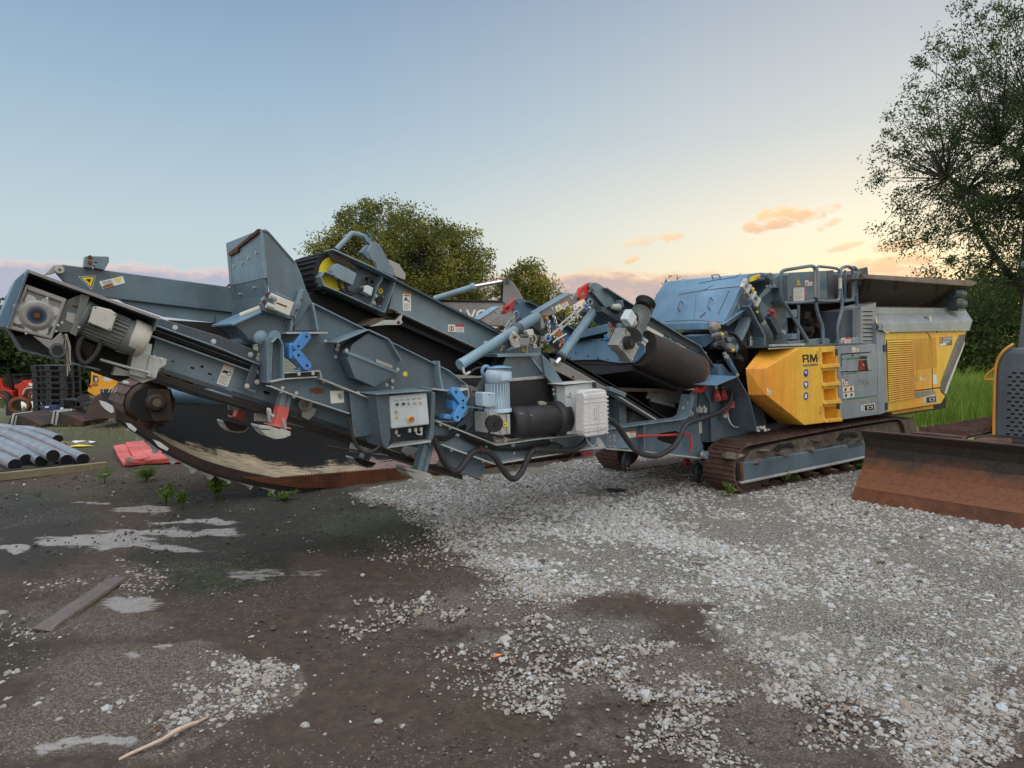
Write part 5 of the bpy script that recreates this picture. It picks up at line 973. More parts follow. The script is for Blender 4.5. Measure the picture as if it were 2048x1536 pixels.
for x, y in pp('1140,716 1176,712 1196,716 1216,718 1240,720 1152,706 1180,682 1205,680'): p = onM(x, y); b.cyl(p, p - md * .012, .012, 'greyd', 6)
b.build('plate_bolts', MG)
for x0, x1, y in ((1095, 1140, 688), (1210, 1238, 680)):
    b = MB(); a, c = onM(x0, y + 2), onM(x1, y - 3); b.prism([a - md * .02, c - md * .02, c - md * .02 + Z * .07, a - md * .02 + Z * .07], md * .3, 'blue'); b.build('hanger_bracket', MG, .004)
b = MB(); p = W(1150, 672, 1.5); q_ = W(1240, 651, .9); b.bar(p, q_, .1, .09, 'magsky'); b.bar(W(1145, 680, 1.6), W(1245, 665, .95), .1, .05, 'dark'); b.build('cross_tube', MG, .004)
def chain(x0, y0, x1, y1, w, n, r=.016):
    b = MB(); a, c = W(x0, y0, w), W(x1, y1, w); d = (c - a); L_ = d.length / n; t = d.normalized()
    for i in range(n):
        m_ = a + d * ((i + .5) / n); s = (N if i % 2 else N.cross(t)).normalized(); pts = []
        for j in range(12): an = j / 12 * 6.283; pts.append(m_ + t * math.cos(an) * L_ * .66 + s * math.sin(an) * L_ * .38)
        b.tube(pts, r * .55, 'steel', 6, 0, True)
    return b.build('chain', MG)
chain(1219, 628, 1217, 674, .7, 9); chain(1225, 630, 1222, 674, .74, 9); chain(1107, 632, 1118, 664, 1.0, 7); chain(1096, 640, 1100, 680, .9, 8); chain(1118, 655, 1130, 690, 1.05, 7)
for x, y, w, mt in ((1228, 648, .68, 'plugred'), (1117, 668, .98, 'orange')):
    b = MB(); b.ptube('%d,%d %d,%d %d,%d %d,%d' % (x, y, x + 4, y + 8, x + 6, y + 16, x + 2, y + 26), w, .014, 'orange', 8); b.cyl(W(x, y - 6, w), W(x + 1, y + 6, w), .025, mt, 10); b.build('chain_hook', MG)
# magnet gear motor
def gearmotor(par, p_box, ax, r, L_, mats, cap=.35, flange=1.15, fins=True, nm='electric_motor', lab=None):
    b = MB(); n = 26; ax = ax.normalized(); x = ax.cross(N).normalized() if abs(ax.dot(N)) < .9 else ax.cross(Z).normalized(); y = ax.cross(x)
    b.lathe(p_box, ax, [(0, r * flange), (.03 * L_ / .4, r * flange), (.035 * L_ / .4, r * .9), (L_ * .66, r * .9), (L_ * .66, r * 1.02), (L_ * .9, r * 1.0), (L_ * .96, r * .86), (L_, r * .5)], mats[0], 28)
    if fins:
        for i in range(n):
            a = 6.283 * i / n; d = x * math.cos(a) + y * math.sin(a); t = -x * math.sin(a) + y * math.cos(a); p = p_box + ax * L_ * .37 + d * r * .96; b.box(p, ax * L_ * .28, d * r * .07, t * r * .028, mats[0])
    o = b.build(nm, par, 0)
    if lab: o['label'] = lab
    return o
gb = W(1248, 692, .30); ax_m = (W(1285, 625, .36) - W(1262, 672, .30)).normalized()
b = MB(); s = ax_m.cross(N).normalized(); f_ = N.copy(); c = gb
b.hull([c + ax_m * i * .11 + s * j * .135 + N * k * .07 for i in (-1, 1) for j in (-1, 1) for k in (-1, 1)], 'alu'); b.hull([c + ax_m * i * .125 + s * j * .05 + N * .075 * k - s * .10 for i in (-1, 1) for j in (-1, 1) for k in (-1, 1)], 'alu')
b.cyl(c + s * (-.05) + N * .07, c + s * (-.05) + N * .13, .07, 'dark', 20); b.cyl(c + s * (-.05) + N * .13, c + s * (-.05) + N * .145, .035, 'plasticblk', 16)
for i in (-1, 1):
    for j in (-1, 1): b.cyl(c + ax_m * i * .085 + s * j * .11 + N * .07, c + ax_m * i * .085 + s * j * .11 + N * .085, .012, 'steel', 8)
b.build('gearbox', MG, .006, 'square grey gearbox with a black cover')
mm = gearmotor(MG, W(1262, 668, .34), ax_m, .108, .50, ('motorg',), lab='ribbed grey electric motor on the magnet')
b = MB(); t_ = W(1285, 618, .34) + ax_m * .03; b.lathe(t_, ax_m, [(0, .09), (.03, .06), (.06, .11), (.07, .115), (.075, .01)], 'dark', 24); b.build('rain_cap', mm)
b = MB(); c = W(1257, 636, .22); b.hull([c + ax_m * i * .075 + s * j * .06 + N * k * .05 for i in (-1, 1) for j in (-1, 1) for k in (-1, 1)], 'panelw'); b.cyl(c + s * .06, c + s * .1, .05, 'creamr', 14); b.build('terminal_box', mm, .012)
b = MB(); b.ptube('1266,625 1274,630 1275,644 1270,656 1260,660 1254,655', .20, .009, 'rubber', 8); b.build('motor_cable', mm)
b = MB()
for i in range(5): p = W(1279 + (i % 3) * 4, 676 + i * 3, .42); b.cyl(p, p + N * .05, .02, 'zinc' if i else 'blue', 8)
b.build('coupling', MG)
# ================================================================ SCREENING UNIT coupled in front of the crusher
SU = thing('screening_unit', W(900, 880, .9) - Z * .7, 'blue grey screening machine with raised conveyors carried in front of the crusher', 'screen')
# ---- lower discharge conveyor (left), its gear motor box
b = MB(); b.pl('296,667 330,680 512,744 700,806 722,815 722,860 696,856 547,808 420,768 322,736 300,716', .56, .02, 'greyl')
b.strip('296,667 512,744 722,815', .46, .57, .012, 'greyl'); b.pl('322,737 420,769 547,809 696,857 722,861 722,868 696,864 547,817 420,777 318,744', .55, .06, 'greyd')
for q in ('343,720 349,722 349,725 343,723', '381,733 389,735 389,739 381,737', '416,745 424,747 424,751 416,749', '527,783 530,781 539,784 540,788 537,790 528,787'): b.pl(q, .555, .01, 'hole')
for x, y in pp('404,733'): b.disc(x, y, .56, 3, 'hole', .004)
for x, y in pp('433,740 426,758 475,753 483,757 467,773 476,776 390,760'): b.disc(x, y, .56, 1.1, 'hole', .003)
b.build('conveyor_frame', SU, .003, 'long blue grey side channel of the lower conveyor')
b = MB(); b.pl('296,667 512,744 722,815 722,862 547,809 322,736', 1.36, .02, 'grey'); b.build('conveyor_frame', SU)
b = MB(); P = pp('300,742 420,782 547,822 700,872 800,908 925,950'); top = [W(x, y, .52) for x, y in P]
for a, c in zip(top, top[1:]): b.prism([a, c, c - Z * .045, a - Z * .045], -N * .95, 'rubber'); b.prism([a + Z * .004 + N * .004, c + Z * .004 + N * .004, c - Z * .010 + N * .004, a - Z * .010 + N * .004], -N * .01, 'oldsteel')  # thin strip of another colour imitates a highlight along the belt edge
b.pl('300,646 310,650 512,728 522,738 512,742 300,664', .53, .9, 'rubber'); b.strip('300,655 512,733', .51, .53, .006, 'cyl'); b.build('lower_belt', SU, .002, 'black rubber belt of the lower conveyor')
b = MB(); b.pl('308,633 440,672 526,706 521,728 505,722 430,691 303,646', .46, .09, 'greyd'); b.strip('303,646 430,691 505,722 521,728', .40, .47, .01, 'cyl'); b.bolts('350,655 427,683 501,709 519,710 517,717', .46, 3.4); b.build('edge_beam', SU, .004)
b = MB(); b.pl('512,724 522,722 514,745 503,778 497,779 487,775 505,728', .44, .05, 'greyd'); b.pl('487,774 512,781 510,787 489,778', .44, .05, 'grey'); b.bolts('494,772 514,764', .42, 3.4); b.build('conveyor_bracket', SU, .003)
sticker(SU, '449,725 471,732 455,774 433,767', .557, 'hand')
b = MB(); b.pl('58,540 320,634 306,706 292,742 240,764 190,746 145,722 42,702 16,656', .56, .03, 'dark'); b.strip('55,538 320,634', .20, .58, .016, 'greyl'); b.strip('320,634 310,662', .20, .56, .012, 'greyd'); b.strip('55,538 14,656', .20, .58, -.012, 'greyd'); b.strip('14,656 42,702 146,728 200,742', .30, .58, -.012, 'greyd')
b.pl('70,668 104,676 172,700 176,726 145,722 42,702 24,672', .5, .04, 'greyd'); b.pl('55,538 320,634 319,640 56,545', .195, .006, 'alugrey'); b.build('motor_guard', SU, .002, 'open steel guard box round the lower conveyor motor')
b = MB(); b.prism([W(30, 560, .46), W(56, 537, .46), W(15, 655, .46), W(2, 654, .46), W(-4, 640, .46)], -N * .7, 'magsky'); b.build('guard_end', SU, .004)
b = MB(); b.pl('52,568 134,598 104,678 16,656', .24, .20, 'alugrey'); b.pl('55,572 130,600 126,605 56,580', .215, .03, 'alugrey'); b.pl('16,650 104,672 104,679 15,657', .215, .03, 'alugrey'); b.pl('125,600 134,598 104,678 98,674', .215, .03, 'alugrey'); b.pl('52,568 57,572 24,655 16,656', .215, .03, 'alugrey')
gx = b.build('gearbox', SU, .006, 'square cast gearbox with a round eight lobed flange')
b = MB(); c = W(73, 631, .24); b.lathe(c, N, [(0, .112), (.010, .112), (.018, .10)], 'alugrey', 32); b.lathe(c + N * .016, N, [(0, .092), (.010, .092), (.011, .05)], 'alu', 32)
for i in range(8): a = i * .7854 + .3; x = (U * math.cos(a) + Z * math.sin(a)); b.cyl(c + x * .096, c + x * .096 + N * .024, .020 if i % 2 else .028, 'alu', 14); b.cyl(c + x * .122 + N * .0, c + x * .122 + N * .02, .008, 'steel', 6)
b.lathe(c + N * .018, N, [(0, .084), (.008, .082), (.012, .072), (.014, .060), (.010, .052)], 'alugrey', 36); b.build('flange', gx, 0)
b = MB(); b.cyl(c + N * .02, c + N * .032, .050, 'bluebar', 28); b.cyl(c + N * .03, c + N * .036, .034, 'dark', 24); b.cyl(c + N * .034, c + N * .04, .016, 'rust', 14); b.build('shaft_cover', gx, 0)
b = MB()
for i in range(6): x = 76 + i * 4.2; b.pl([(x, 590 + i * 1.7), (x + 1, 590.3 + i * 1.7), (x - 1, 601 + i * 1.6), (x - 2, 600.7 + i * 1.6)], .215, .008, 'inkl')
b.build('cast_ribs', gx)
b = MB(); b.pl('134,601 158,590 163,593 152,664 112,664 114,648', .28, .16, 'motorg'); b.pl('146,608 160,612 158,616 144,612', .272, .01, 'rust'); b.pl('134,624 154,628 150,648 140,645 131,640', .272, .01, 'zincr'); b.pl('162,588 180,592 152,672 140,666 152,634', .24, .22, 'motorg'); b.bolts('112,662 124,645 158,654', .235, 1.6); b.build('motor_adapter', gx, .004)
axl = (W(285, 682, .34) - W(165, 634, .34)).normalized(); em = gearmotor(SU, W(160, 634, .34), axl, .110, .40, ('motorg',), lab='grey electric motor with a rusty cream fan cover'); 
b = MB(); p1 = W(258, 670, .34); b.lathe(p1, axl, [(0, .112), (.01, .117), (.10, .115), (.112, .10), (.115, .01)], 'creamr', 28); b.build('fan_cover', em)
b = MB(); b.pl('188,612 205,615 222,619 234,628 222,663 210,658 190,650 177,646', .17, .05, 'cream'); b.pl('184,614 235,630 224,663 178,648', .21, .05, 'motorg')
for x, y in pp('191,615 230,629 219,658 180,645'): b.disc(x, y, .17, 1.5, 'rust', .004)
b.build('terminal_box', em, .006)
b = MB(); b.ptube('203,662 200,690 188,712 172,726 160,720 155,700 160,682 166,672', .30, .017, 'rubberg', 10); b.build('motor_cable', em)
b = MB(); b.pl('66,672 104,680 122,664 128,680 126,698 118,708 108,705 88,690', .22, .03, 'alugrey'); c = W(115, 700, .22); b.cyl(c, c + N * .01, .045, 'greyd', 24); b.cyl(c + N * .01, c + N * .02, .03, 'dark', 20); b.build('torque_arm', SU, .004)
b = MB(); b.hull([W(x, y, w) for x, y, w in ((150, 672, .5), (196, 690, .5), (180, 730, .5), (150, 722, .5), (142, 690, .5), (150, 672, .36), (190, 690, .36), (176, 722, .4))], 'oldsteel'); b.build('belt_scraper', SU)
rg = random.Random(2); b = MB()
for i in range(9): x = 132 + rg.uniform(-3, 8); b.ptube('%f,%f %f,%f %f,%f %f,%f' % (128 + rg.uniform(-4, 6), 668, x, 690, x + rg.uniform(-4, 4), 715, x + rg.uniform(-2, 6), 735 + rg.uniform(-15, 20)), .25, .0022, 'creamr' if i % 2 else 'dirt', 5)
b.build('hanging_debris', SU, label='dried grass and string hanging off the motor')
sticker(SU, '233,692 259,699 256,709 231,703', .545, 'plain', 'torn_sticker')
b = MB(); b.pl('286,684 305,689 301,712 278,705', .42, .1, 'zinc'); b.bolts('292,692 272,702 286,708', .42, 3); b.pl('268,698 300,706 292,757 258,748', .40, .16, 'zinc'); b.pl('300,710 334,718 332,730 318,738 312,757 292,752', .38, .12, 'zinc'); b.bolts('308,715 323,719', .38, 3.2); b.build('belt_tensioner', SU, .004, 'galvanised belt tensioner brackets')
b = MB(); b.pl('230,733 262,744 312,757 308,758 286,766 258,752 226,750', .46, .14, 'zinc'); b.tube(catm([W(200, 719, .38), W(250, 733, .36), W(294, 744, .36), W(300, 748, .36), W(296, 752, .36)], 4), .010, 'zinc', 8); b.build('scraper_bracket', SU, .003)
# ---- far side stacking conveyor beam (upper left)
b = MB(); b.pl('107,530 125,529 468,575 475,626 237,598 150,586 114,546', 1.5, .10, 'grey'); b.pl('107,530 126,529 124,540 104,548 88,550', 1.46, .03, 'zincr'); b.disc(119, 539, 1.45, 8, 'cream', .02, 20); b.disc(119, 539, 1.43, 2, 'ink', .01)
fb = b.build('stacker_beam', SU, .006, 'long grey box beam with a yellow warning triangle at the upper left')
b = MB(); b.pl('225,590 474,618 470,648 440,646 330,633 250,606', 1.56, .06, 'cyl'); b.pl('430,630 431,630 431,645 430,645', 1.535, .01, 'ink'); b.build('stacker_skirt', SU, .003)
b = MB(); b.pl('170,513 178,512 218,513 218,524 209,540 190,536 190,528 196,526 190,524 188,530 186,536 168,534', 1.44, .1, 'greyl'); b.bolts('180,515 180,526', 1.44, 3, 'rust'); b.build('sensor_bracket', SU, .004)
tri(fb, '157,553 192,551 183,579', 1.499); sticker(fb, '198,563 246,552 250,566 206,578', 1.497, 'plain', 'warning_sticker'); 
b = MB(); q = pp('198,563 246,552 250,566 206,578'); b.rect(q, 1.494, .05, .72, .5, .98, 'orange'); b.uvq(q, 1.494, [(.6, .1), (.92, .12), (.76, .75)], 'signy')
for i in range(4): b.rect(q, 1.494, .1, .12 + i * .14, .5, .16 + i * .14, 'inkl')
b.build('sticker_print', fb)
P = [W(x, y, 1.49) for x, y in pp('226,569 206,575.5 204.5,570.5 224.5,565')]; text('WARNING', P[0], (P[1] - P[0]).normalized(), (P[3] - P[0]).normalized(), (P[3] - P[0]).length * .8, 'ink', 'lettering', fb, (P[1] - P[0]).length)
b = MB(); b.pl('340,640 470,648 500,668 512,720 500,722 430,686', 1.4, .1, 'rubber'); b.pl('430,648 470,650 490,660 476,672 456,668', 1.38, .02, 'hole'); b.build('stacker_belt', SU)
b = MB(); p0 = W(466, 688, .75); p1 = W(524, 674, .50); b.cyl(p0, p1, .042, 'cyl', 16); b.build('cross_shaft', SU)
# ---- feed chute
fw = .42; cw = .90
b = MB(); b.pl('526,459 531,458 538,463 592,525 601,545 612,578 624,604 600,640 585,655 572,650 560,592 541,585 534,556 530,505', fw, .02, 'grey'); b.strip('526,459 530,505 534,556', fw, fw + cw, .02, 'cyl'); b.strip('534,556 538,592 536,632', fw + .02, fw + cw, .02, 'grey'); b.pl('526,459 538,463 592,525 612,578 600,640 534,556 530,505', fw + cw, .02, 'grey'); b.strip('526,459 538,463 592,525', fw - .012, fw + .02, .012, 'greyd')
ch = b.build('feed_chute', SU, .002, 'tall grey feed chute with a pale inner plate')
cp0 = W(530, 505, fw); cd = (W(534, 556, fw) - W(526, 459, fw)).normalized(); cn = cd.cross(N).normalized()
def onC(x, y): return onp(x, y, cp0, cn)
b = MB()
for x, y in pp('519,505 503,516 490,526 474,532 513,575 484,588'): p = onC(x, y); s = cn if cn.dot(U) < 0 else -cn; b.cyl(p, p + s * .03, .012, 'steel', 8)
b.build('wing_bolts', ch)
s = cn if cn.dot(U) < 0 else -cn
b = MB(); b.prism([onC(x, y) + s * .003 for x, y in pp('472,517 524,474 533,552 484,590')], s * .006, 'alugrey'); b.build('liner_plate', ch, .002, 'paler grey liner plate')
b = MB(); b.prism([onC(x, y) + s * .01 for x, y in pp('466,507 526,458 526,466 486,496 485,503 467,513')], s * .03, 'rust'); b.bar(onC(467, 506), onC(469, 585), .04, .03, 'greyl'); b.build('chute_edge', ch)
b = MB(); b.pl('467,572 454,573 466,563', 1.3, .05, 'rust'); b.build('rusty_tip', ch)
b = MB(); b.pl('553,584 562,588 593,604 601,580 607,578 606,588 590,640 580,634 548,620 527,607 524,600 530,592 547,600', .36, .05, 'cyl'); b.pl('540,583 552,586 590,602 588,610 545,594', .33, .05, 'greyd')
b.bolts('535,590 529,604', .34, 3, 'rust'); b.build('tension_bracket', ch, .004)
b = MB(); b.pl('558,592 589,605 579,632 549,619', .27, .09, 'cream'); b.pl('554,604 575,612 574,615 553,607', .265, .01, 'rust'); b.build('bearing_block', ch, .006)
b = MB(); b.tube([W(540, 591, .30), W(556, 598, .30)], .024, 'zinc', 12); b.tube([W(533, 610, .30), W(552, 617, .30)], .024, 'zinc', 12); b.build('tension_rod', ch)
b = MB(); b.pl('464,646 522,619 532,624 580,636 585,655 577,664 576,700 575,715 566,704 561,676 548,664 520,665 500,682 490,668', .44, .45, 'grey'); b.strip('464,647 522,621', .34, .9, .018, 'magsky'); b.tube([W(482, 631, .5), W(521, 616, .40)], .022, 'cream', 10); b.pl('525,607 531,600 550,612 592,634 588,640 560,632 528,622', .36, .1, 'grey'); b.build('chute_support', SU, .004)
b = MB(); c = W(523, 675, .36); b.lathe(c, N, [(-.1, .05), (.0, .054), (.008, .048), (.010, .034), (.02, .032), (.022, .0)], 'cyl', 24); b.pl('513,668 532,664 534,690 530,697 518,688', .38, .04, 'zincr'); c = W(547, 672, .36); b.cyl(c - N * .05, c + N * .04, .042, 'cyl', 18); b.build('pivot_boss', SU, .003)
# ---- screen box side
b = MB(); b.pl('585,600 603,590 624,604 900,741 936,770 950,800 945,835 880,835 820,810 700,798 640,772 575,716 576,664', .46, .03, 'grey'); b.strip('624,604 900,741 936,770', .40, .48, .01, 'greyl'); b.bolts('651,683 773,770 785,776 690,788', .46, 2.4); b.disc(810, 748, .46, 5, 'signy', .004, 20)
sp_ = b.build('side_panel', SU, .003, 'large blue grey side plate of the screen box with an octagonal cover')
b = MB(); b.pl('624,604 900,741 936,770 945,835 820,812 640,772 577,716 576,664', 1.36, .03, 'grey'); b.build('side_panel', SU)
b = MB(); b.strip('605,594 601,610 586,640 584,662', .36, .47, .014, 'cyl'); b.strip('628,607 632,630 638,660', .36, .47, .014, 'cyl'); b.strip('574,664 656,664', .28, .47, .014, 'zinc'); b.pl('602,604 627,616 636,660 588,661', .44, .01, 'grey'); b.bolts('604,600 593,620 588,640', .36, 1.6, 'rust'); b.build('mount_gusset', sp_, .002)
b = MB(); b.strip('880,722 882,752 890,790', .36, .47, .014, 'cyl'); b.strip('936,770 940,792 930,812', .36, .47, .014, 'zincr'); b.strip('865,776 912,782 936,776', .28, .47, .014, 'zinc'); b.bolts('906,778', .3, 2.4); b.build('mount_gusset', sp_, .002)
oc = '737,666 778,683 801,720 789,748 750,774 711,757 695,718 704,690'
b = MB(); b.pl(oc, .27, .19, 'grey'); P = pp(oc); F_ = [W(x, y, .27) for x, y in P]
b.strip('675,687 737,661 778,680 803,723', .22, .46, -.012, 'greyl'); b.bolts('676,691 674,699 671,714 795,739 785,762', .44, 2.6); b.pl('690,700 796,742 795,748 690,706', .255, .05, 'cyl'); b.pl('752,718 786,731 785,738 752,725', .252, .01, 'zincr'); b.bolts('693,701', .25, 2.6)
b.build('octagon_cover', SU, .004, 'bevelled octagonal drive cover with a rust streak on its bar')
def link(px, w, th=.05, rr=9.5):
    (x0, y0), (x1, y1) = pp(px); b = MB(); a, c = W(x0, y0, w), W(x1, y1, w); r = rr * a.y / FOC; d = (c - a).normalized(); s = N.cross(d); P = []
    for i in range(13): an = math.pi / 2 + math.pi * i / 12; P.append(a + d * math.cos(an) * r + s * math.sin(an) * r)
    for i in range(13): an = -math.pi / 2 + math.pi * i / 12; P.append(c + d * math.cos(an) * r + s * math.sin(an) * r)
    b.prism(P, -N * th, 'blue')
    for p in (a, c): b.cyl(p - N * .002, p + N * .003, r * .27, 'hole', 14)
    return b
for links, blk, foot, nm in ((('613,673 597,692', '597,710 614,731'), '579,687 598,684 598,722 580,718', ('594,740 620,742 618,736 600,735', '601,666 616,666 612,674 600,674'), 'oscillating_mount'), (('912,784 926,801', '926,815 915,834'), '906,801 920,803 918,822 907,820', ('888,838 912,840 906,830 892,828', '898,779 914,781 914,792 899,790'), 'oscillating_mount')):
    b = MB(); b.pl(blk, .24, .12, 'blue'); b.pl(foot[0], .24, .1, 'blue'); b.pl(foot[1], .26, .08, 'magsky'); om = b.build(nm, SU, .01, 'bright blue rubber spring mount of two hinged links')
    for l in links: link(l, .20).build('rocker_link', om, .003)
# ---- lower carrying frame
b = MB(); b.pl('533,680 540,672 548,674 546,690 543,768 534,766', .28, .2, 'grey'); b.pl('546,690 556,676 563,684 566,694 567,760 544,765', .34, .02, 'grey'); b.strip('546,686 556,675 563,684 566,694 567,760', .24, .35, -.008, 'cyl'); b.build('frame_post', SU, .003, 'upright post with a pale edged flange')
b = MB(); b.pl('541,764 570,758 634,753 645,757 752,800 757,812 757,840 700,826 595,792 542,771', .30, .02, 'grey'); b.strip('542,763 570,757 635,753', .22, .32, .008, 'zinc'); b.strip('642,756 752,800', .20, .32, .012, 'zinc'); b.strip('541,771 595,792 700,826', .22, .32, .010, 'zinc'); b.strip('569,745 640,741 643,748 644,757', .24, .34, .008, 'zinc'); b.pl('569,746 640,742 642,753 570,757', .33, .02, 'greyd'); b.bolts('598,748 626,747 648,763 565,776 593,786 562,783 588,793 716,786', .24, 2.4)
fr_ = b.build('carrying_frame', SU, .002, 'tilted grey carrying frame under the screen box'); 
b = MB(); b.pl('619,778 634,775 648,779 647,787 632,788 622,785', .297, .004, 'rust'); b.build('rust_patch', fr_); sticker(fr_, '660,782 687,781 688,805 662,807', .297, 'plate', 'data_plate')
b = MB(); b.pl('699,779 752,800 757,868 708,875', .24, .02, 'grey')
for x, y in pp('713,803 739,801 715,863 746,860 703,799 749,815 707,846 752,861'): b.disc(x, y, .24, 1.5 if y in (803, 801, 863, 860) else .8, 'hole', .003)
b.build('cover_plate', SU, .004)
b = MB(); b.pl('866,838 900,850 975,881 994,889 1076,877 1190,866 1196,894 1076,913 990,927 884,888 862,882', .36, .03, 'grey'); b.strip('868,839 975,881 994,889 1076,877 1190,866', .28, .38, .012, 'zinc'); b.strip('884,888 990,927 1076,913 1196,894', .28, .38, .012, 'zinc'); b.bolts('881,849 900,856 1011,882 1116,872 903,900 935,911 966,922', .3, 2.2)
for q in ('914,862 922,861 918,874 911,872', '972,884 979,885 975,896 970,894', '1023,884 1030,883 1030,896 1024,897', '1098,876 1105,875 1105,884 1098,885'): b.pl(q, .30, .02, 'cyl')
lf = b.build('carrying_frame', SU, .002, 'lower right run of the carrying frame with cable clips')
P = W(1026, 908, .352); text('2', P, (W(1032, 907, .352) - P).normalized(), Z, .035, 'white', 'chalk_mark', lf)
b = MB(); b.pl('866,838 975,881 994,889 1190,866 1196,894 990,927 862,882', 1.5, .03, 'greyd'); b.bar(W(900, 868, .4), W(900, 868, .4) - N * 1.1, .1, .12, 'greyd'); b.bar(W(1150, 880, .4), W(1150, 880, .4) - N * 1.1, .1, .12, 'greyd'); b.bar(W(600, 772, .4), W(600, 772, .4) - N * 1.1, .1, .08, 'greyd'); b.build('cross_members', SU)
b = MB(); b.pl('888,893 973,924 965,952 958,957 876,930', .46, .02, 'grey'); b.pl('930,948 962,958 964,962 958,960', .455, .02, 'rust'); b.build('deflector_plate', SU, .003)
b = MB(); b.pl('910,858 935,830 962,829 946,850 932,862 935,878', .34, .06, 'greyd'); b.pl('915,853 932,848 934,856 930,862 918,858', .335, .004, 'hole'); b.strip('862,840 908,842 930,830 936,812 968,816', .28, .36, .012, 'greyl'); b.build('mount_bracket', SU, .003)
b = MB(); b.pl('938,770 956,776 958,795 936,792', .5, .1, 'alugrey'); b.pl('946,781 954,783 953,787 945,785', .495, .004, 'rust'); b.pl('930,806 956,812 958,850 930,835', .55, .3, 'dark'); b.build('belt_guide', SU)
# ---- support legs
def leg(x0, y0, x1, y1, wpx, w, foot, redf=None):
    a, c = W(x0, y0, w), W(x1, y1, w); r = wpx * a.y / FOC; s = N.cross((c - a).normalized()); b = MB()
    f = redf if redf else 1.; m = a.lerp(c, f); b.hull([p + s * i * r + N * j * .05 for p in (a, m) for i in (-1, 1) for j in (-1, 1)], 'greyl'); b.hull([p + s * i * r * .35 + N * .053 for p in (a, m) for i in (-1, 1)] + [p + s * i * r * .35 + N * .04 for p in (a, m) for i in (-1, 1)], 'grey')
    L_ = b.build('support_leg', SU, .006)
    if redf:
        b = MB(); b.hull([p + s * i * r * 1.03 + N * j * .052 for p in (m, a.lerp(c, .95)) for i in (-1, 1) for j in (-1, 1)], 'redp'); p = a.lerp(c, .95); b.bar(p - s * r * 2.2, p + s * r * 2.2, .12, .012, 'redp', N.cross(s)); b.build('leg_sleeve', L_, .003, 'faded red sleeve of the support leg')
    b = MB(); P = [W(x, y, w - .09) for x, y in pp(foot)]; b.prism(P, -N * .03, 'zincr' if w < 1 else 'oldsteel'); b.prism([p - N * .15 for p in P], -N * .03, 'oldsteel'); q = pp(foot)
    for a_, c_ in list(zip(P, P[1:]))[:-1]: 
        d = (c_ - a_).normalized(); nn = d.cross(N) * .012; b.prism([a_, c_, c_ + nn, a_ + nn], -N * .18, 'zincr')
    b.prism([P[0] - Z * .02, P[-1] - Z * .02, P[-1] - Z * .035, P[0] - Z * .035], -N * .18, 'greyd'); b.build('support_foot', L_, .003, 'curved rusty skid foot' if redf else None); return L_
l1 = leg(571, 786, 554, 855, 10.5, .36, '519,850 526,860 535,869 550,875 565,874 574,871 581,867 562,860 540,852', .38)
b = MB(); b.tube(catm([W(534, 819, .30), W(539, 820, .30), W(540, 828, .30), W(547, 833, .30)], 4), .014, 'zinc', 8); b.build('locking_pin', l1)
b = MB()
for x0, y0, x1, y1 in ((536, 822, 540, 845), (566, 838, 572, 858)):
    a, c = W(x0, y0, .28), W(x1, y1, .28)
    for i in range(8): p = a.lerp(c, i / 8); b.ring(p, N if i % 2 else U, .010, .003, 'zinc', 8, 4)
b.build('pin_chain', l1)
leg(853, 888, 838, 946, 11.5, .38, '812,934 818,946 828,954 838,957 850,956 862,948 840,941')
leg(484, 808, 474, 838, 7, 1.45, '447,841 453,853 462,861 474,863 488,862 497,853 470,846', .45)
leg(735, 900, 728, 918, 8, 1.5, '708,915 714,924 724,931 736,934 745,932 752,926 730,920')
b = MB(); b.pl('510,826 542,828 570,829 590,832 602,838 614,843 612,852 606,855 590,851 545,844 509,842', .62, .02, 'zinc'); b.disc(603, 844, .62, 3, 'rust', .006); c = W(611, 809, .50); b.ring(c, N, .042, .018, 'zincr', 20, 8); b.pl('600,798 623,800 622,810 614,818 602,814', .52, .02, 'zincr'); b.pl('605,826 616,812 634,818 629,830 618,840 604,834', .50, .04, 'zinc'); b.bolt(626, 820, .5, 2.4); b.build('roller_bracket', SU, .003)
b = MB(); b.pl('457,810 484,813 480,821 458,820', 1.3, .03, 'zinc'); b.build('roller_bracket', SU, .003)
b = MB(); b.pl('703,885 778,897 800,906 818,918 812,921 780,912 700,903', .62, .02, 'zinc'); b.pl('806,904 812,892 836,896 830,908 826,915 820,909 816,914', .55, .04, 'zinc'); b.strip('778,897 775,912', .60, .62, .004, 'white'); b.build('roller_bracket', SU, .003)
# ---- control box
b = MB(); b.pl('752,790 778,788 781,875 776,897 768,893 762,872', .06, .30, 'grey'); b.pl('864,783 871,785 868,872 860,892 857,882 861,862', .06, .26, 'grey'); b.strip('752,790 865,782', -.0, .34, -.008, 'greyl'); b.pl('776,788 866,783 862,884 776,896', .22, .12, 'greyd'); b.prism([W(775, 897, -.02), W(862, 885, -.02), W(858, 878, .2), W(786, 886, .2)], Z * .01, 'zinc'); b.build('control_housing', SU, .004, 'grey sheet housing round the control panel')
b = MB(); b.pl('779,791.5 854,785.5 859.5,849 783.5,858', .05, .14, 'panelw'); pn = b.build('control_panel', SU, .012, 'white control panel with five knobs and a red stop button')
b = MB()
for x, y, m_ in ((794, 808.5, 'signb'), (806.5, 807.5, 'signb'), (818.5, 806.5, 'cream'), (830, 805.5, 'cream'), (842, 804.5, 'cream')): b.disc(x, y, .05, 3.2, 'alu', .006, 18); b.disc(x, y, .044, 2.3, 'ink' if m_ == 'signb' else m_, .016, 16)
b.build('rotary_knobs', pn)
b = MB(); b.disc(821, 838.5, .05, 6.6, 'signy', .006, 24); b.disc(821.5, 838.5, .044, 4.2, 'redp', .03, 20); b.disc(823, 838, .015, 5, 'redp', .012, 20); b.build('stop_button', pn)
b = MB(); q = pp('779,791.5 854,785.5 859.5,849 783.5,858')
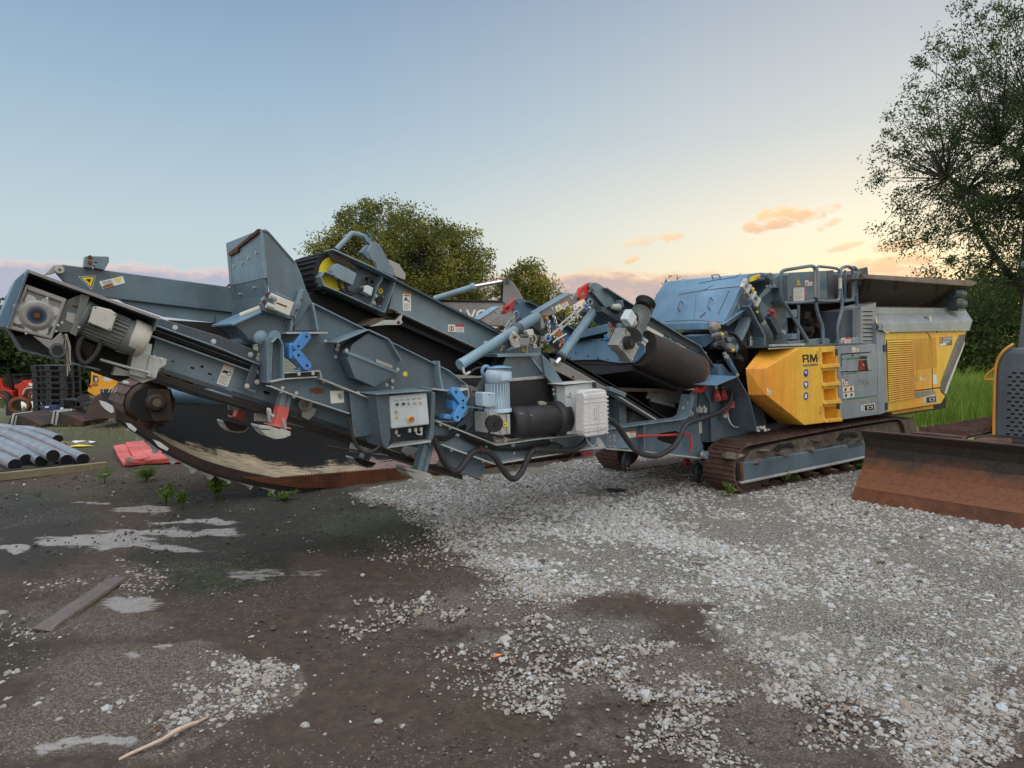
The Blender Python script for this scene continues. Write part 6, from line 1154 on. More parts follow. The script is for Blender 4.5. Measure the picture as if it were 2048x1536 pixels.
for i in range(5): b.rect(q, .047, .12 + i * .155, .14, .22 + i * .155, .155, 'inkl'); b.rect(q, .047, .12 + i * .155, .17, .20 + i * .155, .18, 'inkl')
b.rect(q, .047, .1, .44, .2, .58, 'cream'); b.disc(792, 824, .046, 1.4, 'ink', .004); b.build('panel_print', pn); tri(pn, '788,838 798,837 792.5,829', .048)
b = MB()
for x, y in ((792, 860), (819, 857), (831, 855.5), (842, 854.5)): p = W(x, y, .1); b.cyl(p, p - Z * .03, .014, 'cream', 10)
for q in ('792,864 796,872 800,870', '831,861 834,868 842,868 843,860', '843,860 844,868 841,870'): b.ptube(q, .1, .006, 'cream', 6)
b.ptube('819,861 824,872 836,876 850,874 862,878', .12, .009, 'rubber', 6); b.ptube('846,866 856,872 862,882 866,890', .12, .01, 'rubber', 6); b.build('cable_glands', pn)
b = MB(); b.ptube('768,872 766,884 756,896 742,904 728,904 716,894 708,880 704,868 700,852 696,838', .12, .014, 'rubberg', 10); b.ptube('768,888 760,902 742,905 728,904 710,901 690,898 668,894 655,892', .3, .009, 'rubberg', 8); b.build('loose_cable', SU)
b = MB(); b.ptube('866,876 878,900 888,922 898,936 908,942 918,940 932,922 944,906 956,901 966,900 980,906 992,918 1004,936 1014,950 1024,957 1034,955 1044,942 1054,920 1062,906 1070,900 1090,900 1120,901 1146,900 1164,890 1176,876', .27, .029, 'rubberg', 12); hs = b.build('drooping_hose', SU, label='thick black corrugated hose drooping in two loops')
b = MB()
for x, y in ((961, 900), (1068, 900)): p = W(x, y, .27); b.tube([p + (N * math.cos(i * .628) + Z * math.sin(i * .628)) * .034 for i in range(10)], .006, 'rust', 6, 0, True)
b.build('hose_clamp', hs)
b = MB()
for i in range(4): b.ptube('862,%d 890,%d 914,%d 940,%d 970,%d 1000,%d 1040,%d 1100,%d' % (872 + i * 2, 872 + i * 3, 862 + i * 3, 874 + i * 3, 886 + i * 3, 894 + i * 2, 894 + i * 2, 880 + i * 3), .29 + .01 * i, .009, 'rubber', 6)
b.ptube('1095,884 1110,886 1122,892 1128,900', .3, .012, 'rubber', 6); b.ptube('1140,915 1150,905 1164,898 1172,884', .4, .012, 'rubber', 6); b.ptube('1120,918 1130,922 1140,912 1146,900', .45, .012, 'rubber', 6); b.build('cable_loom', SU)
# ---- vertical gear motor and return drum
b = MB(); b.pl('974,826 1019,828 1021,868 1000,870 976,866', .12, .2, 'alu'); b.pl('1001,829 1007,829 1007,866 1001,868', .105, .02, 'alu'); b.pl('1014,829 1020,829 1021,867 1015,867', .105, .02, 'alu'); b.bolts('1004,834 1017,833 1004,863 1018,862', .105, 1.2); c = W(986, 846, .10); b.cyl(c + N * .0, c + N * .06 - U * .02, .075, 'plasticblk', 22); b.cyl(c + N * .06, c + N * .075, .035, 'dark', 16); g2 = b.build('gearbox', SU, .005, 'small grey gearbox below the upright motor'); lube(g2, 1010, 849, .10, 5)
m2 = gearmotor(SU, W(996, 824, .20), Vector((-.03, 0, 1)), .108, .40, ('motor',), lab='upright light blue ribbed electric motor')
b = MB(); p = W(999, 760, .20); ax_ = Vector((-.03, 0, 1)); b.lathe(p, ax_, [(0, .114), (.07, .112), (.085, .09), (.087, .01)], 'motor', 28); b.lathe(p + ax_ * .10, ax_, [(0, .03), (.008, .12), (.014, .115), (.03, .03), (.031, .001)], 'magsky', 28); b.build('fan_cover', m2)
b = MB(); b.pl('965,785 990,785 992,813 980,815 966,813', .04, .12, 'motor'); b.disc(978, 789, .04, 1.2, 'ink', .003); b.build('terminal_box', m2, .01)
b = MB(); c = W(972, 742, .25); b.ring(c, N, .042, .016, 'magsky', 22, 8); b.bar(c - Z * .03 + U * .03, W(984, 758, .25), .05, .03, 'magsky', N); b.build('lifting_eye', m2)
b = MB(); b.ptube('982,814 980,826 986,834', .08, .006, 'cream', 6); b.ptube('984,832 984,848 980,862 968,874 962,868', .1, .009, 'rubber', 6); b.build('motor_cable', m2)
rd0, rd1 = W(1018, 845, .30), W(1122, 836, .30); ra = (rd1 - rd0)
b = MB(); b.cyl(rd0, rd1, .140, 'rubberg', 36); b.lathe(rd0 - ra * .02, ra, [(0, .12), (.01, .150), (.16, .150), (.165, .140)], 'rubberg', 36); b.build('return_drum', SU, 0, 'black rubber lagged return drum')
b = MB(); b.lathe(rd1 - ra.normalized() * .11, ra, [(0, .140), (.005, .170), (.135, .170), (.14, .162), (.142, .01)], 'rubberg', 40); b.build('drum_ring', SU)
b = MB(); p = [W(1038, 826, .18), W(1052, 829, .178), W(1075, 832, .178), (W(1098, 838, .178)), W(1102, 842, .178)]; b.tube(p, .002, 'cream', 5); b.build('scratch', SU)
# ---- transfer hopper
b = MB(); b.pl('1013,713 1060,711 1091,751 1091,758 996,763', .42, .02, 'grey'); b.add([W(1060, 711, .42), W(1084, 709, .8), W(1124, 766, .30), W(1091, 754, .42)], [[0, 1, 2, 3]], 'grey'); b.add([W(1013, 713, .42), W(996, 714, .9), W(958, 778, .8), W(996, 763, .42)], [[0, 1, 2, 3]], 'greyd'); b.pl('1084,709 1098,722 1126,764 1128,864 1116,862 1112,775 1091,752', .31, .04, 'grey'); b.pl('996,714 1006,716 966,775 962,862 948,858 950,785', .66, .04, 'grey'); b.tube([W(1060, 711, .415), W(1091, 752, .415)], .006, 'white', 6)
b.pl('994,708 1082,706 1083,712 996,714', .36, .5, 'greyl'); b.bolts('1107,779 1114,780 1108,788 1114,789', .31, 2.2); th_ = b.build('transfer_hopper', SU, .002, 'pyramid shaped grey transfer hopper')
b = MB(); b.pl('1016,757 1090,751 1090,757 1017,763', .395, .02, 'zinc'); b.bolts('1026,759 1052,757 1076,755', .395, 1.8); b.build('clamp_strip', th_, .002)
b = MB(); b.pl('1018,763 1095,753 1097,800 1060,805 1022,809', .40, .012, 'rubber'); b.build('rubber_flap', th_, .002)
b = MB(); b.pl('1010,708 1022,698 1036,692 1056,690 1082,694 1082,707', .44, .03, 'grey'); b.pl('1018,701 1040,686 1056,686 1060,690 1030,698', .4, .06, 'greyl'); b.strip('1055,690 1055,707', .4, .46, .008, 'zinc'); bk_ = b.build('hopper_bracket', SU, .003); lube(bk_, 1047, 699, .438, 4.2); lube(bk_, 1070, 692, .43, 4.4, 'cream')
tri(SU, '1000,706 1010,692 1003,690', .44)
b = MB(); b.pl('1020,677 1027,661 1032,662 1040,675 1040,694 1030,696 1024,690', .30, .02, 'zincr'); b.pl('1036,676 1058,677 1058,690 1038,690', .30, .03, 'alugrey'); b.bolts('1027,667 1032,679', .30, 2.6); b.disc(1029, 674, .30, 3, 'rust', .02, 14); b.build('cylinder_bracket', SU, .003)
b = MB(); a, c = W(921, 729, .33), W(1074, 633, .50); m_ = a.lerp(c, .72); b.cyl(a, m_, .047, 'cyl', 22); b.cyl(m_, c, .053, 'cyl', 22); b.lathe(m_, c - a, [(-.03, .053), (-.02, .058), (.03, .058), (.04, .053)], 'greyd', 22); b.cyl(a - (c - a).normalized() * .01, a + (c - a).normalized() * .03, .050, 'cyl', 22); hc = b.build('hydraulic_cylinder', SU, 0, 'long pale blue hydraulic cylinder sloping across the hopper')
b = MB(); b.ptube('926,734 928,745 932,748 940,744', .30, .012, 'zinc', 8); b.ptube('940,745 950,738 962,735 975,736', .32, .012, 'rubberg', 8); b.pl('1053,662 1066,658 1068,668 1058,671', .34, .06, 'cream'); b.tube([W(1062, 672, .34), W(1064, 682, .36)], .014, 'zinc', 8); b.build('hydraulic_fitting', hc)
b = MB(); b.pl('1070,636 1076,625 1084,619 1140,588 1150,586 1158,592 1160,600 1152,607 1128,616 1112,626 1086,636 1090,650 1086,658 1080,652 1078,640', .52, .03, 'alugrey'); b.strip('1076,624 1140,586', .48, .62, .012, 'cyl'); b.bolts('1143,596 1104,617 1147,590', .52, 2.4); b.disc(1156, 597, .52, 3.4, 'rust', .02); lk = b.build('lift_link', SU, .003, 'galvanised cranked link with a yellow sticker'); sticker(lk, '1109,613 1133,600 1138,610 1114,624', .515)
b = MB(); b.pl('1062,642 1068,628 1076,622 1084,618 1140,586 1144,590 1086,626 1080,640', .75, .03, 'alugrey'); b.pl('1086,632 1094,630 1098,640 1090,644', .5, .06, 'rust'); b.disc(1092, 636, .46, 3, 'brass', .02); b.pl('1080,636 1086,634 1090,655 1083,658', .46, .02, 'alugrey'); b.build('lift_link', SU, .003)
b = MB(); b.pl('960,640 976,626 998,613 1006,613 1010,622 1004,630 994,634 978,648 966,644', 1.72, .03, 'alugrey'); b.strip('958,638 998,612', 1.7, 1.85, .012, 'cyl'); b.bolts('992,623 1004,624', 1.72, 2); b.build('lift_link', SU, .003, 'far galvanised link')
b = MB(); c = W(1064, 678, .45); b.ring(c, N, .045, .014, 'zincr', 18); b.cyl(c - N * .05, c + N * .02, .03, 'rust', 14)
rg = random.Random(5)
for i in range(12): p = W(1040 + rg.uniform(0, 50), 668 + rg.uniform(-4, 24), rg.uniform(.45, .8)); b.box(p, U * rg.uniform(.02, .05), N * .03, Z * rg.uniform(.01, .035), rg.choice(('alugrey', 'greyd', 'zincr')))
b.build('shackle_group', SU, .002)
b = MB(); b.ptube('1083,660 1080,676 1078,690 1082,704 1088,714 1094,720', .46, .010, 'rubber', 8); b.ptube('1126,640 1128,634 1127,624', .7, .012, 'rubber', 8); b.build('hydraulic_hose', SU)
# ---- upper return conveyor with the yellow head drum
b = MB(); b.pl('791,559 1000,667 1024,682 1010,706 997,710 963,699 797,623 778,617', .70, .02, 'greyl'); b.strip('791,557 1000,665 1040,686', .62, .74, .014, 'greyd'); b.strip('797,623 963,699', .66, .72, .008, 'zincr'); b.strip('1000,667 1024,682', .66, .72, .01, 'rust')
uc = b.build('return_conveyor', SU, .003, 'sloping blue grey return conveyor with a yellow ended head drum'); 
sticker(uc, '805,584 822,585 822,622 806,621', .697, 'tall'); sticker(uc, '896,649 928,649 928,665 896,663', .697, 'prohib', 'prohibition_sticker'); sticker(uc, '968,682 985,682 986,694 968,693', .697)
b = MB(); b.pl('666,498 741,530 795,558 770,626 741,613 684,587 646,571 642,553 650,543 672,540', .80, .02, 'grey'); b.strip('666,497 741,531 795,558', .64, .82, .010, 'greyl'); b.strip('795,558 770,626', .66, .82, .008, 'greyl'); b.strip('770,626 741,613 684,587 648,572 641,553', .66, .82, .008, 'greyl'); b.strip('641,553 650,542 668,549', .66, .82, .008, 'greyl'); b.strip('767,552 764,562 760,567 757,572 743,612', .70, .82, .008, 'greyl')
b.pl('729,557 733,553 747,560 748,566 744,567 731,561', .795, .006, 'hole'); hf = b.build('head_frame', uc, .002, 'recessed motor bracket at the conveyor head')
lube(hf, 761, 582, .795, 5.3); b = MB(); b.disc(759, 601, .80, 8.5, 'oldsteel', .02, 16); b.bolts('752,592 767,596 748,606 761,612 757,606', .795, 2.6); b.build('tension_bolts', hf)
b = MB(); b.pl('664,540 668,529 676,527 714,547 706,571 672,555 666,548', .66, .10, 'greyl'); b.build('motor_cover', hf, .006)
b = MB(); b.pl('729,572 736,570 747,576 743,592 727,583', .68, .10, 'panelw'); b.cyl(W(725, 576, .72), W(732, 577, .70), .02, 'cream', 10); b.build('switch_box', hf, .005)
b = MB(); b.ptube('677,560 680,575 690,585 702,588 720,580 726,576', .70, .013, 'rubber', 8); b.ptube('690,565 694,580 705,586 715,584', .70, .013, 'rubber', 8); b.ptube('742,556 738,562 736,570', .74, .018, 'rubber', 8); b.build('motor_cable', hf)
b = MB(); b.pl('656,505 664,504 680,508 712,533 710,540 690,530 664,522', .68, .02, 'brown'); b.build('guard_flap', hf, .003)
dc = W(670, 547, .78); rd = 33.5 * dc.y / FOC; rb = 42 * dc.y / FOC
b = MB(); b.cyl(dc, dc - N * .62, rd, 'signy', 48); b.build('head_drum', uc, .004, 'bright yellow head drum disc')
e1 = W(1300, 830, .78); dd = (W(1000, 700, .78) - W(672, 548, .78)).normalized(); pq = dd.cross(N); pq = pq if pq.z > 0 else -pq; far_c = dc + dd * 3.6; lo = []; 
for i in range(25): a = math.pi / 2 + math.pi * i / 24; lo.append((dc + dd * math.cos(a) * rb + pq * math.sin(a) * rb, dc + dd * math.cos(a) * rd * 1.01 + pq * math.sin(a) * rd * 1.01))
b = MB(); 
for (o0, i0), (o1, i1) in zip(lo, lo[1:]): b.prism([o0, o1, i1, i0], -N * .64, 'rubber')
for i in range(1, 24, 2):
    o0, i0 = lo[i]; r_ = (o0 - dc).normalized(); t_ = r_.cross(N).normalized(); b.prism([o0 - t_ * .015, o0 + t_ * .015, o0 + t_ * .008 + r_ * .018, o0 - t_ * .008 + r_ * .018], -N * .64, 'rubber')
up0, up1 = lo[0]; b.prism([up0, up1, up1 + dd * 3.0, up0 + dd * 3.0], -N * .64, 'rubber'); lo0, lo1 = lo[-1]; b.prism([lo0, lo1, lo1 + dd * 3.2, lo0 + dd * 3.2], -N * .64, 'rubber'); b.build('belt', uc, 0, 'black ribbed conveyor belt')
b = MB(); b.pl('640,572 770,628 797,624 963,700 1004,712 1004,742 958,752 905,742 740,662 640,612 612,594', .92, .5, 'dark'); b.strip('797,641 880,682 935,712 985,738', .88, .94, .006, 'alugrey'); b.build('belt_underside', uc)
b = MB(); b.pl('795,640 806,626 803,640 806,645 800,650 770,650 742,653 770,640', .66, .05, 'zinc'); b.bolt(797, 645, .66, 2.4, 'rust'); b.pl('750,636 770,636 765,650 724,652', .7, .3, 'dirt'); b.build('belt_scraper', uc, .003)
b = MB(); b.ptube('673,498 688,483 701,469 706,467 716,469 730,474', .75, .022, 'greyl', 10, 4); b.ptube('673,498 688,483 701,469 706,467 716,469 730,474', 1.3, .022, 'greyl', 10, 4); b.pl('726,470 732,468 746,485 744,490 734,483', .72, .06, 'greyl'); b.pl('734,465 742,465 746,474 740,474', .74, .05, 'green'); b.build('guard_hoop', uc, .002)
b = MB(); b.pl('742,486 748,484 760,489 776,520 789,540 787,552 755,538 752,526 745,520 735,502', .66, .02, 'greyl'); b.pl('722,504 734,490 744,487 736,503 746,521 738,519', .9, .06, 'cyl'); b.bolts('754,508 776,530 772,537', .66, 1.7, 'cyl'); b.pl('776,518 798,528 812,548 810,560 790,552', .9, .3, 'zincr'); b.build('hoop_bracket', uc, .003)
# ---- feed trough running down to the crusher
b = MB(); P = pp('1118,714 1215,770 1335,845'); Q = [W(x, y, .62) for x, y in P]
for a, c in zip(Q, Q[1:]): b.prism([a, c, c - Z * .035, a - Z * .035], -N * 1.0, 'rubber'); b.prism([a + Z * .045, c + Z * .045, c + Z * .03, a + Z * .03], -N * .95, 'rubber')
for a, c in zip(Q, Q[1:]): b.prism([a - Z * .04 + N * .01, c - Z * .04 + N * .01, c - Z * .062 + N * .01, a - Z * .062 + N * .01], -N * .1, 'zinc')
b.build('feed_belt', SU, .002, 'black feed belt with a pale edge strip running down into the crusher frame')
b = MB(); b.pl('1100,716 1118,722 1205,772 1206,786 1190,780 1104,738', .58, .02, 'alugrey'); b.bolt(1146, 754, .58, 2, 'rust'); b.build('skirt_plate', SU, .003)
b = MB(); p0, p1 = W(1215, 777, .5), W(1246, 790, .5); b.bar(p0, p1, .10, .05, 'greyl'); b.build('edge_cap', SU, .01)
b = MB(); b.pl('1100,740 1190,782 1200,800 1200,868 1120,866', .72, .1, 'dark'); b.pl('1214,792 1240,796 1240,855 1214,860', .9, .3, 'magsky'); b.pl('1214,850 1240,852 1240,858 1214,865', .8, .2, 'dark'); b.build('frame_web', SU)
b = MB(); b.pl('1130,772 1191,764 1195,866 1136,869', .18, .14, 'panelw'); b.strip('1127,770 1192,764', .12, .36, -.008, 'zincr'); b.strip('1192,764 1196,800', .12, .36, -.008, 'greyd'); b.pl('1134,791 1143,791 1143,796 1134,796', .175, .02, 'alu'); b.pl('1139,841 1147,841 1147,851 1139,851', .175, .02, 'alu'); wc = b.build('switch_cabinet', SU, .004, 'pale white electrical cabinet'); tri(wc, '1137,790 1143,790 1140,784', .178); tri(wc, '1140,844 1147,844 1143,838', .178)
b = MB(); b.pl('1112,862 1196,858 1212,866 1214,896 1190,905 1176,902 1160,880 1118,880', .44, .05, 'grey'); b.pl('1184,878 1200,876 1214,896 1186,900', .42, .02, 'zincr'); b.disc(1150, 875, .4, 5, 'creamr', .03, 14); b.pl('1168,906 1184,902 1186,910 1168,914', .6, .05, 'plugred'); b.build('hitch_plate', SU, .004)
# ================================================================ white transit case strapped on the cabinet
CA = thing('transit_case', W(1182, 872, .06), 'white ribbed hard plastic case with brass latches strapped to the electrical cabinet', 'case')
b = MB(); cw0 = -.13; q = '1167,787 1171,781 1203,778 1211,780 1214,786 1217,858 1215,866 1208,869 1173,874 1168,870 1166,862'; b.pl(q, cw0, .11, 'casewhite'); b.pl('1168,790 1212,784 1216,858 1169,866', cw0 - .012, .02, 'casewhite')
for i in range(10): y = 792 + i * 8; b.pl([(1213.5, y), (1218, y - .5), (1218.3, y + 4), (1213.7, y + 4.5)], cw0 + .01, .09, 'casewhite')
bd = b.build('case_body', CA, .012)
b = MB()
for y in (797, 806, 849, 857): b.pl([(1168, y), (1214.5, y - 5), (1214.6, y - 4), (1168, y + 1)], cw0 - .018, .01, 'casewhite')
for x in (1178, 1197): b.pl([(x, 786.5), (x + 1, 786.4), (x + 2.6, 866), (x + 1.6, 866)], cw0 - .018, .01, 'casewhite')
b.pl('1188,816 1194,815 1195,838 1189,839', cw0 - .017, .01, 'alu'); b.pl('1189.5,818 1192.5,817.5 1193.5,836 1190.5,837', cw0 - .021, .01, 'casewhite'); b.build('lid_ribs', bd, .001)
b = MB(); b.pl('1167,790 1170,783 1203,779 1212,783 1216,860 1210,867 1173,872 1167,864', cw0 + .113, .10, 'casewhite'); b.pl('1166,788 1204,777 1213,781 1218,862 1210,870 1172,875 1166,866', cw0 + .10, .022, 'alu'); b.build('case_base', CA, .012)
sN = lambda x, y, w: W(x, y, w)
for y in (799, 861):
    b = MB(); p = W(1167, y, cw0 + .11); b.box(p - U * .012, U * .012, N * .055, Z * .022, 'brass'); b.build('latch', CA, .004)
for y in (812, 845):
    b = MB()
    for k in range(3): b.box(W(1167, y + k * 4, cw0 + .11) - U * .010, U * .012, N * .03, Z * .006, 'panelw')
    b.build('hinge_lug', CA)
b = MB(); b.box(W(1167, 830, cw0 + .11) - U * .006, U * .012, N * .05, Z * .10, 'alu'); b.cyl(W(1167, 830, cw0 + .11) - U * .02, W(1167, 830, cw0 + .11), .016, 'ink', 12); b.build('case_handle', CA, .004)
b = MB(); b.ptube('1172,872 1176,884 1184,891 1190,890 1194,880 1196,868', .06, .004, 'panelw', 6); b.build('strap', CA)
# ================================================================ STEEL TROUGH lying behind the screening unit
TR = thing('steel_trough', W(700, 975, 3.6), 'long black steel trough with worn lining and a rusty toothed rim', 'trough')
RIM = catm([W(x, y, 3.28) for x, y in pp('232,836 258,852 287,870 325,897 370,921 425,944 512,966 600,979 700,979 775,966 900,948 1000,935 1170,905')], 6)
def trough():
    nv = 22; vs = []; fs = []; n = len(RIM); zt = 1.15; uv = []
    L = [0]
    for a, c in zip(RIM, RIM[1:]): L.append(L[-1] + (c - a).length)
    for i, p in enumerate(RIM):
        for j in range(nv):
            t = j / (nv - 1); vs.append(p + U * (.05 * t) - N * (.10 + 1.45 * t) + Z * (.05 + max(.05, zt - p.z) * t ** 2.1)); uv.append((L[i] / L[-1], t))
    for i in range(n - 1):
        for j in range(nv - 1): fs.append([i * nv + j, i * nv + j + 1, (i + 1) * nv + j + 1, (i + 1) * nv + j])
    b = MB(); b.add(vs, fs, 'wornblack', True); o = b.build('lining', TR); me = o.data; lay = me.uv_layers.new(name='uv')
    for l in me.loops: lay.data[l.index].uv = uv[l.vertex_index]
    s = o.modifiers.new('thick', 'SOLIDIFY'); s.thickness = .02
trough()
b = MB()
for a, c in zip(RIM, RIM[1:]): b.prism([a, c, c + Z * .10, a + Z * .10], -N * .12, 'oldsteel'); b.prism([a - Z * .0 + N * .01, c + N * .01, c - Z * .035 + N * .01, a - Z * .035 + N * .01], -N * .12, 'rubber')
b.build('rim', TR, 0, 'dark rusty rim band')
b = MB(); d = 0; prev = RIM[0]
for a, c in zip(RIM, RIM[1:]):
    d += (c - a).length
    if d > .19: 
        d = 0; t = (c - a).normalized(); n_ = t.cross(N); n_ = n_ if n_.z < 0 else -n_; q = a + n_ * .02
        b.prism([q, q + t * .15, q + t * .16 + n_ * .03, q + t * .14 + n_ * .07, q + t * .115 + n_ * .035, q + n_ * .025], -N * .14 + N * .0, 'zincr')
b.build('rim_teeth', TR)
b = MB(); P = pp('486,954 545,956 640,951 812,936 960,916 1175,888 1175,903 900,944 775,963 700,975 600,976 520,964'); b.pl(P, 3.25, .03, 'rust')
for i in range(46): f = i / 45; x = 560 + 250 * f; y = 955.5 - 20 * f; b.pl([(x, y + 1), (x + 2.6, y - 2.6), (x + 5.4, y + .6)], 3.25, .025, 'rust')
b.build('rusty_edge', TR, 0, 'rust brown strip with a saw toothed upper edge')
DR = W(300, 808, 3.30); rr_ = 45 * DR.y / FOC
b = MB(); b.lathe(DR, -N, [(.0, rr_ * .8), (.03, rr_ * .96), (.06, rr_), (.95, rr_), (1.0, rr_ * .7)], 'oldsteel', 36); b.cyl(DR + N * .004, DR + N * .012, rr_ * .78, 'dark', 28); rg = random.Random(3)
for i in range(15):
    a = 6.283 * i / 15
    for k in range(5):
        r_ = U * math.cos(a) + Z * math.sin(a); t_ = -U * math.sin(a) + Z * math.cos(a); p = DR - N * (.12 + k * .18) + r_ * rr_; b.hull([p + t_ * x - N * y + r_ * h for x, y, h in ((-.05, -.08, .004), (.05, -.08, .02), (.05, .08, .02), (-.05, .08, .004), (.05, -.08, 0), (.05, .08, 0), (-.05, 0, -.01))], 'track')
b.build('scaly_drum', TR, 0, 'rust brown drum with overlapping scales')
b = MB(); c = W(312, 805, 3.24); b.lathe(c, N, [(-.1, .10), (.0, .10), (.02, .092), (.05, .085), (.06, .07)], 'oldsteel', 28); b.cyl(c + N * .05, c + N * .075, .045, 'dirt', 18); b.hull([c + U * x + Z * z + N * y for x, z in ((-.06, .14), (.14, .14), (.16, -.2), (-.02, -.2), (-.1, 0)) for y in (-.08, .0)], 'oldsteel'); b.build('bearing_block', TR, .01)
for q in ('199,801 215,805 226,812 228,824 222,826 210,818 203,810', '252,846 262,848 274,858 270,864 258,856', '207,756 226,753 232,757 218,763 208,761', '244,760 256,762 259,767 248,767', '306,879 320,884 338,897 334,902 318,894'): b = MB(); b.pl(q, 3.16, .03, 'white'); b.build('paint_flake', TR)
b = MB()
for x in (200, 206, 216, 222, 228): b.pl([(x, 785), (x + 1.6, 785), (x + (1 if x < 210 else 7), 775), (x - .5 + (1 if x < 210 else 7), 775)], 3.17, .02, 'cream')
b.build('paint_stripes', TR)
b = MB(); b.tube([W(306, 790, 3.9), W(460, 796, 3.9)], .10, 'magsky', 20); b.tube([W(318, 792, 3.85), W(326, 793, 3.85)], .12, 'rust', 18); b.build('cross_tube', TR)
b = MB(); rg = random.Random(8)
for i in range(16): p = W(275 + rg.uniform(0, 50), 845 + rg.uniform(-6, 14), 3.35); b.box(p, U * rg.uniform(.02, .06), N * .05, Z * rg.uniform(.01, .04), rg.choice(('oldsteel', 'dark', 'rust')))
b.pl('286,758 420,800 470,812 470,800 420,782 300,748', 3.2, .3, 'dark'); b.build('scrap_steel', TR)
# ================================================================ excavator behind
EXD = 13.2
def dp(px, mat, b, dep=EXD, th=.25): return b.prism([D(x, y, dep) for x, y in pp(px)], Vector((0, th, 0)), mat)
EX = thing('excavator', (D(840, 690, EXD + .8).x, EXD + .8, 0), 'grey excavator whose folded boom and chrome ram rise behind the conveyors', 'excavator')
b = MB(); dp('850,602 930,604 1006,602 1050,640 1052,652 1010,652 960,652 850,654', 'excav', b, EXD, .35); dp('850,598 1010,601 1010,605 850,603', 'dark', b, EXD - .03, .06); bo = b.build('boom', EX, .02, 'grey boom with white lettering')
P = D(872, 641, EXD - .004); text('VOLVO', P, Vector((1, 0, 0)), Z, 22 * EXD / FOC, 'white', 'lettering', bo, 104 * EXD / FOC)
b = MB(); dp('1005,604 1007,562 1010,557 1015,556 1027,566 1037,580 1046,596 1050,640', 'excav', b, EXD - .05, .4); dp('1001,571 1007,560 1006,602 1001,602', 'dark', b, EXD + .05, .3); b.cyl(D(1014, 561, EXD - .1), D(1014, 561, EXD + .4), .05, 'greyd', 16); dp('1010,640 1046,640 1042,720 1036,760 1012,760', 'hopper', b, EXD + .02, .3); b.build('stick', EX, .02)
b = MB(); a, c = D(868, 598, EXD - .1), D(949, 573, EXD - .1); e = D(1004, 563, EXD - .1); b.cyl(a, c, .055, 'cyl', 18); b.lathe(c - (c - a).normalized() * .08, c - a, [(0, .055), (.01, .07), (.09, .07), (.1, .04)], 'cyl', 18); b.cyl(c, e, .034, 'chrome', 14); b.build('hydraulic_ram', EX)
b = MB(); b.box(Vector((D(770, 690, EXD + 1).x, EXD + 1.2, 1.25)), Vector((1.0, 0, 0)), Vector((0, .9, 0)), Z * .62, 'excav'); b.build('upper_body', EX, .05)
for y in (EXD + .2, EXD + 1.9):
    b = MB(); b.hull([Vector((D(770, 690, EXD + 1).x + sx * 1.2 + math.cos(a) * .32, y + k, .33 + math.sin(a) * .32)) for sx in (-1, 1) for a in [i * .5236 for i in range(12)] for k in (-.22, .22)], 'oldsteel'); b.build('track', EX, .01)
# ================================================================ bulldozer at the right
m, t, bb = nt('blade'); co = coords(t); n = noise(t, co, 3, 8, .7, .6); n2 = noise(t, co, 24, 5, .7); sx = nd(t, 'ShaderNodeSeparateXYZ'); t.links.new(co, sx.inputs[0])
h_ = nd(t, 'ShaderNodeMath', operation='MULTIPLY_ADD'); t.links.new(n, h_.inputs[0]); h_.inputs[1].default_value = .55; t.links.new(sx.outputs[2], h_.inputs[2])
c_ = mix(t, ramp(t, h_.outputs[0], [(.62, (0, 0, 0)), (.80, (1, 1, 1))]), ramp(t, n2, [(.3, (.12, .038, .013)), (.55, (.20, .068, .022)), (.8, (.17, .075, .045))]), ramp(t, n2, [(.3, (.022, .020, .017)), (.6, (.048, .040, .032)), (.8, (.12, .07, .04))]))
t.links.new(c_, bb.inputs['Base Color']); bb.inputs['Roughness'].default_value = .5; bb.inputs['Metallic'].default_value = .2
BL = G(1702, 1000); wb = -(BL - E0).dot(N)
BD = thing('bulldozer', BL + N * 1.4 + U * 1.6, 'grey bulldozer with a large rusty blade, cut off by the right edge of the photo', 'bulldozer')
b = MB(); P = [W(x, y, wb) for x, y in pp('1709,974 1716,958 1724,935 1729,912 1730,893 1727,876 1720,861')]
for a, c in zip(P, P[1:]): b.prism([a, c, c + U * .04, a + U * .04], N * 3.0, 'blade')
b.prism([P[-1] - Z * .01, P[-1] + Z * .004, P[-1] + U * .12 + Z * .004, P[-1] + U * .12 - Z * .01], N * 3.0, 'oldsteel'); bl = b.build('blade', BD, .002, 'curved rusty blade, blackened along its upper half')
b = MB(); a, c = W(1702, 1000, wb), W(1709, 974.5, wb); b.prism([a, c, c + U * .06, a + U * .03], N * 3.0, 'rust'); b.build('cutting_edge', bl, .003)
b = MB()
for x, y, f in ((1722, 955, .35), (1722, 950, .55), (1722, 962, .48), (1716, 968, .30), (1728, 930, .9), (1722, 952, 1.2)): p = W(x, y, wb) + N * f - U * .004; b.cyl(p, p + U * .008, .022, 'oldsteel', 12)
b.build('worn_bolts', bl)
c0 = BL + N * 1.42
def DZ(s, a, z): return c0 + U * s + N * a + Z * z
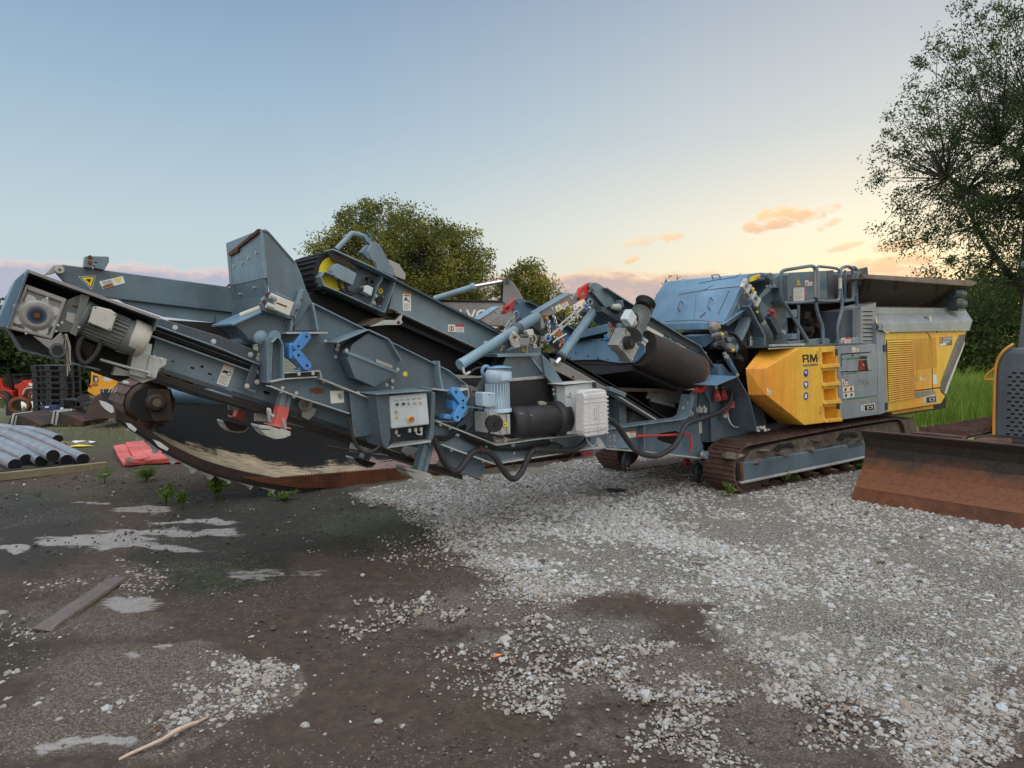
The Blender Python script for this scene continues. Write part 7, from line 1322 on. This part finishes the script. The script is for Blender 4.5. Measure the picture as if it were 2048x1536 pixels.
def crawler(par, org, L_, R_, wd, n, mat, nm='track'):
    b = MB(); tot = 2 * L_ + 2 * math.pi * R_
    def path(d):
        d %= tot
        if d < L_: return d, 2 * R_
        d -= L_
        if d < math.pi * R_: a = d / R_; return L_ + R_ * math.sin(a), R_ + R_ * math.cos(a)
        d -= math.pi * R_
        if d < L_: return L_ - d, 0
        a = (d - L_) / R_; return -R_ * math.sin(a), R_ - R_ * math.cos(a)
    ctr = org + U * L_ / 2 + Z * R_
    for i in range(n):
        s, z = path(i * tot / n); s2, z2 = path((i + 1) * tot / n); p = org + U * s + Z * z; q = org + U * s2 + Z * z2; t_ = (q - p).normalized(); o = t_.cross(N); o = o if o.dot(p - ctr) > 0 else -o
        q = p + (q - p) * .95; b.prism([p, q, q - o * .03, p - o * .03], -N * wd, mat); b.prism([p, p + t_ * .03, p + t_ * .03 + o * .05, p + o * .05], -N * wd, mat)
    return b.build(nm, par)
crawler(BD, DZ(.82, -.55, 0), 2.4, .38, .52, 36, 'track'); crawler(BD, DZ(.82, 1.07, 0), 2.4, .38, .52, 36, 'track')
b = MB(); b.box(DZ(1.95, 0, .55), U * 1.15, N * .5, Z * .2, 'dark'); b.hull([DZ(s, a, z) for s in (1.22, 3.0) for a in (-.45, .45) for z in (.62, 1.62)] + [DZ(s, a, 1.72) for s in (1.25, 3.0) for a in (-.36, .40)], 'dozer'); b.build('engine_body', BD, .02)
b = MB(); rx = lambda a, z: DZ(1.215, a, z)
b.prism([rx(a, z) for a, z in ((-.40, .64), (.40, .64), (.40, 1.55), (.33, 1.66), (-.33, 1.66), (-.40, 1.55))], U * .02, 'dozer')
for i in range(18):
    for j in range(9):
        c = DZ(1.213, -.31 + j * .076 + (.038 if i % 2 else 0), .68 + i * .045); b.prism([c + N * (math.cos(k * .785) * .026) + Z * (math.sin(k * .785) * .0135) for k in range(8)], U * .004, 'hole')
b.build('radiator_grille', BD, 0, 'grey perforated radiator grille')
b = MB(); b.tube(catm([DZ(1.2, -.44, .62), DZ(1.2, -.45, 1.2), DZ(1.2, -.445, 1.52), DZ(1.2, -.38, 1.68), DZ(1.25, -.30, 1.76)], 4), .016, 'yellowd', 8); b.tube(catm([DZ(1.2, -.45, 1.50), DZ(1.2, -.54, 1.40), DZ(1.2, -.53, 1.36), DZ(1.2, -.45, 1.37)], 4), .013, 'yellowd', 8); b.build('grille_guard', BD)
b = MB(); b.hull([DZ(s, a, z) for s in (1.98, 2.9) for a, z in ((-.40, 1.70), (-.34, 2.6), (.40, 1.70), (.34, 2.6))], 'glass'); b.hull([DZ(s, a, z) for s in (1.95, 3.0) for a, z in ((-.47, 1.6), (-.47, 1.80), (.47, 1.6), (.47, 1.80))], 'dozer'); cbn = b.build('cab', BD, .02)
for s_ in (1.95, 2.92):
    for sg_ in (-1, 1): b = MB(); b.hull([DZ(s_ + ds, sg_ * a, z) for ds in (-.05, .05) for a, z in ((.47, 1.7), (.36, 1.7), (.41, 2.66), (.30, 2.66))], 'dozer'); b.build('cab_post', cbn, .01)
b = MB(); b.hull([DZ(s, a, z) for s in (1.85, 3.05) for a in (-.46, .46) for z in (2.64, 2.72)], 'dozer'); b.build('cab_roof', cbn, .02)
b = MB(); b.tube([DZ(1.6, .2, 1.7), DZ(1.6, .2, 2.15)], .05, 'oldsteel', 14); b.build('exhaust_pipe', BD)
b = MB(); b.hull([DZ(s, a, z) for s, a, z in ((.40, -.35, .35), (.40, .1, .35), (.75, -.4, .42), (.75, -.6, .42), (.40, -.40, .72), (.40, -.05, .74), (.9, -.5, .74), (.7, -.1, .79))], 'rust'); b.box(DZ(.75, 0, .5), U * .45, N * .12, Z * .1, 'dark'); b.build('push_arm', BD, .02, 'rusty push arm behind the blade')
# ================================================================ black pipes on the left
PR = .085
def pipe(x, y, zc, x1, y1, lab, first=False):
    e = G(x, y, zc); f = G(x1, y1, PR); d = (f - e); d.z = 0; L_ = d.length; d.normalize(); s = Vector((-d.y, d.x, 0)); s = s if s.x < 0 else -s
    path = catm([e, e.lerp(f, .35), e.lerp(f, .75) + s * .05, f + s * .25, f + d * 1.6 + s * 1.3, f + d * 2.3 + s * 3.2], 7)
    T = thing('pipe', e - Z * zc, lab, 'pipe', 'flexible black pipes stacked by the timber'); b = MB()
    n0 = len(path); b.tube(path, PR, 'pipe', 22); b.f = [q for q in b.f if len(q) < 20]; b.m = b.m[:len(b.f)]; b.sm = b.sm[:len(b.f)]
    dr = (path[1] - path[0]).normalized(); b.lathe(path[0], dr, [(0, PR), (0, PR * .88)], 'pipein', 22); b.f = [q for q in b.f if len(q) < 20]; b.m = b.m[:len(b.f)]; b.sm = b.sm[:len(b.f)]
    b.tube([path[0] + dr * k for k in (0, .3, .6)], PR * .88, 'hole', 22); b.build('pipe_wall', T)  # bore coloured near-black so the pipe ends read as shaded hollows
    b = MB()
    for an in (.35, 2.0):
        q = []
        for i, p in enumerate(path): t_ = (path[min(i + 1, n0 - 1)] - path[max(i - 1, 0)]).normalized(); sd = t_.cross(Z).normalized(); up = sd.cross(t_); q.append(p + (sd * math.cos(an + .6) + up * math.sin(an + .6)) * PR)
        b.tube(q, .0045, 'pipestripe', 5)
    b.build('colour_stripe', T)
pipe(116, 879, PR, 62, 857, 'black pipe lying farthest back behind the row of pipe ends')
pipe(166, 919, PR, 28, 853, 'black pipe whose end lies nearest the end of the timber beam')
pipe(134, 921, PR, 6, 860, 'black pipe second from the right in the front row of open ends')
pipe(106, 912, PR * 2.6, -12, 856, 'black pipe riding on top of the front row')
pipe(83, 922.5, PR, -26, 868, 'pale rimmed black pipe third from the left in the front row')
pipe(53, 920, PR, -30, 878, 'black pipe second from the left in the front row')
pipe(30, 930, PR, -40, 895, 'leftmost black pipe against the timber beam')
e = G(213, 938); f = G(0, 961); d = (e - f).normalized(); f = f - d * 1.5; b = MB(); h = .10; b.bar(f + Z * h / 2, e + Z * h / 2, .09, h, 'timber'); tag(b.build('timber_beam', None, .004, loc=tuple(e)), 'pale squared timber beam lying in front of the black pipes', 'timber')
e = G(40, 955, .05); b = MB(); b.bar(G(-40, 949, .03), G(150, 933, .03), .12, .06, 'dark'); tag(b.build('timber_bearer', None, loc=tuple(e)), 'dark timber under the pipe ends behind the pale beam', 'timber')
# red panel
RP = thing('red_panel', G(300, 910), 'battered red plastic panel lying flat on the mud', 'panel')
b = MB(); q = [G(x, y, .02) for x, y in pp('227,897 252,893 263,918 372,908 378,921 372,925 300,928 247,933 236,918')]; b.prism(q, Z * .05, 'redp'); q = [G(x, y, .05) for x, y in pp('251,890 318,884 372,908 380,920 270,926')]; b.prism(q, Z * .05, 'redp'); rpb = b.build('panel_sheet', RP, .012)
b = MB(); q = [G(x, y, .105) for x, y in pp('254,895 276,893 300,914 290,917 268,920')]; 
for a, c in zip(q, q[1:]): b.bar(a, c, .02, .012, 'redp')
b.prism([G(x, y, .105) for x, y in pp('248,918 260,914 268,922 262,926')], Z * .004, 'dirt'); b.build('panel_ribs', rpb)
b = MB(); rg = random.Random(12)
for i in range(9): p = G(148 + rg.uniform(-20, 28), 889 + rg.uniform(-5, 4), .02); b.hull([p + Vector((rg.uniform(-.22, .22), rg.uniform(-.12, .12), rg.uniform(-.02, .05))) for _ in range(7)], 'signy' if i < 3 else ('white' if i % 2 else 'dirt'))
tag(b.build('torn_sack', None, loc=tuple(G(150, 890))), 'crumpled yellow and white torn sack beside the pipes', 'sack')
# buckets and attachments
def shape(name, px, dep, th, mat, lab, cat, extra=None, grp=None, bev=.01):
    P = pp(px); T = thing(name, (D(P[0][0], 690, dep).x, dep, 0), lab, cat, grp); b = MB(); b.prism([D(x, y, dep) for x, y in P], Vector((0, th, 0)), mat); b.build('shell', T, bev)
    if extra:
        b = MB()
        for q, mt in extra: b.prism([D(x, y, dep - .02) for x, y in pp(q)], Vector((0, th * .6, 0)), mt)
        b.build('lip', T, .004)
    return T
GB = 'spare buckets on the ground'
shape('loader_bucket', '14,850 24,828 34,829 56,836 84,850 82,857 14,857', 15.1, 1.0, 'oldsteel', 'low rusty bucket with two bright edges behind the pipes', 'bucket', [('20,852 25,827 29,828 24,853', 'steel'), ('27,853 32,831 34,832 30,854', 'steel')], GB)
shape('loader_bucket', '98,846 104,822 118,824 150,835 166,843 164,851 110,853 99,848', 15.3, 1.0, 'oldsteel', 'rust brown bucket with two pale worn side bars', 'bucket', [('101,847 106,821 110,822 106,849', 'alu'), ('109,850 113,822 118,824 113,851', 'alu')], GB)
shape('loader_bucket', '168,838 176,812 184,798 196,788 232,800 236,836 200,838', 15.0, 1.4, 'hopper', 'big dark rust bucket in front of the yellow cab', 'bucket', None, GB)
T = thing('grapple', (D(140, 690, 15.8).x, 15.8, 0), 'black grapple frame standing between the buckets', 'grapple'); b = MB()
for q in ('123,798 146,802 146,818 124,812', '153,795 156,792 160,800 160,812 152,812', '150,804 176,806 176,812 150,813', '124,812 128,812 126,832 120,832', '141,816 146,816 142,832 138,832'): dp(q, 'plasticblk', b, 15.8, .4)
b.build('frame', T, .004); b = MB()
for x in range(127, 146, 3): dp('%d,800 %d,800 %d,815 %d,815' % (x, x + 1, x + 1, x), 'dark', b, 15.76, .04)
dp('121,815 126,816 124,826 120,826', 'white', b, 15.7, .04); dp('139,818 144,818 141,830 138,830', 'cream', b, 15.7, .04); b.build('grille_bars', T)
T = thing('ring_attachment', (D(40, 690, 17).x, 17, 0), 'rusty curved steel ring propped over the low bucket', 'ring'); b = MB(); b.tube([D(40 + 19 * math.cos(a * .3307 - .3), 812 - 14 * math.sin(a * .3307 - .3), 17) for a in range(20)], .055, 'rust', 8); dp('10,800 24,796 26,826 12,832', 'plasticblk', b, 17, .3); b.build('steel_ring', T)
b = MB(); b.cyl(D(18, 812, 20) , D(80, 815, 20), .16, 'cream', 18); tag(b.build('concrete_pipe', None, loc=tuple(G(50, 815))), 'pale length of pipe lying under the red loader', 'pipe')
T = thing('blue_drum', (D(92, 690, 16.6).x, 16.6, 0), 'dark blue plastic crate under the stack of pallets', 'crate'); b = MB(); dp('80,812 114,810 114,833 80,834', 'bluebar', b, 16.6, .6); b.build('crate_body', T, .02); b = MB(); dp('90,813 97,812.5 97,815.5 90,816', 'white', b, 16.58, .02); 
for i in range(8): x = 86 + (i % 4) * 5; y = 822 + (i // 4) * 4; dp('%d,%d %d,%d %d,%d %d,%d' % (x, y, x + 2, y, x + 2, y + 2, x, y + 2), 'panelw', b, 16.58, .02)
b.build('crate_label', T)
# pallets
def pallet():
    T = thing('pallet', (0, 0, 0), '', 'pallet', 'black plastic pallets in the tall stack'); b = MB()
    for i in range(6): b.box(Vector((-.30 + i * .12, 0, .125)), Vector((.048, 0, 0)), Vector((0, .42, 0)), Z * .012, 'plasticblk')
    b.build('deck', T, .003); b = MB()
    for y in (-.36, 0, .36): b.box(Vector((0, y, .016)), Vector((.36, 0, 0)), Vector((0, .06, 0)), Z * .014, 'plasticblk')
    for x in (-.30, 0, .30):
        for y in (-.36, 0, .36): b.box(Vector((x, y, .072)), Vector((.058, 0, 0)), Vector((0, .06, 0)), Z * .043, 'plasticblk')
    b.build('blocks', T, .003); return T
pal = pallet(); pc = D(107, 690, 17.1); ords = ['lowest', 'second from the bottom', 'third from the bottom', 'fourth from the bottom', 'middle', 'fourth from the top', 'third from the top', 'second from the top', 'topmost']
for i in range(9):
    o = pal if i == 0 else copy_tree(pal); o.location = (pc.x + random.uniform(-.015, .015), 17.2 + random.uniform(-.02, .02), .03 + i * .1385); o.rotation_euler = (0, 0, .12 + random.uniform(-.03, .03)); o['label'] = 'black plastic pallet, ' + ords[i] + ' of the tall stack'
# red loader
LD = 23.; T = thing('wheel_loader', (D(40, 690, LD).x, LD, 0), 'small red wheel loader parked under the trees at the left edge', 'loader')
def wheel(x, y, r, par, dep, m1='rubberg', m2='loaderred'):
    c = D(x, y, dep); r = r * dep / FOC; Y = Vector((0, -1, 0)); b = MB(); b.lathe(c, Y, [(-.22, r * .75), (-.2, r * .97), (-.1, r), (-.02, r), (.0, r * .92), (.01, r * .62)], m1, 28)
    w_ = b.build('wheel', par); b = MB(); b.lathe(c, Y, [(.0, r * .62), (.015, r * .58), (.0, r * .3), (.02, r * .28), (.03, r * .2)], m2, 24); b.cyl(c + Y * .02, c + Y * .05, r * .2, 'alu', 12); b.build('rim', w_)
wheel(67, 793, 17, T, LD); wheel(1, 798, 16, T, LD); wheel(67, 789, 16, T, LD + 1.3); wheel(1, 793, 15, T, LD + 1.3)
b = MB(); dp('-20,790 -20,760 0,756 6,776 24,782 24,797 8,797', 'loaderred', b, LD + .2, .9); dp('28,770 40,766 46,760 54,764 60,776 52,782 44,796 36,796 36,780 28,776', 'loaderred', b, LD + .2, .8); b.build('chassis', T, .02, 'red chassis and loader arms')
b = MB(); dp('0,782 24,778 26,797 0,797', 'plasticblk', b, LD + .3, .8); b.build('cab_base', T, .005); b = MB(); dp('46,762 80,772 80,780 56,776', 'loaderred', b, LD + .1, .2); dp('58,766 80,774 80,778 56,770', 'white', b, LD + .05, .05); b.tube(catm([D(46, 788, LD + .05), D(50, 779, LD + .05), D(58, 776, LD + .05), D(70, 776, LD + .05)], 4), .03, 'cream', 8); b.build('loader_arm', T, .005)
b = MB(); dp('-4,750 42,747 46,756 40,770 6,774 -4,770', 'glass', b, LD + .5, .6); dp('-10,736 -8,734 12,735 17,744 22,762 25,782 22,782 19,762 14,746 11,738 -8,737', 'plasticblk', b, LD + .3, .1); dp('22,748 44,748 45,751 22,751', 'plasticblk', b, LD + .35, .8); b.build('cab_frame', T, .004)
# white vehicles glimpsed behind
shape('parked_van', '48,752 60,750 66,758 68,766 48,767', 27, 1.2, 'panelw', 'white van glimpsed behind the red loader', 'van', [('52,755 59,753 63,759 52,760', 'glass')])
shape('parked_lorry', '455,660 505,664 505,690 458,694', 20, 1.6, 'panelw', 'white lorry body glimpsed through the gap below the feed chute', 'lorry', [('474,668 484,666 488,674 476,676', 'white'), ('482,672 485,672 480,690 477,690', 'rust')])
# yellow cab
YD = 20.; T = thing('yellow_cab', (D(200, 690, YD).x, YD, 0), 'orange yellow vehicle cab with a slanted window behind the dark bucket', 'vehicle')
b = MB(); dp('174,783 178,770 181,766 182,741 190,735 198,734 210,741 235,748 236,800 206,800 186,790', 'truckyel', b, YD, 1.0); dp('181,744 184,738 190,733 186,740', 'cream', b, YD - .03, .2); b.build('cab_shell', T, .02)
b = MB(); dp('185.5,749.5 195.5,752.5 196.5,763.5 185.5,764.5', 'glass', b, YD - .015, .03); dp('190,755 194.5,755 195,762.5 190,763', 'creamr', b, YD - .02, .03); b.build('side_window', T); b = MB(); dp('204,746 206,742 212,742 218,746 218,752 204,753', 'glass', b, YD - .015, .03); dp('203,753 224,752.5 224,754 203,754.5', 'cream', b, YD - .03, .04); b.build('front_window', T)
b = MB(); dp('177.5,772 180,769 182,772 181,775 178,775', 'lens', b, YD - .02, .03); b.build('headlight', T)
P = D(185, 770.4, YD - .002); text('MAN', P, Vector((1, 0, 0)), Z, 3 * YD / FOC, 'ink', 'lettering', T, 11 * YD / FOC) if False else None
b = MB(); rg = random.Random(6)
for i in range(12): x = 184 + (i % 6) * 2; y = 767 + (i // 6) * 3; dp('%f,%f %f,%f %f,%f %f,%f' % (x, y, x + 1.3, y, x + 1.2, y + 2, x + .1, y + 2.1), 'ink', b, YD - .006, .01)
b.build('lettering_marks', T)
# loose plank and stick in the foreground
a, c = G(88, 1268), G(236, 1163); d = (c - a).normalized(); s = Vector((d.y, -d.x, 0)); b = MB(); b.hull([a + s * -.07 + d * .02, a + s * .05, c + s * .065, c - s * .055] + [p + Z * .026 for p in (a + s * -.07, a + s * .05 + d * .015, c + s * .065, c - s * .055 - d * .02)], 'plank'); o = b.build('wooden_plank', None, .003, loc=tuple(a)); o.location.z += .012; tag(o, 'weathered grey wooden plank lying on the soil at the left', 'plank')
P = [G(x, y, z) for x, y, z in ((238, 1519, .015), (262, 1507, .02), (300, 1490, .025), (330, 1476, .03), (352, 1462, .034), (378, 1450, .03), (398, 1443, .02), (416, 1433, .015))]; b = MB(); b.tube(P, [.006, .0075, .008, .009, .012, .010, .008, .004], 'stickw', 8, 5); tag(b.build('stick', None, loc=tuple(P[0])), 'pale peeled crooked stick on the pebbles in the lower left', 'stick')
a, c = G(1378, 1126, .015), G(1412, 1131, .02); b = MB(); b.bar(a, c, .03, .02, 'plank'); tag(b.build('wood_scrap', None, loc=tuple(a)), 'small splinter of wood on the pale gravel', 'wood scrap')
for x, y, r_, lab in ((985, 1315, 1, 'single orange fallen leaf on the wet brown soil'), (757, 1340, 2, 'dark red fallen leaf left of the orange leaf'), (1650, 1421, 3, 'curled brown leaf among the stones at the right'), (300, 1335 + 128, 4, 'dry brown leaf among pebbles beside the pale stick')):
    p = G(x, y, .012); rg = random.Random(r_); a = rg.uniform(0, 3); d = Vector((math.cos(a), math.sin(a), .1)); s = Vector((-math.sin(a), math.cos(a), .15)); b = MB(); b.add([p, p + d * .03 + s * .014 + Z * .008, p + d * .065, p + d * .03 - s * .012 + Z * .006, p + d * .03 - Z * .001], [[0, 1, 4], [1, 2, 4], [2, 3, 4], [3, 0, 4]], 'orange' if r_ == 1 else 'rust'); tag(b.build('fallen_leaf', None, loc=tuple(p)), lab, 'leaf')
p = G(1233, 985, .01); rg = random.Random(1); b = MB()
for i in range(4): b.hull([p + Vector((rg.uniform(-.14, .14), rg.uniform(-.06, .06), rg.uniform(0, .05))) for _ in range(8)], 'rubber')
tag(b.build('rubber_scrap', None, loc=tuple(p)), 'black torn rubber scrap on the gravel before the far track', 'rubber scrap')
# overhead line at the right, far shed light between the trees
b = MB(); b.tube([D(1905, 626, 34), D(1960, 620, 38), D(2080, 608, 44)], .012, 'cyl', 5); tag(b.build('overhead_cable', None, loc=tuple(D(1905, 626, 34))), 'thin overhead cable in front of the dark trees', 'cable')
